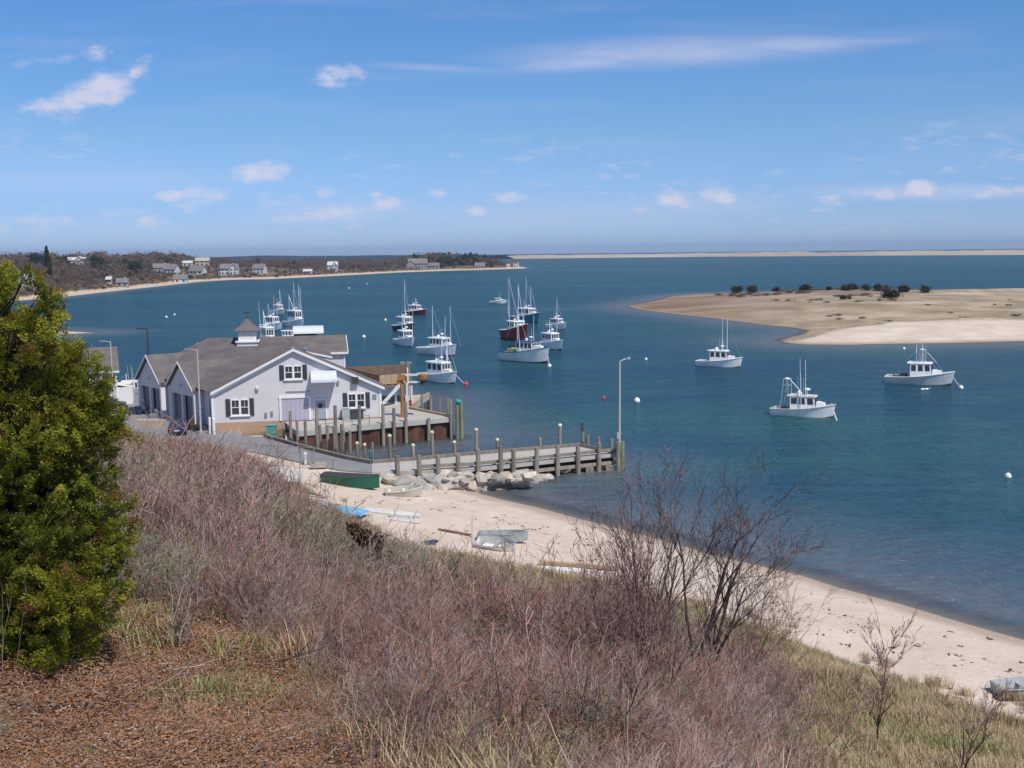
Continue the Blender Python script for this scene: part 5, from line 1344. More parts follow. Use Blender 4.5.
    if gallows:
        xg = gallows * Lg; hg = zr_ + 2.0; mb = MB()
        for sg in (-1, 1):
            for dx_ in (0, -.9): mb.tube((xg + dx_, sg * B * .3, sheer(.3)), (xg + dx_ * .6, sg * B * .26, hg), .06, n=6)
        for z in (hg, hg - .8): mb.tube((xg, -B * .28, z), (xg, B * .28, z), .05, n=6); mb.tube((xg - .6, -B * .28, z), (xg - .6, B * .28, z), .05, n=6)
        mb.tube((xg, 0, hg), (xg + 1.8, 0, zr_ + .1), .04, n=5); mb.build('gallows_frame', alum, o)
        mb = MB(); mb.lathe((xg - .3, 0, hg - .05), [(.3, 0), (.34, .1), (.1, .22), (0, .22)], 10); mb.build('radar', cabw, o)
    if tripod:
        xt = tripod * Lg; ht = zr_ + 3.6; mb = MB()
        for k, (a_, b2) in enumerate(((-.9, -.3), (-.9, .3), (.6, -.3), (.6, .3))): mb.tube((xt + a_, b2 * B, zr_ - (1 if a_ < 0 else 0)), (xt, 0, ht), .055, n=6)
        for q in (.35, .62): mb.box((xt - .1 * q, 0, zr_ + 3.6 * q), (1.5 * (1 - q) + .3, B * .6 * (1 - q) + .2, .05))
        mb.build('tripod_mast', alum, o)
    for (gx_, gy_, gw, gh, gm) in gear:
        mb = MB(); z0 = sheer(.5 + gx_) - .55
        for q in range(3): mb.box((gx_ * Lg + r.uniform(-.3, .3), gy_ * B + r.uniform(-.2, .2), z0 + gh / 2 + q * .02), (gw * r.uniform(.6, 1), gw * r.uniform(.5, .8), gh * r.uniform(.7, 1)), r.uniform(-.4, .4))
        mb.build('deck_gear', gm, o, bevel=.03)
    return o
gy = mat('grey_gear', (.2, .19, .2), .8, .3, 3); pot = mat('yellow_green_gear', (.35, .33, .12), .8, .3, 3)
boat('white fishing boat with one tall white mast, alone off the sand island tip', 719, 366.3, 9.8, -33, masts=((.17, .1, 8.2), (.08, -.1, 4.4)), outrig=1, house=(.36, .34), gear=((-.3, .1, .9, .5, orange),), seed=2, lofty=1.1)
boat('white fishing boat with cream trim and a thick white mooring line at its bow', 802, 416, 9.2, -30, hull=hullw, trimc=hullbuff, outrig=2, masts=(), house=(.36, .36), gear=((-.32, 0, 1.1, .8, gy),), seed=3, gallows=-.22, lofty=1.0)
boat('grey-hulled fishing boat with a gantry over its cabin, farthest right in the harbour', 918, 384, 11.6, -28, hull=hullgrey, trimc=None, masts=((.04, .2, 6.2), (-.03, -.2, 6.6)), gallows=.08, house=(.42, .27), gear=((-.3, 0, 1.7, .9, gy), (-.25, .2, 1.0, 1.0, orange)), seed=4, radar=0)
boat('big white fishing boat with a dark blue rail in front of the red boat', 526, 361.5, 12.6, -50, trimc=bluetrim, masts=((-.25, .1, 9.5),), outrig=2, house=(.45, .28), gear=((-.3, 0, 1.8, 1.3, pot), (-.4, .2, 1.4, 1.6, black), (-.12, 0, 1.2, 1.2, gy)), seed=5, fb=.10, nwin=4, radar=1)
boat('red-hulled fishing boat with tall masts behind the big white boat', 516.5, 340, 13, -68, hull=hullred, masts=((-.18, -.2, 14.5), (.02, .1, 13.0)), outrig=2, house=(.42, .22), gear=((-.25, 0, 2, 1.6, gy), (-.1, .1, 2, 1.5, cabw)), seed=6, fb=.13)
boat('teal-blue fishing boat with two tall white masts at the back of the harbour cluster', 527, 322.5, 13, -60, hull=hullblue, masts=((-.06, .05, 13.0), (.12, .1, 10.5)), house=(.36, .36), outrig=0, seed=7, fb=.10, lofty=1.15)
boat('white fishing boat with a wide wheelhouse just right of the big blue-railed boat', 550.5, 348.5, 10.5, -64, masts=((-.1, .1, 6.0),), outrig=1, house=(.42, .28), seed=8, gear=((.3, .1, .8, .5, orange),))
boat('small white fishing boat with a single thin mast, rightmost of the middle cluster', 557, 328.5, 8.5, -60, masts=((0, 0, 8.2),), house=(.38, .34), seed=9)
boat('white fishing boat seen nearly bow on with a black-hulled boat right behind it', 406, 345.5, 11, -70, masts=((-.15, -.1, 7.0),), outrig=1, house=(.40, .28), gear=((-.3, 0, 1.4, 1.2, gy),), seed=10)
boat('dark green-black fishing boat with a tall mast behind the bow-on white boat', 405.5, 331, 12, -64, hull=hullblack, masts=((.0, 0, 13.5),), house=(.34, .34), seed=11, lofty=1.15, gear=((-.3, 0, 1.6, 1.2, cabw),))
boat('small maroon-hulled fishing boat farthest back in the left cluster', 416, 314.5, 9.6, -42, hull=hullmaroon, masts=((-.02, 0, 5.5),), house=(.30, .36), seed=12, gear=((-.3, .1, 1.0, .8, cabw),))
boat('white fishing boat with a lattice tripod mast and a raised grey outrigger', 438.5, 354.5, 11.5, -50, masts=((-.12, -.1, 9.8), (.34, .1, 9.8)), tripod=.0, outrig=1, house=(.44, .30), seed=13, gear=((-.38, .1, 1.2, .7, cabw),), nwin=4)
boat('white fishing boat beside the red buoy, nearest to the wharf', 439.5, 381.5, 9.6, -54, masts=((.22, .1, 7.2), (.14, -.1, 6.8)), outrig=1, house=(.34, .38), seed=14, gear=((-.35, .1, .9, .9, mat('blue_gear', (.05, .06, .2), .8, .2, 3)),))
boat('white fishing boat with a boxy two-row cabin showing just behind the cupola', 268, 346, 11, -66, masts=((-.2, -.1, 8),), outrig=2, house=(.34, .40), seed=15, lofty=1.4, nwin=4)
boat('white fishing boat lying behind the one next to the cupola', 272.5, 329.5, 10.5, -50, masts=((-.28, .1, 7.0),), outrig=1, house=(.36, .34), seed=16, lofty=1.1)
boat('small white fishing boat farthest back of those beyond the building', 279, 314, 9.4, -58, masts=((.05, .1, 8.5),), house=(.34, .36), seed=17)
boat('large white fishing boat with three tall poles right of the others beyond the building', 295.5, 326.5, 12, -58, masts=((-.05, 0, 12.5), (.2, .1, 12.0), (-.2, -.2, 9)), outrig=1, house=(.36, .36), seed=18, lofty=1.5, nwin=4)
boat('small low white boat tucked against the far roof canopy', 288.5, 341, 7.2, -20, masts=(), house=(.36, .32), seed=19, radar=0, name='small_boat', cat='boat', group='small boats afloat')
boat('small white speedboat with no mast left of the masts of the middle cluster', 498, 303.2, 7.2, -22, masts=(), house=(.42, .24), seed=20, radar=0, name='speedboat', cat='boat', group='small boats afloat', lofty=.75)
boat('small white work boat with a short post at the land edge beside the garage bays', 131, 397, 6.0, 40, masts=((-.1, 0, 3.5),), house=(.40, .26), seed=21, radar=0, name='small_boat', cat='boat', group='small boats afloat')
# mooring lines
def line(name, label, a, b2, m=offwhite, r=.05, sag=.3):
    mb = MB(); P = [a.lerp(b2, t) - Vector((0, 0, sag * math.sin(math.pi * t))) for t in np.linspace(0, 1, 7)]
    o_ = a.copy(); mb.path([p - o_ for p in P], r); o = mb.build(name, m); o.location = o_; tag(o, label, 'rope')
line('mooring_line', 'thick white mooring line falling from the bow of the cream-trimmed boat', U(831.5, 404, 1.3), U(837, 421, 0.02), sag=.1, r=.09)
line('mooring_line', 'thin mooring line from the grey boat down to its white buoy', U(952, 375.5, 1.3), U(961, 387.5, .1), sag=.1)
line('mooring_line', 'thin mooring line from the boat nearest the wharf to the red buoy', U(456, 375, 1.2), U(465, 384, .1), sag=.1)
line('mooring_line', 'thin mooring line at the bow of the big blue-railed boat', U(548, 356, 1.3), U(549.5, 365.5, .1), sag=.1)
# buoys
def buoy(px, py, m, lb, r=.38):
    c = U(px, py, 0); mb = MB(); mb.lathe((0, 0, -.2), [(r * .5, 0), (r * .95, r * .5), (r, r), (r * .75, r * 1.6), (r * .25, r * 1.95), (0, r * 2)], 12)
    o = mb.build('mooring_buoy', m, smooth=True); o.location = c; tag(o, lb, 'buoy', 'mooring buoys')
    mb = MB(); mb.tube((0, 0, -.2 + r * 1.9), (0, 0, -.05 + r * 2.2), .03, n=5); mb.build('eye', galv, o)
redb = mat('buoy_red', (.70, .04, .06), .5, .1, 3); whb = mat('buoy_white', (.80, .80, .80), .5, .05, 3)
for a_ in ((1008, 477, whb, 'white buoy near the right edge of the photo off the beach', .30), (637, 402, whb, 'white buoy just right of the dock lamp pole', .42), (604, 398, redb, 'red buoy left of the dock lamp pole', .26), (466, 385, redb, 'red buoy at the bow of the boat nearest the wharf', .36),
           (549.5, 366.5, whb, 'white buoy under the bow of the big blue-railed boat', .36), (961, 388.5, whb, 'white buoy ahead of the grey-hulled boat', .35), (556.5, 349, whb, 'white buoy at the bow of the wide-cabin white boat', .34), (385.5, 320.5, whb, 'white buoy left of the black-hulled boat', .4),
           (364, 337.5, whb, 'white buoy in open water left of the bow-on white boat', .42), (349, 288.5, whb, 'white buoy toward the far shore beyond the building', .45), (367, 284, whb, 'white buoy nearest the far shore in the middle of the bay', .4), (166.5, 317.5, whb, 'left one of two white buoys off the left shore', .4),
           (174.5, 315, whb, 'right one of two white buoys off the left shore', .36), (904, 349, whb, 'small white buoy close in front of the sandy beach', .3), (646, 359.5, whb, 'white buoy level with the head of the dock lamp', .28)):
    buoy(a_[0], a_[1], a_[2], a_[3], a_[4])
c = U(927, 389.5, 0); mb = MB(); mb.add([(-.35, 0, .05), (0, .16, .22), (.35, 0, .12), (0, -.16, .02), (.5, 0, .35), (.6, .05, .3)], [(0, 3, 2, 1), (2, 4, 5)]); mb.add([(-.9, .1, .02), (-.5, .25, .2), (-.2, .1, .1), (-.5, -.1, .02)], [(0, 3, 2, 1)]); o = mb.build('float', whb); o.location = c; tag(o, 'small white float on the water below the grey-hulled boat', 'float')

# ------------------------------------------------------------------ skiffs on the beach
def skiff(label, px, py, Lg, head, m, inner=None, W=1.5, hgt=.55, flip=False, tilt=0.0, cover=None, dz=0.0, roll=0.0):
    c = U(px, py, 1.0)
    for _ in range(4): c = U(px, py, H(c.x, c.y) + .02)
    o = empty('skiff', c + Vector((0, 0, dz)), 0, label, 'skiff', 'skiffs pulled up on the beach')
    o.rotation_euler = Matrix.Rotation(rad(head), 3, 'Z').to_euler()
    n = 9; vs = []; st = np.linspace(0, 1, n)
    for t in st:
        w = W / 2 * (.82 + .18 * math.sin(t * 3)) * (1 - max(0, (t - .45) / .55) ** 2.2) + .02
        x = -Lg / 2 + t * Lg; z1 = hgt * (1 + .3 * t * t)
        for (yy, zz) in ((-w, z1), (-w * .74, .0 + .1 * max(0, t - .8) / .2), (w * .74, .0 + .1 * max(0, t - .8) / .2), (w, z1)): vs.append((x, yy, zz))
    fs = []
    for i_ in range(n - 1):
        for k in range(3): a_ = i_ * 4 + k; fs.append((a_, a_ + 1, a_ + 5, a_ + 4))
    fs.append((0, 1, 2, 3)[::-1]); fs.append(tuple((n - 1) * 4 + k for k in range(4)))
    sg = -1 if flip else 1; z0 = hgt * 1.05 if flip else 0
    Rm = Matrix.Rotation(roll, 3, 'X')
    def tr(p): q = Rm @ Vector((p[0], p[1], p[2] * sg + z0)); return tuple(q)
    mb = MB(); mb.add([tr(v_) for v_ in vs], fs)
    mb.add([tr((v_[0] * .97, v_[1] * .93, v_[2] + .04)) for v_ in vs], [f_[::-1] for f_ in fs])
    hl = mb.build('hull', m, o)
    mb = MB()
    for s_ in (0, 3):
        for i_ in range(n - 1): mb.tube(tr(vs[i_ * 4 + s_]), tr(vs[(i_ + 1) * 4 + s_]), .035, n=5)
    mb.tube(tr(vs[0]), tr(vs[3]), .035, n=5); mb.build('gunwale', inner or m, o)
    if not flip and cover is None:
        for t in (.2, .5, .76):
            i_ = int(t * (n - 1)); w = abs(vs[i_ * 4][1]) * .86; mb = MB(); mb.slab([tr((vs[i_ * 4][0] - .12, -w, hgt * .68)), tr((vs[i_ * 4][0] + .12, -w, hgt * .68)), tr((vs[i_ * 4][0] + .12, w, hgt * .68)), tr((vs[i_ * 4][0] - .12, w, hgt * .68))], (0, 0, .04)); mb.build('thwart', inner or m, o)
    if cover is not None:
        mb = MB(); vv = []
        for i_ in range(n):
            x, y, z = vs[i_ * 4]; vv += [tr((x, y * 1.02, z + .02)), tr((x, 0, z + .16)), tr((x, -y * 1.02, z + .02))]
        mb.add(vv, [(3 * i_ + k, 3 * i_ + 3 + k, 3 * i_ + 4 + k, 3 * i_ + 1 + k) for i_ in range(n - 1) for k in (0, 1)]); mb.build('cover', cover, o)
    if flip:
        mb = MB(); mb.tube(tr((-Lg * .45, 0, -.03)), tr((Lg * .42, 0, -.03)), .04, n=5); mb.build('keel', inner or m, o)
    return o
greenh = P1('skiff_green', (.02, .13, .085)); tanh = mat('skiff_tan', (.46, .42, .34), .7, .15, 2, col2=(.56, .52, .44)); skw = mat('skiff_white', (.68, .66, .63), .6, .1, 2); skg = mat('skiff_grey', (.33, .35, .36), .7, .2, 2); tarpb = mat('blue_tarp', (.10, .30, .52), .6, .15, 2, bump=.8, bscale=4, col2=(.20, .45, .66)); purple = mat('dark_canvas', (.06, .045, .06), .9, .2, 2)
skiff('long green skiff under a dark canvas cover at the foot of the boulders', 352, 486, 5.6, -28, greenh, W=1.7, hgt=.85, cover=purple)
skiff('tan open skiff on the sand in front of the riprap', 404, 496, 3.1, 12, tanh, skw, W=1.35, hgt=.6, roll=.12)
skiff('overturned white skiff on pale boards above the green skiff', 272, 478, 5.2, -12, skw, W=1.9, hgt=.75, flip=True)
skiff('white skiff half hidden in the brush beside the blue tarpaulin', 284, 500, 3.6, 150, skw, W=1.3, hgt=.5, flip=True)
skiff('pale overturned skiff with a brown rim just above the blue tarpaulin', 309, 502, 3.6, -30, skw, brownwood, W=1.2, hgt=.4, flip=True)
skiff('grey skiff leaning behind a white one on the open sand', 503, 541, 3.4, -6, skg, W=1.3, hgt=.55)
skiff('white skiff tipped toward the camera in front of the grey one', 497, 549, 2.9, -26, skw, skg, W=1.25, hgt=.5, roll=.35)
skiff('pale green-grey skiff cut by the right edge of the photo on the sand', 1024, 695, 2.6, 6, mat('skiff_sage', (.40, .43, .42), .7, .15, 2), skg, W=1.2, hgt=.5)
def onbeach(px, py, dz=0.0):
    c = U(px, py, 1.0)
    for _ in range(5): c = U(px, py, H(c.x, c.y))
    c.z += dz; return c
def boardpile(label, px, py, Lg, W, head, m, n=3, cat='boards', name='board_stack', h=.06):
    c = onbeach(px, py, .03); r = random.Random(int(px * 7)); mb = MB()
    for k in range(n): mb.box((r.uniform(-.3, .3), (k - (n - 1) / 2) * W / n, h / 2 + r.uniform(0, .05)), (Lg * r.uniform(.8, 1), W / n * .92, h), r.uniform(-.03, .03))
    o = mb.build(name, m); o.location = c; o.rotation_euler = (rad(2), rad(2), rad(head)); tag(o, label, cat); return o
boardpile('long white plank raft lying on the sand right of the blue tarpaulin', 388, 515, 5.2, .9, -20, skw, 3, h=.2)
boardpile('shorter white plank below the plank raft on the sand', 404, 521.5, 2.8, .5, -18, skw, 2, h=.12)
boardpile('driftwood plank on the sand left of the pair of skiffs', 452, 533, 3.2, .2, -28, brownwood, 1, name='driftwood_plank', cat='driftwood', h=.1)
boardpile('long tan driftwood beam on the sand behind the tall bare shrub', 582, 568, 5.0, .3, -12, newwood, 1, name='driftwood_beam', cat='driftwood', h=.2)
boardpile('white weathered board below the driftwood beam', 566, 571, 2.6, .7, -8, skw, 1, h=.08)
c = onbeach(340, 513, .05); mb = MB()   # crumpled tarpaulin over a small boat
X_, Y_ = np.meshgrid(np.linspace(-2, 2, 24), np.linspace(-.8, .8, 12)); Z_ = .42 * np.clip(1 - (X_ / 2.0) ** 4, 0, 1) * np.clip(1 - (Y_ / .8) ** 2, 0, 1) ** .6 + .12 * (fbm(X_ * 3 + 40, Y_ * 3 + 9) - .4)
i_ = (np.arange(23)[None] + np.arange(11)[:, None] * 24).ravel(); me = fast_mesh('blue_tarpaulin', np.stack([X_.ravel(), Y_.ravel(), np.maximum(Z_, 0).ravel()], 1), np.stack([i_, i_ + 1, i_ + 25, i_ + 24], 1), [tarpb], True)
o = linkobj('tarpaulin', me, None, 'crumpled light blue tarpaulin on the sand at the edge of the brush', 'tarpaulin'); o.location = c; o.rotation_euler = (0, 0, rad(-14))
for k, (px, py, s_) in enumerate(((1012, 700, .8), (1003, 699, .45))):
    c = onbeach(px, py, 0); mb = MB(); mb.box((0, 0, .06), (s_ * 1.8, .35, .14), .2); mb.box((.1, .3, .05), (s_ * 1.5, .15, .1), -.15); o = mb.build('driftwood', darkwood, bevel=.02); o.location = c; tag(o, ['dark driftwood under the skiff at the right edge', 'small dark driftwood piece beside the skiff at the right edge'][k], 'driftwood')
c = onbeach(430, 544.5, 0); mb = MB(); mb.box((0, 0, .12), (.7, .4, .24), .3); mb.box((.3, .1, .2), (.3, .5, .15), .9); o = mb.build('gear_bundle', mat('dark_blue_gear', (.04, .06, .12), .8, .2, 3), bevel=.03); o.location = c; tag(o, 'small dark blue bundle on the sand behind the brush', 'bundle')

# ------------------------------------------------------------------ houses on the far shore
farw = mat('far_house_white', (.56, .55, .54), .8, .06, .5); farg = mat('far_house_grey', (.30, .28, .28), .9, .1, .5); fart = mat('far_house_tan', (.46, .38, .31), .9, .1, .5)
froof = mat('far_roof_grey', (.20, .18, .18), .95, .15, .3); froofd = mat('far_roof_dark', (.085, .075, .075), .95, .15, .3)
HOUSES = []
def house(px, py, W, D, hw_, hr, yaw, mw, mr_, label, wing=None, dz=0.0, ext=None, y=None):
    c = hit(px, py, HDs, 380) if y is None else Uy(px, py, y)
    c.z = HDs(c.x, c.y) if y is None else c.z
    W *= .85; D *= .85; hw_ *= .9; hr *= .9
    if wing: wing = tuple(v_ * .85 if isinstance(v_, (int, float)) and not isinstance(v_, bool) else v_ for v_ in wing)
    o = empty('shore_house', c, rad(yaw), label, 'house', 'houses on the far left shore')
    HOUSES.append((px, c.y, W * 1100 / c.y / 2, c))
    def block(x0, y0, W, D, hw_, hr, along=True, wn='wall'):
        mb = MB(); mb.prism([(x0 - W / 2, y0 - D / 2), (x0 + W / 2, y0 - D / 2), (x0 + W / 2, y0 + D / 2), (x0 - W / 2, y0 + D / 2)], -3, hw_)
        if along:
            for s_ in (-1, 1): mb.slab([(x0 + s_ * W / 2, y0 - D / 2, hw_), (x0 + s_ * W / 2, y0 + D / 2, hw_), (x0 + s_ * W / 2, y0, hw_ + hr)], (-s_ * .2, 0, 0))
        else:
            for s_ in (-1, 1): mb.slab([(x0 - W / 2, y0 + s_ * D / 2, hw_), (x0 + W / 2, y0 + s_ * D / 2, hw_), (x0, y0 + s_ * D / 2, hw_ + hr)], (0, -s_ * .2, 0))
        wl_ = mb.build(wn, mw, o)
        mb = MB(); e = .5; k = hr / ((D if along else W) / 2)
        for s_ in (-1, 1):
            if along: P = [(x0 - W / 2 - e, y0 + s_ * (D / 2 + e), hw_ - k * e + .05), (x0 + W / 2 + e, y0 + s_ * (D / 2 + e), hw_ - k * e + .05), (x0 + W / 2 + e, y0, hw_ + hr + .05), (x0 - W / 2 - e, y0, hw_ + hr + .05)]
            else: P = [(x0 + s_ * (W / 2 + e), y0 - D / 2 - e, hw_ - k * e + .05), (x0 + s_ * (W / 2 + e), y0 + D / 2 + e, hw_ - k * e + .05), (x0, y0 + D / 2 + e, hw_ + hr + .05), (x0, y0 - D / 2 - e, hw_ + hr + .05)]
            mb.slab(P, (0, 0, .3))
        rf = mb.build('roof', mr_, o)
        mb = MB(); mb.box((x0 + W * .2 * (1 if along else 0), y0 + (0 if along else D * .2), hw_ + hr + .3), (.9, .9, 1.6)); mb.build('chimney', fart, rf)
        n = max(2, int(W / 3.2)); fl_ = 2 if hw_ > 4.5 else 1
        for q in range(fl_):
            for k2 in range(n):
                mb = MB(); mb.box((x0 - W / 2 + W * (k2 + .5) / n, y0 - D / 2 - .03, 1.7 + q * 2.8), (1.3, .08, 1.5)); mb.build('window', glass, o)
    block(0, 0, W, D, hw_, hr)
    if wing: block(*wing)
    return o
house(119, 263, 26, 12, 5, 3.0, 6, farw, farw, 'long low white house with a pale roof, right one on the skyline')
house(75, 266, 22, 12, 5.5, 2.5, 4, farw, farw, 'white flat-looking house on the skyline nearest the tall dark conifer', wing=(7, -5, 7, 8, 6.5, 2.5, False))
house(123, 287, 8, 7, 3.4, 2.4, 10, farg, froof, 'small grey cottage low by the beach at the left')
house(109.5, 283.5, 3.5, 3.5, 3.2, 1.5, 0, farw, farw, 'tiny white shed uphill left of the grey beach cottage')
house(162, 272.5, 16, 10, 4.5, 3.5, 15, farg, froof, 'grey roofed house among bare trees, leftmost of the village')
house(172, 274, 12, 10, 4.5, 4.0, -15, farw, froof, 'white and grey house beside the leftmost village house')
house(181, 283, 11, 8, 3.6, 3, 10, farw, froof, 'low white house standing close to the beach below the village')
house(198, 274.5, 15, 9, 3.5, 4.2, -18, farw, froof, 'white house with a long grey roof sloping to the right')
house(203, 266.5, 15, 9, 6, 3, 5, fart, fart, 'tan house highest on the ridge behind the white village houses')
house(188, 266.5, 10, 8, 3.5, 2, 5, farw, farw, 'small white house on the ridge left of the tan one')
house(230, 275, 17, 10, 6.2, 4, 4, farw, froof, 'large white house with two front gables in the middle of the shore', wing=(4.5, -5.5, 7.5, 6, 6.4, 4, False))
house(223, 275, 8, 9, 5, 4, 4, farg, froofd, 'narrow grey house touching the left side of the large white gabled house')
house(260, 274, 12, 9, 5.4, 4, -12, farw, froof, 'white house with a steep grey roof right of the large gabled house')
house(308, 273.5, 9, 7, 2.4, 1.8, 0, farw, farw, 'low white boathouse near the beach between the villages')
house(333, 270.5, 11, 9, 6, 3.5, 0, farw, farw, 'white house with a dark front gable near the start of the point', wing=(3, -5, 6, 5, 6, 3, False))
house(418, 268.6, 24, 14, 6.5, 5.5, 3, farg, froof, 'large grey shingled mansion on the point with several roofs', wing=(-9, -3, 12, 10, 5.0, 5, False))
house(434, 269, 14, 9, 4.2, 3, -4, farg, froof, 'grey annex right of the shingled mansion')
house(480, 268.4, 13, 9, 3.2, 4, 0, farg, froof, 'low grey roofed house by the beach near the tip of the point')
house(508, 267.4, 6, 6, 6.5, 3.0, 10, farw, froofd, 'white narrow house in the trees at the tip of the point')
house(516, 267.2, 7, 6, 7.5, 3.0, -10, farw, froofd, 'white tall house closest to the tip of the point')
house(28, 287, 9, 8, 4, 4, 70, farw, farw, 'small white gabled house partly behind the top of the evergreen')
for k, (px, py, w_) in enumerate(((107.3, 255.2, 9), (841, 253.6, 10), (683, 255.8, 6), (631, 255.6, 5))): pass
c = U(60, 300, .3)

# ---- wrack and footprints: small dark weed scraps in lines on the sand
wd = mat('seaweed', (.05, .035, .025), .9, .3, 6, .1, col2=(.12, .085, .06))
r_ = np.random.RandomState(44); pts = []
for off, dn in ((6.3, 1.0), (8.4, .6), (3.0, .25)):
    ex = r_.uniform(-12, 40, 9000); ey = r_.uniform(30, 96, 9000); w0 = sdist(ex, ey, LAND); wn0 = fbm(ex * .25, ey * .25) - .5; k0 = np.abs(w0 - off - wn0 * 2.2) < .22
    k0 &= (r_.rand(9000) < dn) & (vnoise(ex * .5 + 9, ey * .5) > .42) & (sdist(ex, ey, BLUFF) < -.5); pts.append(np.stack([ex[k0], ey[k0]], 1))
pts.append(np.stack([r_.uniform(-20, 30, 500), r_.uniform(40, 95, 500)], 1))
pts = np.concatenate(pts); w0 = sdist(pts[:, 0], pts[:, 1], LAND); s0_ = sdist(pts[:, 0], pts[:, 1], BLUFF); pts = pts[(w0 > 1.5) & (s0_ < -.3) & (sdist(pts[:, 0], pts[:, 1], LOT) < -1)]
zz = H_np(pts[:, 0], pts[:, 1]); VV = []
for (x, y), z in zip(pts, zz):
    n_ = r_.randint(2, 6); c_ = np.array([x, y, z + .02]) + r_.normal(size=(n_, 3)) * [.16, .1, .008]
    for q in c_:
        a_ = r_.uniform(0, 6.28); l_ = r_.uniform(.05, .16); u_ = np.array([math.cos(a_), math.sin(a_), 0]) * l_; v_ = np.array([-math.sin(a_), math.cos(a_), .3]) * l_ * .45; VV.append([q - u_, q + v_, q + u_, q - v_])
VV = np.array(VV).reshape(-1, 3)
linkobj('seaweed', fast_mesh('seaweed', VV, np.arange(len(VV)).reshape(-1, 4), [wd]), None, 'dark scraps of seaweed in broken lines along the sand', None, None, 'stuff')
# ------------------------------------------------------------------ vegetation helpers
def twigm(name, c1, c2, rnd=.42):
    return mat(name, c1, .85, .1, 1.5, .15, col2=c2, rnd=rnd, detail=3)
tw_red = twigm('mauve_twigs', (.25, .13, .12), (.50, .31, .27)); tw_grey = twigm('grey_twigs', (.28, .225, .19), (.50, .43, .37)); tw_dark = twigm('dark_bark', (.055, .04, .04), (.12, .09, .085))
tw_rust = twigm('rust_twigs', (.20, .085, .055), (.40, .20, .13))
bud = mat('spring_leaves', (.12, .15, .04), .8, .2, 2, .15, col2=(.25, .27, .09), rnd=.25)
def segs_mesh(name, S, mats, midx=None, k=3, extra=None):
    """S: (n,8) p0 p1 r0 r1 -> tubes"""
    S = np.asarray(S, float); a, b2 = S[:, :3], S[:, 3:6]; d = b2 - a; l = np.linalg.norm(d, axis=1, keepdims=True) + 1e-9; d = d / l
    ref = np.where(np.abs(d[:, 2:3]) > .9, np.array([[1., 0, 0]]), np.array([[0, 0, 1.]])); u = np.cross(d, ref); u /= np.linalg.norm(u, axis=1, keepdims=True); w = np.cross(d, u)
    V = []
    for e, (p_, r_) in enumerate(((a, S[:, 6:7]), (b2, S[:, 7:8]))):
        for i_ in range(k):
            t = 2 * math.pi * i_ / k; V.append(p_ + (u * math.cos(t) + w * math.sin(t)) * r_)
    n = len(S); V = np.stack(V, 1).reshape(-1, 3)   # n, 2k
    base = np.arange(n)[:, None] * 2 * k
    Fc = np.concatenate([base + np.array([[i_, (i_ + 1) % k, k + (i_ + 1) % k, k + i_]]) for i_ in range(k)], 0)
    mi = np.zeros(len(Fc), int) if midx is None else np.tile(midx, k)
    if extra is not None:
        EV, EF, EM = extra; Fc = np.concatenate([Fc, EF + len(V)]); V = np.concatenate([V, EV]); mi = np.concatenate([mi, EM])
    return fast_mesh(name, V, Fc, mats, False, mi)
def quads(C, size, rs, asp=1.0, up=0.0):
    """random oriented quads at centres C"""
    n = len(C); a_ = rs.normal(size=(n, 3)); a_[:, 2] += up; a_ /= np.linalg.norm(a_, axis=1, keepdims=True)
    b_2 = np.cross(a_, rs.normal(size=(n, 3))); b_2 /= np.linalg.norm(b_2, axis=1, keepdims=True) + 1e-9
    s_ = (size * rs.uniform(.6, 1.3, n))[:, None]
    u, w = a_ * s_ * asp, b_2 * s_
    V = np.stack([C - u - w * .6, C - u * .2 + w, C + u + w * .5, C + u * .3 - w], 1).reshape(-1, 3)
    return V, np.arange(4 * n).reshape(n, 4)
def grow(rs, out, p, d, length, r, level, maxl, wob=.22, kids=(2, 4), up=.15, taper=.55, spread=.7, lratio=(.4, .7), tips=None, nseg=4):
    d = d / np.linalg.norm(d); sl = length / nseg; r0 = r
    pts = [p.copy()]
    for i_ in range(nseg):
        r1 = r * (1 - (1 - taper) * (i_ + 1) / nseg)
        d2 = d + rs.normal(size=3) * wob; d2[2] += up * .3; d2 /= np.linalg.norm(d2); q = p + d2 * sl
        out.append((*p, *q, r0, r1)); p = q; d = d2; r0 = r1; pts.append(p.copy())
        if level < maxl and i_ >= (1 if level == 0 else 0):
            for _ in range(rs.randint(*kids) if i_ < nseg - 1 else rs.randint(*kids) + 0):
                if rs.rand() < .62:
                    ax = rs.normal(size=3); ax -= ax.dot(d) * d; ax /= np.linalg.norm(ax) + 1e-9
                    cd = d * (1 - spread * .5) + ax * spread; cd[2] += up
                    grow(rs, out, p.copy(), cd, length * rs.uniform(*lratio), r1 * .62, level + 1, maxl, wob, kids, up, taper, spread, lratio, tips, max(2, nseg - 1))
    if tips is not None and level >= maxl - 1: tips.append(p)
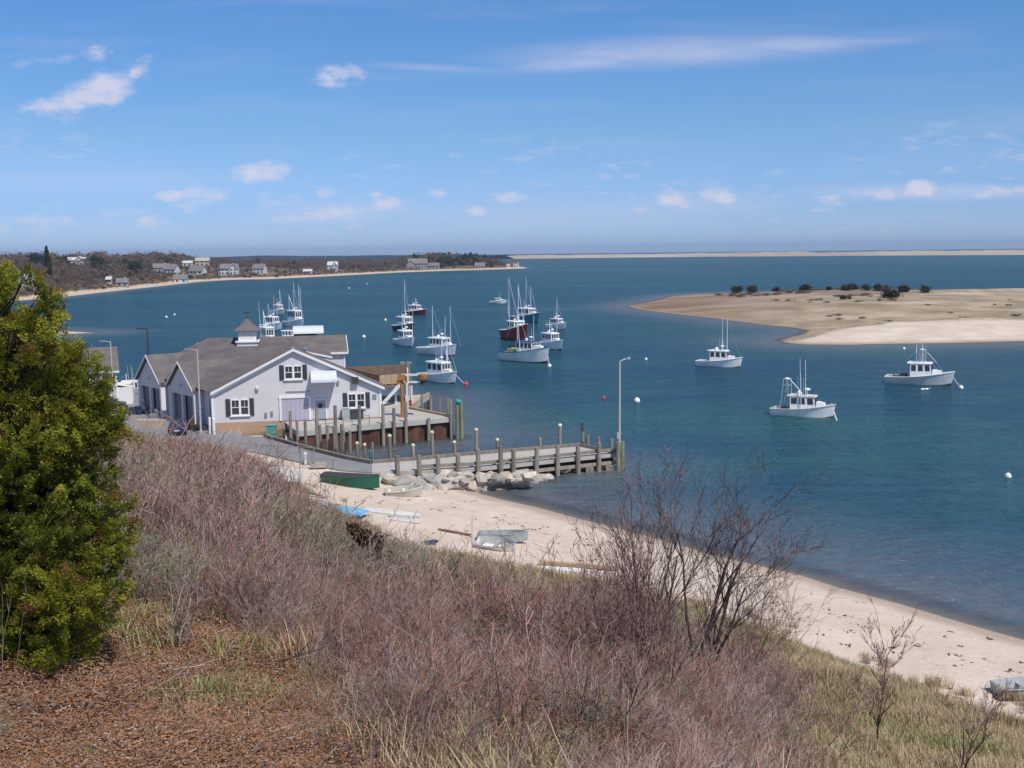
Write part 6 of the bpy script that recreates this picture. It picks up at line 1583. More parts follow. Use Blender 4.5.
def shrub_mesh(name, seed, h, stems, mats, spread=.5, leaf=0, r=.011, maxl=2, kids=(1, 3), minr=.0042, lratio=(.3, .55), arch=.0):
    rs = np.random.RandomState(seed); S = []; tips = []
    for k in range(stems):
        a_ = rs.uniform(0, 2 * math.pi); t = rs.uniform(.05, spread); d = np.array([math.cos(a_) * t, math.sin(a_) * t, 1.0])
        p = np.array([math.cos(a_), math.sin(a_), 0]) * rs.uniform(0, .45 * h * .5); p[2] = -.12
        grow(rs, S, p, d, h * rs.uniform(.55, 1.05), r * rs.uniform(.7, 1.2), 0, maxl, .13, kids, .12, .5, .55, lratio, tips)
    S = np.array(S); S[:, 6:8] = np.maximum(S[:, 6:8], minr)
    mi = (rs.rand(len(S)) < .3).astype(int); ex = None
    if leaf and len(tips):
        T = np.array(tips); T = T[rs.randint(0, len(T), leaf)] + rs.normal(size=(leaf, 3)) * .04 * h
        EV, EF = quads(T, .0095, rs, 1.4); ex = (EV, EF, np.full(len(EF), 2))
    return segs_mesh(name, S, mats, mi, 3, ex)
def tuft_mesh(name, seed, n, h, rad_, mats, w=.006, lean=.55):
    rs = np.random.RandomState(seed); V = []; Fc = []; mi = []
    for k in range(n):
        a_ = rs.uniform(0, 6.28); b_3 = rs.uniform(0, 6.28); p = np.array([math.cos(a_), math.sin(a_), 0]) * rad_ * math.sqrt(rs.rand()); hh = h * rs.uniform(.5, 1.1); ln = rs.uniform(.1, lean) * hh
        dr = np.array([math.cos(b_3), math.sin(b_3), 0]); sd_ = np.array([-dr[1], dr[0], 0]) * w
        a0 = p - [0, 0, .05]; a1 = p + dr * ln * .35 + [0, 0, hh * .65]; a2_ = p + dr * ln * 1.1 + [0, 0, hh]
        n0 = len(V); V += [a0 - sd_, a0 + sd_, a1 + sd_ * .8, a1 - sd_ * .8, a2_ + sd_ * .2, a2_ - sd_ * .2]; Fc += [(n0, n0 + 1, n0 + 2, n0 + 3), (n0 + 3, n0 + 2, n0 + 4, n0 + 5)]; q = int(rs.rand() < .35); mi += [q, q]
    return fast_mesh(name, V, Fc, mats, False, mi)

def scatter(name, pts, rots, scl, idx, protos, kind='stuff', label=None):
    """one object whose points carry instances of the given meshes"""
    me = bpy.data.meshes.new(name); me.vertices.add(len(pts)); me.vertices.foreach_set('co', np.asarray(pts, np.float32).ravel())
    a_ = me.attributes.new('rot', 'FLOAT_VECTOR', 'POINT'); a_.data.foreach_set('vector', np.asarray(rots, np.float32).ravel())
    a_ = me.attributes.new('scl', 'FLOAT_VECTOR', 'POINT'); a_.data.foreach_set('vector', np.asarray(scl, np.float32).ravel())
    a_ = me.attributes.new('idx', 'INT', 'POINT'); a_.data.foreach_set('value', np.asarray(idx, np.int32))
    me.update()
    o = bpy.data.objects.new(name, me); COL.objects.link(o); o['kind'] = kind
    if label: o['label'] = label
    pc = bpy.data.collections.new(name + '_sources')
    for k, pm in enumerate(protos):
        po = bpy.data.objects.new('%s_source_%02d' % (name, k), pm); pc.objects.link(po)
    ng = bpy.data.node_groups.new(name, 'GeometryNodeTree')
    ng.interface.new_socket('Geometry', in_out='INPUT', socket_type='NodeSocketGeometry'); ng.interface.new_socket('Geometry', in_out='OUTPUT', socket_type='NodeSocketGeometry')
    N, L = ng.nodes, ng.links; gi = N.new('NodeGroupInput'); go = N.new('NodeGroupOutput')
    mp = N.new('GeometryNodeMeshToPoints'); ip = N.new('GeometryNodeInstanceOnPoints'); ci = N.new('GeometryNodeCollectionInfo')
    ci.inputs['Collection'].default_value = pc; ci.inputs['Separate Children'].default_value = True; ci.inputs['Reset Children'].default_value = True
    def na(n, t):
        x = N.new('GeometryNodeInputNamedAttribute'); x.data_type = t; x.inputs['Name'].default_value = n; return x.outputs['Attribute']
    L.new(gi.outputs[0], mp.inputs['Mesh']); L.new(mp.outputs[0], ip.inputs['Points']); L.new(ci.outputs[0], ip.inputs['Instance'])
    ip.inputs['Pick Instance'].default_value = True; L.new(na('idx', 'INT'), ip.inputs['Instance Index']); L.new(na('scl', 'FLOAT_VECTOR'), ip.inputs['Scale'])
    er = N.new('FunctionNodeEulerToRotation'); L.new(na('rot', 'FLOAT_VECTOR'), er.inputs[0]); L.new(er.outputs[0], ip.inputs['Rotation'])
    L.new(ip.outputs[0], go.inputs[0])
    md = o.modifiers.new('scatter', 'NODES'); md.node_group = ng
    return o
def nproj(P):
    q = P - np.array([0, 0, HC]); w = q @ np.array(fw); return 512 + F * (q @ np.array(cr)) / w, 384 - F * (q @ np.array(cu)) / w

# ------------------------------------------------------------------ brush on the bluff
TM = [tw_red, tw_grey, bud]; TM3 = [tw_red, tw_rust, bud]; TM4 = [tw_rust, tw_dark, bud]; TM2 = [tw_grey, tw_red, bud]
protos = []
for k in range(5): protos.append(shrub_mesh('brush_red_%d' % k, 100 + k, 1.6, 23, (TM, TM3, TM, TM3, TM4)[k], .55, 0, .008, 2, (1, 3)))
for k in range(3): protos.append(shrub_mesh('brush_grey_%d' % k, 120 + k, 1.5, 20, TM2, .6, 0, .008, 2, (1, 3)))
for k in range(3): protos.append(shrub_mesh('brush_leafing_%d' % k, 140 + k, 1.3, 17, TM2, .6, 1100, .008, 2, (1, 3)))
for k in range(2): protos.append(shrub_mesh('brush_whips_%d' % k, 160 + k, 1.6, 6, [tw_dark if k else tw_red, tw_grey, bud], .35, 0, .012, 2, (1, 2), lratio=(.25, .45)))
rs = np.random.RandomState(8)
n = 60000
ang_ = np.radians(rs.uniform(-36, 34, n)); rr_ = np.sqrt(rs.uniform(5.0 ** 2, 108.0 ** 2, n)); X_ = rr_ * np.sin(ang_); Y_ = rr_ * np.cos(ang_)
# more points close by
n2 = 9000; a2__ = np.radians(rs.uniform(-36, 34, n2)); r2_ = np.sqrt(rs.uniform(5.0 ** 2, 34.0 ** 2, n2)); X_ = np.r_[X_, r2_ * np.sin(a2__)]; Y_ = np.r_[Y_, r2_ * np.cos(a2__)]
sB = sdist(X_, Y_, BLUFF); Z_ = H_np(X_, Y_); PX, PY = nproj(np.stack([X_, Y_, Z_], 1)); R_ = np.hypot(X_, Y_)
edge_px = [-200, 100, 150, 200, 250, 300, 330, 370, 430, 500, 560, 600, 650, 700, 760, 820, 900, 1024, 1300]
edge_py = [436, 446, 447, 451, 468, 502, 520, 538, 552, 572, 590, 590, 600, 622, 655, 690, 730, 790, 900]
bound = np.interp(PX, edge_px, edge_py)
gn = fbm(X_ * .13 + 3, Y_ * .13); gn2 = fbm(X_ * .35 + 31, Y_ * .35 + 7)
tall = 1.35 + .9 * np.exp(-((PX - 200) / 120.0) ** 2) * sstep(25, 45, R_) + .25 * np.exp(-((PX - 640) / 70.0) ** 2)
tall = tall * (.58 + .42 * sstep(11, 30, R_))
hgt = tall * rs.uniform(.6, 1.1, len(X_)) * (.45 + 1.15 * gn2)
_, TY = nproj(np.stack([X_, Y_, Z_ + hgt * .86], 1))
right = 1 - sstep(720, 830, PX)                    # brush gives way to dune grass on the right
litz = (1 - sstep(210, 420, PX - (PY - 700) * .9)) * sstep(640, 684, PY + 18 * (gn - .5) * 2 + (PX < 130) * 14)   # open leaf litter in the lower left
dens = right * (1 - .30 * litz - .45 * litz * (PX < 200)) * (.25 + .75 * sstep(.30, .46, gn + .08)) + .05 * (1 - right) * (gn2 > .52)
dens *= np.where(R_ > 34, .46, .44)
clear = (((X_ + 6.8) / 3.4) ** 2 + ((Y_ - 16.6) / 3.2) ** 2 < 1)
ok = (sB > .3) & (TY > bound + rs.uniform(-3, 10, len(X_))) & (rs.rand(len(X_)) < dens) & ~clear & (PY < 1150) & (R_ > 6.5)
P = np.stack([X_, Y_, Z_], 1)[ok]; hs_ = hgt[ok] * (1 - .72 * litz[ok]) * (1 - .45 * (PX[ok] > 800)); m_ = len(P)
gg = gn[ok]; g2 = fbm(P[:, 0] * .09 + 70, P[:, 1] * .09 + 12)
u = rs.rand(m_); pgreen = .14 + .6 * sstep(.48, .58, g2) * (1 - sstep(50, 65, R_[ok])); pgrey = (.12 + .45 * sstep(.46, .58, gg)) * (1 - .6 * sstep(30, 45, R_[ok]))
idx = np.where(u < pgreen, rs.randint(8, 11, m_), np.where(u < pgreen + pgrey, rs.randint(5, 8, m_), rs.randint(0, 5, m_)))
wh_i = rs.rand(m_) < .17; idx = np.where(wh_i, rs.randint(11, 13, m_), idx); hs_ = np.where(wh_i & (TY[ok] > bound[ok] + 16), hs_ * 1.5, hs_)
sc_ = (hs_ / 1.6)[:, None] * np.stack([rs.uniform(.9, 1.3, m_), rs.uniform(.9, 1.3, m_), np.ones(m_)], 1)
rot = np.stack([rs.normal(size=m_) * .12, rs.normal(size=m_) * .12, rs.uniform(0, 6.28, m_)], 1)
scatter('brush', P, rot, sc_, idx, protos, label='dense leafless mauve and grey brush covering the bluff')
print('brush', m_)
# ---- grass
tan1 = mat('dry_grass', (.38, .30, .18), .9, .15, 2, .1, col2=(.56, .46, .29), rnd=.25, detail=2); olive1 = mat('green_grass', (.17, .19, .06), .9, .15, 2, .1, col2=(.27, .28, .11), rnd=.25, detail=2); rustg = mat('rusty_grass', (.29, .18, .11), .9, .15, 2, .1, col2=(.42, .29, .19), rnd=.25, detail=2)
gp = [tuft_mesh('tuft_tan_%d' % k, 200 + k, 70, .55, .28, [tan1, rustg], .007) for k in range(3)] + [tuft_mesh('tuft_olive_%d' % k, 210 + k, 70, .42, .28, [olive1, tan1], .007) for k in range(3)] + [tuft_mesh('tuft_rust_%d' % k, 220 + k, 60, .4, .3, [rustg, tan1], .006) for k in range(2)]
n = 120000; ang_ = np.radians(rs.uniform(-36, 36, n)); rr_ = np.sqrt(rs.uniform(4.5 ** 2, 104.0 ** 2, n)); X_ = rr_ * np.sin(ang_); Y_ = rr_ * np.cos(ang_)
n2 = 30000; a2__ = np.radians(rs.uniform(-36, 36, n2)); r2_ = np.sqrt(rs.uniform(4.5 ** 2, 40.0 ** 2, n2)); X_ = np.r_[X_, r2_ * np.sin(a2__)]; Y_ = np.r_[Y_, r2_ * np.cos(a2__)]
Z_ = H_np(X_, Y_); PX, PY = nproj(np.stack([X_, Y_, Z_], 1)); sB = sdist(X_, Y_, BLUFF); g = fbm(X_ * .2 + 55, Y_ * .2 + 8); g3 = fbm(X_ * .6 + 5, Y_ * .6 + 88); R_ = np.hypot(X_, Y_)
litz = (1 - sstep(210, 420, PX - (PY - 700) * .9)) * sstep(640, 684, PY + 18 * (g - .5) * 2)
gpatch = np.exp(-(((PX - 235) / 50.0) ** 2 + ((PY - 705) / 13.0) ** 2))
dens = np.where(PX > 760, .75, np.where(PX > 400, .75, .30)) * np.where(PX < 340, .35, 1) * sstep(-.6, 1.2, sB + (g3 - .5) * 5) * (.35 + .65 * (g3 > .42)) * (1 - .95 * litz) + .9 * gpatch
sand_ = (PX > 540) & (sB < 0) & (sB > -3.5); dens = np.where(sand_, .10 * (g3 > .5), dens); dens = np.where(sB < -3.5, 0, dens)
ok = (rs.rand(len(X_)) < dens) & (PX > -150) & (PX < 1180) & (PY < 950)
P = np.stack([X_, Y_, Z_], 1)[ok]; m_ = len(P); g2 = fbm(P[:, 0] * .16 + 7, P[:, 1] * .16 + 33); u = rs.rand(m_)
pol = .30 + .4 * sstep(.48, .58, g2) + .3 * (PX[ok] < 760) + .8 * gpatch[ok]; prs = .22
idx = np.where(u < pol, rs.randint(3, 6, m_), np.where(u < pol + prs, rs.randint(6, 8, m_), rs.randint(0, 3, m_)))
s0 = rs.uniform(.6, 1.25, m_) * (1 - .35 * (litz[ok] > .5)); sc_ = np.stack([s0 * 1.2, s0 * 1.2, s0], 1)
scatter('grass', P, np.stack([rs.normal(size=m_) * .1, rs.normal(size=m_) * .1, rs.uniform(0, 6.28, m_)], 1), sc_, idx, gp, label='dry tan and olive dune grass on the bluff')
print('grass', m_)
# ---- fallen leaves and sticks
lm1 = mat('dead_leaves', (.19, .085, .045), .9, .2, 6, .1, col2=(.37, .19, .10), rnd=.3, detail=2); lm2 = mat('pale_dead_leaves', (.24, .17, .14), .9, .2, 6, .1, col2=(.36, .28, .24), rnd=.25, detail=2)
def litter_mesh(seed):
    r_ = np.random.RandomState(seed); n_ = 520; C_ = np.stack([r_.uniform(-.6, .6, n_), r_.uniform(-.6, .6, n_), r_.uniform(.0, .05, n_)], 1)
    V_, F_ = quads(C_, .012, r_, 1.6); Q = V_.reshape(-1, 4, 3); Q[:, :, 2] = C_[:, None, 2] + (Q[:, :, 2] - C_[:, None, 2]) * .35; m2 = (r_.rand(n_) < .2).astype(int)
    S_ = []
    for k in range(4):
        a_ = r_.uniform(0, 6.28); c_ = np.array([r_.uniform(-.6, .6), r_.uniform(-.6, .6), r_.uniform(.01, .08)]); l_ = r_.uniform(.05, .18); d_ = np.array([math.cos(a_), math.sin(a_), r_.uniform(-.15, .3)]) * l_; S_.append((*(c_ - d_), *(c_ + d_), .006, .003))
    return segs_mesh('litter_%d' % seed, S_, [lm1, lm2, tw_grey], np.where(r_.rand(4) < .5, 2, 1), 3, (Q.reshape(-1, 3), F_, m2))
lp_ = [litter_mesh(300 + k) for k in range(4)]
n = 16000; X_ = rs.uniform(-16, 14, n); Y_ = rs.uniform(4.5, 32, n); Z_ = H_np(X_, Y_); PX, PY = nproj(np.stack([X_, Y_, Z_ + .02], 1))
ok = (PX > -120) & (PX < 760) & (PY < 860) & (PY > 560) & (rs.rand(n) < (1 - sstep(380, 760, PX)))
P = np.stack([X_, Y_, Z_ + .015], 1)[ok]; m_ = len(P)
s0 = rs.uniform(.7, 1.3, m_); scatter('leaf_litter', P, np.stack([-.12 + rs.normal(size=m_) * .05, .1 + rs.normal(size=m_) * .05, rs.uniform(0, 6.28, m_)], 1), np.stack([s0, s0, s0], 1), rs.randint(0, 4, m_), lp_, label='dead leaves and broken sticks on the open ground')

# ------------------------------------------------------------------ single bare shrubs and saplings
def bare(name, label, cat, px, py, top, seed, stems, mats, lean=(0, 0), spread=.3, r=.03, maxl=3, kids=(1, 3), lr=(.35, .6), wob=.13, up=.12, width=.25, group=None, minr=.004):
    b0 = hit(px, py, H); ht = Uy(px, top, b0.y).z - b0.z; r_ = np.random.RandomState(seed); S_ = []; cuts = [0]
    for k in range(stems):
        if k: cuts.append(len(S_))
        a_ = r_.uniform(0, 6.28); t = r_.uniform(.0, spread); d_ = np.array([math.cos(a_) * t + lean[0], math.sin(a_) * t + lean[1], 1.0]); p_ = np.array([math.cos(a_), math.sin(a_), 0]) * width * r_.rand(); p_[2] = -.2
        grow(r_, S_, p_, d_, ht * r_.uniform(.62, .86), r * r_.uniform(.6, 1.1), 0, maxl, wob, kids, up, .4, .5, lr, None, 6)
    S_ = np.array(S_); S_[:, 6:8] = np.maximum(S_[:, 6:8], minr)
    zt_ = S_[:, 5].max(); k_ = ht / zt_; S_[:, :6] *= k_
    thick = S_[:, 6] > r * .33
    o = empty(name, b0, 0, label, cat, group)
    cuts.append(len(S_))
    if stems > 8: linkobj('stems', segs_mesh('stems', S_[thick], mats[:1], None, 5), o)
    else:
        for k in range(stems):
            sel = np.zeros(len(S_), bool); sel[cuts[k]:cuts[k + 1]] = True; sel &= thick
            if sel.any(): linkobj('trunk' if stems == 1 else 'stem', segs_mesh('stem', S_[sel], mats[:1], None, 5), o)
    linkobj('branches', segs_mesh('branches', S_[~thick], mats, (r_.rand((~thick).sum()) < .25).astype(int), 3), o)
    return o
TD = [tw_dark, tw_red]
bare('bare_tree', 'large bare dark shrub leaning right over the beach with a forked trunk', 'bare tree', 692, 700, 446, 21, 4, TD, (.22, .1), .20, .072, 4, (1, 3), (.38, .6), .12, .13)
bare('bare_tree', 'tall upright bare shrub just left of the leaning forked one', 'bare tree', 655, 700, 436, 22, 6, TD, (.10, .1), .24, .06, 3, (1, 4), (.32, .58), .10, .16, .5)
bare('bare_shrub', 'wide clump of thin red stems at the left foot of the tall bare shrub', 'bare shrub', 622, 712, 500, 23, 32, [tw_red, tw_dark], (.0, 0), .34, .019, 3, (1, 3), (.25, .45), .09, .2, 1.3)
bare('bare_shrub', 'bare shrub of dark red stems right below the leaning trunk', 'bare shrub', 735, 705, 530, 24, 16, [tw_red, tw_dark], (.25, 0), .4, .02, 3, (1, 3), (.3, .55), .12, .1, .6)
bare('bare_shrub', 'tall purple-grey bare shrub above the brush before the parking lot', 'bare shrub', 190, 590, 440, 25, 26, [tw_red, tw_dark], (0, 0), .55, .022, 3, (1, 3), (.3, .5), .11, .12, 1.2)
bare('bare_shrub', 'second purple-grey bare shrub in front of the pile row', 'bare shrub', 250, 600, 455, 26, 22, [tw_red, tw_grey], (.05, 0), .5, .02, 3, (1, 3), (.3, .5), .11, .12, 1.0)
bare('bare_sapling', 'slim bare sapling standing alone on the grassy slope at the right', 'sapling', 882, 758, 598, 27, 1, TD, (.02, 0), .05, .034, 3, (1, 4), (.28, .46), .05, .2, .25, None, .006)
bare('bare_sapling', 'bare sapling with side twigs near the lower right corner', 'sapling', 952, 790, 668, 28, 3, TD, (.3, 0), .25, .026, 3, (1, 4), (.3, .5), .1, .15, .25, None, .005)
bare('bare_sapling', 'thin dark sapling in the brush at the bottom below the red stems', 'sapling', 607, 775, 630, 29, 1, TD, (.0, 0), .05, .026, 3, (1, 3), (.25, .4), .08, .2)
bare('bare_sapling', 'single tall stem rising in front of the pair of skiffs', 'sapling', 482, 650, 512, 30, 1, [tw_red, tw_dark], (0, 0), .02, .013, 1, (0, 2), (.12, .25), .03, .3)
bare('bare_sapling', 'thin single stem right of the tallest lone stem', 'sapling', 511, 640, 524, 31, 1, [tw_red, tw_dark], (0, 0), .02, .011, 1, (0, 2), (.12, .25), .03, .3)
bare('bare_sapling', 'pale bent bare shrub in the brush right of the evergreen', 'sapling', 172, 650, 520, 32, 4, [tw_grey, tw_red], (.05, 0), .4, .02, 3, (1, 3), (.3, .5), .14, .1)
bare('bare_sapling', 'forked bare sapling low in the brush at the lower left centre', 'sapling', 420, 770, 610, 33, 3, [tw_grey, tw_red], (.1, 0), .3, .016, 3, (1, 3), (.3, .5), .12, .12)
bare('bare_shrub', 'bare shrub with fine twigs at the right end of the brush', 'bare shrub', 800, 770, 640, 34, 8, [tw_red, tw_grey], (.15, 0), .5, .016, 3, (1, 3), (.3, .5), .12, .1, .5)
for k, (px, py, tp, lb) in enumerate(((10, 690, 575, 'pale speckled weed stem leftmost in front of the evergreen'), (52, 676, 600, 'pale speckled weed stem below the middle of the evergreen'), (82, 668, 615, 'short pale speckled weed stem before the evergreen'), (104, 670, 640, 'pale weed stem in the shade at the right foot of the evergreen'))):
    bare('weed_stalk', lb, 'weed', px, py, tp, 50 + k, 3, [tw_grey, tw_grey], (.1, 0), .2, .005, 1, (1, 3), (.06, .1), .06, .3, .3, None, .0022)
# fallen pale branches
for k, (px, py, l_, an_, lb) in enumerate(((255, 668, 1.6, .2, 'dark reddish fallen branch on the litter at the brush edge'), (152, 676, .9, -.15, 'pale fallen stick on the litter near the evergreen'), (195, 642, .8, 1.9, 'pale broken stick leaning in the brush right of the evergreen'), (130, 705, .9, .3, 'pale fallen stick in the middle of the open litter'))):
    c = hit(px, py, H); r_ = np.random.RandomState(70 + k); S_ = []; grow(r_, S_, np.zeros(3), np.array([math.cos(an_), .3 * math.sin(an_), .12 + .5 * abs(math.sin(an_))]), l_, .022, 0, 1, .08, (1, 2), 0, .4, .4, (.3, .4), None, 5)
    o = linkobj('fallen_branch', segs_mesh('fallen_branch', S_, [tw_dark if k == 0 else tw_grey], None, 5)); o.location = c + Vector((0, 0, .05)); tag(o, lb, 'branch')

# ------------------------------------------------------------------ the big evergreen at the left
def foliage_mat(name, c0, c1, c2):
    m = bpy.data.materials.new(name); m.use_nodes = True; N, L = nodes(m); b = N['Principled BSDF']; b.inputs['Roughness'].default_value = .75; b.inputs['Specular IOR Level'].default_value = .2
    a_ = N.new('ShaderNodeAttribute'); a_.attribute_name = 'tint'; r = N.new('ShaderNodeValToRGB'); e = r.color_ramp.elements; e.new(.5); e.new(.9)
    for q, (p, c) in zip(e, [(0, c0), (.45, c1), (.86, c2), (1.0, (.20, .10, .035))]): q.position = p; q.color = (*c, 1)
    L.new(a_.outputs['Fac'], r.inputs[0]); L.new(r.outputs[0], b.inputs['Base Color'])
    tl = N.new('ShaderNodeBsdfTranslucent'); L.new(r.outputs[0], tl.inputs['Color']); ms = N.new('ShaderNodeMixShader'); ms.inputs[0].default_value = .35
    L.new(b.outputs[0], ms.inputs[1]); L.new(tl.outputs[0], ms.inputs[2]); om = [n for n in N if n.type == 'OUTPUT_MATERIAL'][0]; L.new(ms.outputs[0], om.inputs['Surface']); return m
arbm = foliage_mat('scale_leaves', (.06, .085, .014), (.20, .22, .024), (.40, .37, .045))
tb = hit(35, 664, H); D_t = tb.y
prof_px = [(268, 16), (276, 26), (300, 40), (325, 58), (348, 84), (370, 92), (395, 104), (412, 124), (430, 130), (448, 120), (468, 108), (490, 118), (520, 130), (560, 131), (600, 124), (630, 110), (652, 92), (668, 60)]
cxp = 14.0
zs = np.array([Uy(q[1], q[0], D_t).z for q in prof_px])[::-1]; rsx = np.array([(q[1] - cxp) * D_t / 1100 for q in prof_px])[::-1]
cx0 = Uy(cxp, 500, D_t).x
rt = np.random.RandomState(77); nl = 74
zl = zs.min() + (zs.max() - zs.min()) * (np.arange(nl) + .5) / nl; tl_ = np.arange(nl) * 2.399963 + rt.normal(size=nl) * .35
Rl = np.maximum(np.interp(zl, zs, rsx) - .16, .08)
lr_ = np.clip(Rl * rt.uniform(.34, .52, nl), .16, .62)
lc = np.stack([cx0 + (Rl - lr_ * .9) * np.cos(tl_), D_t + (Rl - lr_ * .9) * np.sin(tl_), zl], 1)
# lobes that make the outline the photo shows
for (px_, py_, r_) in ((30, 283, .17), (44, 305, .2), (50, 330, .2), (82, 366, .22), (68, 354, .16), (92, 388, .3), (84, 408, .34), (106, 418, .3), (112, 438, .28), (84, 448, .36), (92, 466, .34), (62, 386, .34), (46, 356, .28), (28, 330, .26), (100, 490, .32), (112, 520, .33), (114, 552, .33), (106, 590, .34), (96, 622, .33), (76, 648, .33), (48, 660, .3), (10, 655, .35), (20, 620, .4), (60, 600, .45)):
    q = Uy(px_, py_, D_t - (0.1 if px_ > 60 else .9)); lc = np.vstack([lc, [q.x, q.y, q.z]]); lr_ = np.append(lr_, r_)
nl = len(lr_); wl_ = lr_ ** 1.6; li = rt.choice(nl, 3300, p=wl_ / wl_.sum()); nc = 3300
od = rt.normal(size=(nc, 3)); od[:, 2] = np.abs(od[:, 2]) * 1.0 - .35; od /= np.linalg.norm(od, axis=1, keepdims=True)
CC = lc[li] + od * (lr_[li] * np.where(rt.rand(nc) < .3, rt.uniform(.2, .7, nc), rt.uniform(.72, 1.04, nc)))[:, None] * np.array([1, 1, 1.15])
ltint = rt.normal(size=nl) * .17
outd = od + np.array([0, 0, .5]); outd /= np.linalg.norm(outd, axis=1, keepdims=True)
ls, lt = [], []; per = 150
for k in range(nc):
    ax = outd[k] + rt.normal(size=3) * .35; ax /= np.linalg.norm(ax); ln = rt.uniform(.15, .29); nrm = np.cross(ax, rt.normal(size=3)); nrm /= np.linalg.norm(nrm); sd_ = np.cross(nrm, ax)
    t = rt.rand(per); w = (rt.rand(per) - .5) * 2
    fan = np.sqrt(t) * (1.1 - t * .65)
    C_ = CC[k] - ax * .12 + ax * (t * ln)[:, None] + sd_ * (w * fan * ln * .42)[:, None] + nrm * (rt.normal(size=per) * .05)[:, None]
    dl = ax + sd_ * (w * .9)[:, None] + rt.normal(size=(per, 3)) * .25; dl /= np.linalg.norm(dl, axis=1, keepdims=True)
    wd = np.cross(dl, nrm + rt.normal(size=(per, 3)) * .5); wd /= np.linalg.norm(wd, axis=1, keepdims=True)
    sz = rt.uniform(.013, .030, per)[:, None]; q_ = np.stack([C_ - dl * sz * .9, C_ + wd * sz * .38, C_ + dl * sz, C_ - wd * sz * .38], 1)
    ls.append(q_.reshape(-1, 3)); tnt = np.clip(rt.normal(.46, .13) + ltint[li[k]] + rt.normal(size=per) * .08 + .25 * (t - .4), 0, .88)
    if rt.rand() < .13: tnt = np.clip(tnt + .5, 0, 1)
    lt.append(np.repeat(tnt, 4))
Vt = np.concatenate(ls); Tt = np.concatenate(lt)
tree = empty('evergreen_tree', (cx0, D_t, tb.z), 0, 'large bushy yellow-green evergreen filling the left edge of the photo', 'evergreen tree')
og = np.array([cx0, D_t, tb.z])
linkobj('crown', fast_mesh('crown', Vt - og, np.arange(len(Vt)).reshape(-1, 4), [arbm], False, None, {'tint': Tt}), tree)
S_ = []; grow(np.random.RandomState(5), S_, np.array([0, 0, -.4]), np.array([0, 0, 1.0]), (zs.max() - tb.z) * .86, .14, 0, 0, .03, (0, 1), .3, .2, .5, (.3, .4), None, 10)
linkobj('trunk', segs_mesh('trunk', S_, [tw_dark], None, 9), tree)
S_ = []
for k in range(0, nc, 3):
    c = CC[k] - og; z0_ = max(c[2] - .5 * np.hypot(c[0], c[1]), .1); a_ = np.array([0, 0, z0_]); mid_ = (a_ + c) / 2 - [0, 0, .08]; S_.append((*a_, *mid_, .022, .014)); S_.append((*mid_, *c, .014, .006))
linkobj('limbs', segs_mesh('limbs', S_, [tw_dark], None, 4), tree)
# brown dead evergreen sprig
brm = foliage_mat('dead_needles', (.07, .04, .02), (.12, .065, .03), (.17, .10, .05))
b0 = hit(408, 606, H); r_ = np.random.RandomState(9); L0, T0 = [], []
tipv = Uy(352, 528, b0.y) - b0; S_ = [(0, 0, -.1, *(tipv * 1.0), .035, .01)]
for k in range(60):
    t = r_.uniform(.08, 1); base_ = np.array(tipv) * t; d_ = np.array([r_.normal() * .6 + .2, r_.normal() * .6, .55 + r_.normal() * .3]); ln = (1.15 - t) * .55 * r_.uniform(.5, 1.1) + .12; S_.append((*base_, *(base_ + d_ * ln), .012, .005))
    n_ = 60; tt_ = r_.rand(n_)[:, None]; C_ = base_ + d_ * ln * tt_ + r_.normal(size=(n_, 3)) * .05; V_, _f = quads(C_, .03, r_, 1.8); L0.append(V_); T0.append(np.full(len(V_), r_.uniform(.1, .8)))
o = empty('dead_cedar', b0, 0, 'rust-brown dying cedar leaning out of the brush toward the beach', 'dead cedar')
linkobj('trunk', segs_mesh('trunk', S_, [tw_dark], None, 4), o); VV = np.concatenate(L0); linkobj('foliage', fast_mesh('foliage', VV, np.arange(len(VV)).reshape(-1, 4), [brm], False, None, {'tint': np.concatenate(T0)}), o)

# ------------------------------------------------------------------ bushes on the sand island
bushm = foliage_mat('bush_leaves', (.03, .042, .02), (.055, .07, .03), (.10, .11, .05))
bushb = foliage_mat('bush_leaves_brown', (.03, .028, .016), (.055, .05, .026), (.09, .08, .04))
def bush(px, py, rpx, hpx, label, m=None, name='beach_bush', cat='bush'):
    while True:
        b0 = hit(px, py, HIs, 240, 600)
        if b0.y < 590 and b0.z > .3: break
        py += .5
    k_ = b0.y / 1100; R = rpx * k_; Hh = hpx * k_; r_ = np.random.RandomState(int(px)); n_ = 900; Hh *= .8
    cl = np.stack([r_.normal(size=7) * R * .42, r_.normal(size=7) * R * .4, Hh * (.2 + .45 * r_.rand(7))], 1)
    ci = r_.randint(0, 7, n_); C_ = cl[ci] + r_.normal(size=(n_, 3)) * np.array([R * .26, R * .26, Hh * .17]); C_[:, 2] = np.abs(C_[:, 2]); V_, F_ = quads(C_, R * .085, r_, 1.1)
    o = empty(name, b0, 0, label, cat, 'dark bushes on the sand island')
    linkobj('foliage', fast_mesh('foliage', V_, F_, [m or bushm], False, None, {'tint': np.repeat(np.clip(r_.normal(.4, .2, 7)[ci] + r_.normal(size=n_) * .1, 0, .88), 4)}), o)
    linkobj('stem', segs_mesh('stem', [(0, 0, -.3, *(c_ * .8), .12, .04) for c_ in cl], [tw_dark], None, 4), o)
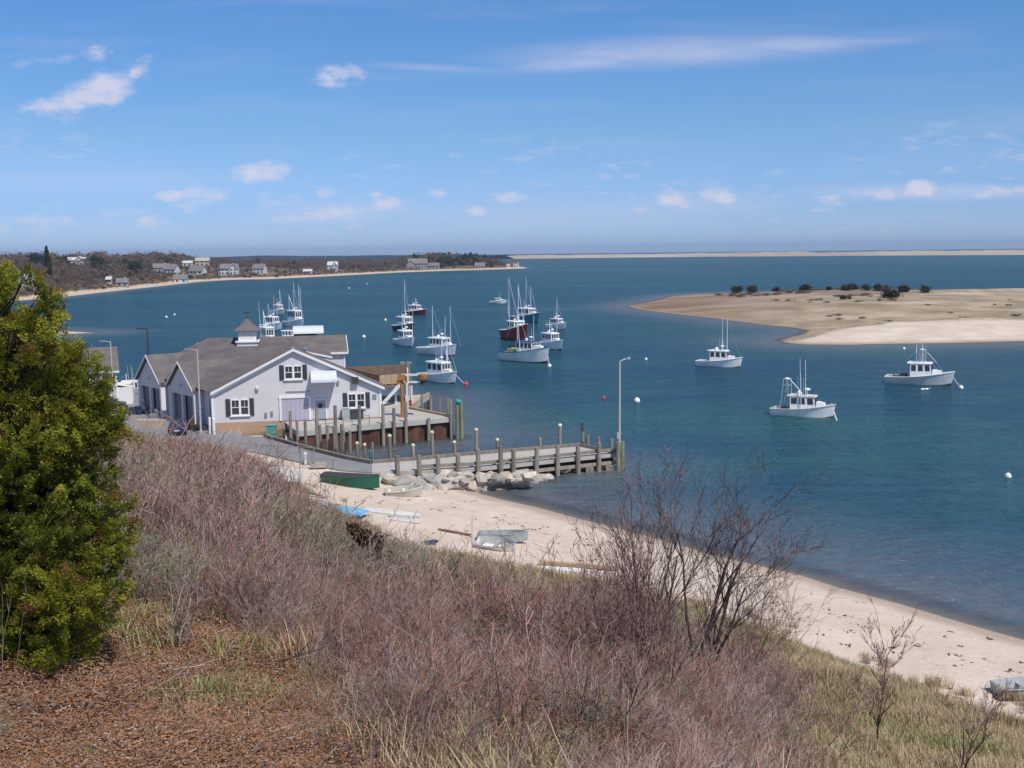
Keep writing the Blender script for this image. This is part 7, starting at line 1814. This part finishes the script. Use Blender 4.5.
for a_ in ((735.5, 293.5, 5.5, 10, 'leftmost dark bush on the sand island'), (752, 289.5, 7, 9.5, 'wide dark bush second from the left on the sand island'), (776.5, 289, 4, 6, 'small brownish bush right of the two leftmost island bushes'),
           (806, 288.5, 7, 9, 'broad dark bush in the left middle of the sand island'), (829, 288.5, 3.5, 5, 'tiny bush standing alone in the middle of the sand island'), (846, 290, 6.5, 7, 'low dark bush left of the pale green one'),
           (852.5, 288.5, 5.5, 7.5, 'pale green bush touching the low dark one'), (867, 290, 5, 7, 'round dark bush in the right middle of the sand island'), (881, 290.5, 6.5, 8, 'dark bush just left of the biggest green bush'),
           (893, 297.5, 9, 12, 'biggest green bush on the sand island'), (903.5, 292, 7, 9, 'green bush touching the right side of the biggest one'), (926, 292.5, 6, 10, 'rightmost dark bush on the sand island'), (842, 299.5, 4.5, 6.5, 'dark brown low bush in front of the others')):
    bush(*a_, m=bushb if any(w in a_[4] for w in ('brown', 'pale', 'biggest', 'green bush')) else None)

# ------------------------------------------------------------------ woods on the headland
def ftree(name, seed, kind, m):
    r_ = np.random.RandomState(seed); h = 7.0
    if kind == 'bare':
        cl = np.stack([r_.normal(size=9) * 1.5, r_.normal(size=9) * 1.5, h * r_.uniform(.45, .9, 9)], 1); n_ = 260; ci = r_.randint(0, 9, n_); C_ = cl[ci] + r_.normal(size=(n_, 3)) * .75; V_, F_ = quads(C_, .2, r_, 2.0, 1.2); sz = 3
    elif kind == 'ever':
        z = h * r_.rand(420) ** .9; z = .8 + z * .9; rr2 = (h - z * .97) * .32 + .25; a_ = r_.uniform(0, 6.28, 420); q = np.sqrt(r_.rand(420)); C_ = np.stack([rr2 * q * np.cos(a_), rr2 * q * np.sin(a_), z], 1); V_, F_ = quads(C_, .33, r_, 1.2); cl = np.array([[0, 0, h * .9]])
    else:
        cl = np.stack([r_.normal(size=8) * 1.6, r_.normal(size=8) * 1.6, h * r_.uniform(.3, .8, 8)], 1); n_ = 420; ci = r_.randint(0, 8, n_); C_ = cl[ci] + r_.normal(size=(n_, 3)) * .8; V_, F_ = quads(C_, .33, r_, 1.2)
    tn = np.repeat(r_.uniform(.1, .85, len(F_)), 4)
    tk = [(0, 0, -2, 0, 0, h * .55, .22, .1)] + [(0, 0, h * .3, *c_, .1, .04) for c_ in cl]
    me_ = segs_mesh(name, tk, [tw_dark, m], None, 4, (V_, F_, np.full(len(F_), 1)))
    at_ = me_.attributes.new('tint', 'FLOAT', 'POINT'); vals = np.zeros(len(me_.vertices)); vals[-len(V_):] = tn[:len(V_)]; at_.data.foreach_set('value', vals.astype(np.float32)); return me_
barem = foliage_mat('bare_crown', (.14, .10, .085), (.21, .155, .13), (.29, .22, .18)); barem2 = foliage_mat('bare_crown_russet', (.15, .10, .07), (.23, .15, .10), (.24, .20, .11))
FP = [ftree('far_bare_%d' % k, 400 + k, 'bare', barem if k < 3 else barem2) for k in range(5)] + [ftree('far_round_%d' % k, 410 + k, 'round', bushm if k else bushb) for k in range(2)] + [ftree('far_conifer', 420, 'ever', bushm)]
rs = np.random.RandomState(31)
n = 30000; X_ = rs.uniform(-720, 30, n); Y_ = rs.uniform(400, 1500, n); w_ = sdist(X_, Y_, HEAD); Z_ = HD(X_, Y_); PX, PY = nproj(np.stack([X_, Y_, Z_], 1))
gnn = fbm(X_ * .02 + 4, Y_ * .02 + 9)
base_w = 14 + 26 * np.exp(-((PX - 230) / 90.0) ** 2) + 8 * rs.rand(n)
ok = (w_ > base_w) & (PX > -140) & (PX < 524) & (gnn > .36) & (w_ < 330) & (rs.rand(n) < np.where(PX > 425, 1.0, .5) * (1 - .0 * w_))
hs2 = rs.uniform(.55, 1.15, n) * np.clip(.35 + (w_ - base_w) / 70, .35, 1.0) * np.where(PX < 190, 1.15, np.where(PX < 400, .8, 1.35)) * np.where(rs.rand(n) < .12, 1.4, 1)
for (hx, hy, hw2, hc) in HOUSES:
    inf = (np.abs(PX - hx) < hw2 + 3.0) & (Y_ < hy + 9) & (Y_ > hy - 150)
    sight = HC + (hc.z + 1.2 - HC) * (Y_ / hy)
    hs2 = np.where(inf, np.minimum(hs2, np.maximum((sight - Z_) / 7.5, 0)), hs2)
    ok &= ~(inf & (hs2 < .12))
    ok &= ~((np.abs(PX - hx) < hw2 + 1.5) & (np.abs(Y_ - hy) < 10))
P = np.stack([X_, Y_, Z_], 1)[ok]; m_ = len(P); u = rs.rand(m_); pe = np.where((PX[ok] > 432) & (PX[ok] < 492), .65, .04 + .2 * (gnn[ok] > .62))
idx = np.where(u < pe, rs.choice([5, 6, 7], m_, p=[.45, .4, .15]), rs.randint(0, 5, m_)); s0 = hs2[ok]
scatter('far_woods', P, np.stack([np.zeros(m_), np.zeros(m_), rs.uniform(0, 6.28, m_)], 1), np.stack([np.maximum(s0, .5) * 1.15, np.maximum(s0, .5) * 1.15, s0], 1), idx, FP, label='leafless and evergreen woods on the far left shore')
print('woods', m_)
# low scrub
ok = (w_ > 6) & (w_ < 70) & (PX > -140) & (PX < 515) & (rs.rand(n) < .8) & (PX < 420); P = np.stack([X_, Y_, Z_], 1)[ok]; m_ = len(P); s0 = rs.uniform(.14, .3, m_)
scatter('shore_scrub', P, np.stack([np.zeros(m_), np.zeros(m_), rs.uniform(0, 6.28, m_)], 1), np.stack([s0 * 2.2, s0 * 2.2, s0], 1), rs.choice([0, 1, 3, 4, 5], m_, p=[.25, .25, .2, .2, .1]), FP, label='low brown scrub above the far beach')
def bigtree(px, py, top, kind, label, w=1.0):
    b0 = hit(px, py, HDs, 400); h = Uy(px, top, b0.y).z - b0.z; o = empty('conifer_tree' if kind == 'ever' else 'dark_evergreen', b0, 0, label, 'conifer')
    r_ = np.random.RandomState(int(px * 3)); n_ = 900
    if kind == 'ever':
        z = .12 + .88 * r_.rand(n_) ** 1.2; tier = (1 + .25 * np.sin(z * 34)); R = (1.03 - z) * h * .26 * w * tier; a_ = r_.uniform(0, 6.28, n_); q = np.sqrt(r_.rand(n_)); C_ = np.stack([R * q * np.cos(a_), R * q * np.sin(a_), z * h], 1)
    else:
        cl = np.stack([r_.normal(size=8) * h * .2 * w, r_.normal(size=8) * h * .2, h * r_.uniform(.4, .8, 8)], 1); ci = r_.randint(0, 8, n_); C_ = cl[ci] + r_.normal(size=(n_, 3)) * h * .1
    V_, F_ = quads(C_, h * .035, r_, 1.2); linkobj('crown', fast_mesh('crown', V_, F_, [bushm], False, None, {'tint': np.repeat(r_.uniform(0, .7, n_), 4)}), o)
    linkobj('trunk', segs_mesh('trunk', [(0, 0, -1, 0, 0, h * .93, h * .02, .03)], [tw_dark], None, 6), o)
bigtree(48, 276, 246.5, 'ever', 'tall pointed dark conifer rising above the skyline woods at the left', .85)
bigtree(38, 272, 252.5, 'round', 'dark rounded evergreen just left of the tall conifer')
bigtree(62, 272, 255, 'round', 'dark evergreen between the tall conifer and the white skyline house')
bigtree(97, 272, 254.5, 'round', 'dark rounded evergreen between the two white skyline houses')
bigtree(135, 276, 260, 'round', 'dark evergreen right of the long low skyline house')

# ---- low brown scrub and beach grass on the sand island
rs = np.random.RandomState(91); n = 26000; X_ = rs.uniform(60, 420, n); Y_ = rs.uniform(250, 600, n); Z_ = HI(X_, Y_); w_ = sdist(X_, Y_, ISL); fbd = sdist(X_, Y_, fb); PX, PY = nproj(np.stack([X_, Y_, Z_], 1))
gq = fbm(X_ * .03 + 2, Y_ * .03 + 5); dens = np.where((PX > 700) & (Y_ > 400),   .22 * (gq > .54), .03 * (gq > .52)) * (PX > 690) * (1 - .75 * sstep(900, 960, PX))
ok = (w_ > 14) & (fbd < -2) & (rs.rand(n) < dens) & (PX < 1120); P = np.stack([X_, Y_, Z_], 1)[ok]; m_ = len(P); s0 = rs.uniform(.07, .16, m_)
scrubm = foliage_mat('dune_scrub', (.13, .095, .075), (.20, .145, .11), (.24, .21, .12))
SP_ = [ftree('dune_scrub_%d' % k, 500 + k, 'round', scrubm) for k in range(2)]
scatter('dune_scrub', P, np.stack([np.zeros(m_), np.zeros(m_), rs.uniform(0, 6.28, m_)], 1), np.stack([s0 * 3.0, s0 * 3.0, s0 * .8], 1), rs.randint(0, 2, m_), SP_, label='low mauve brown scrub on the sand island')
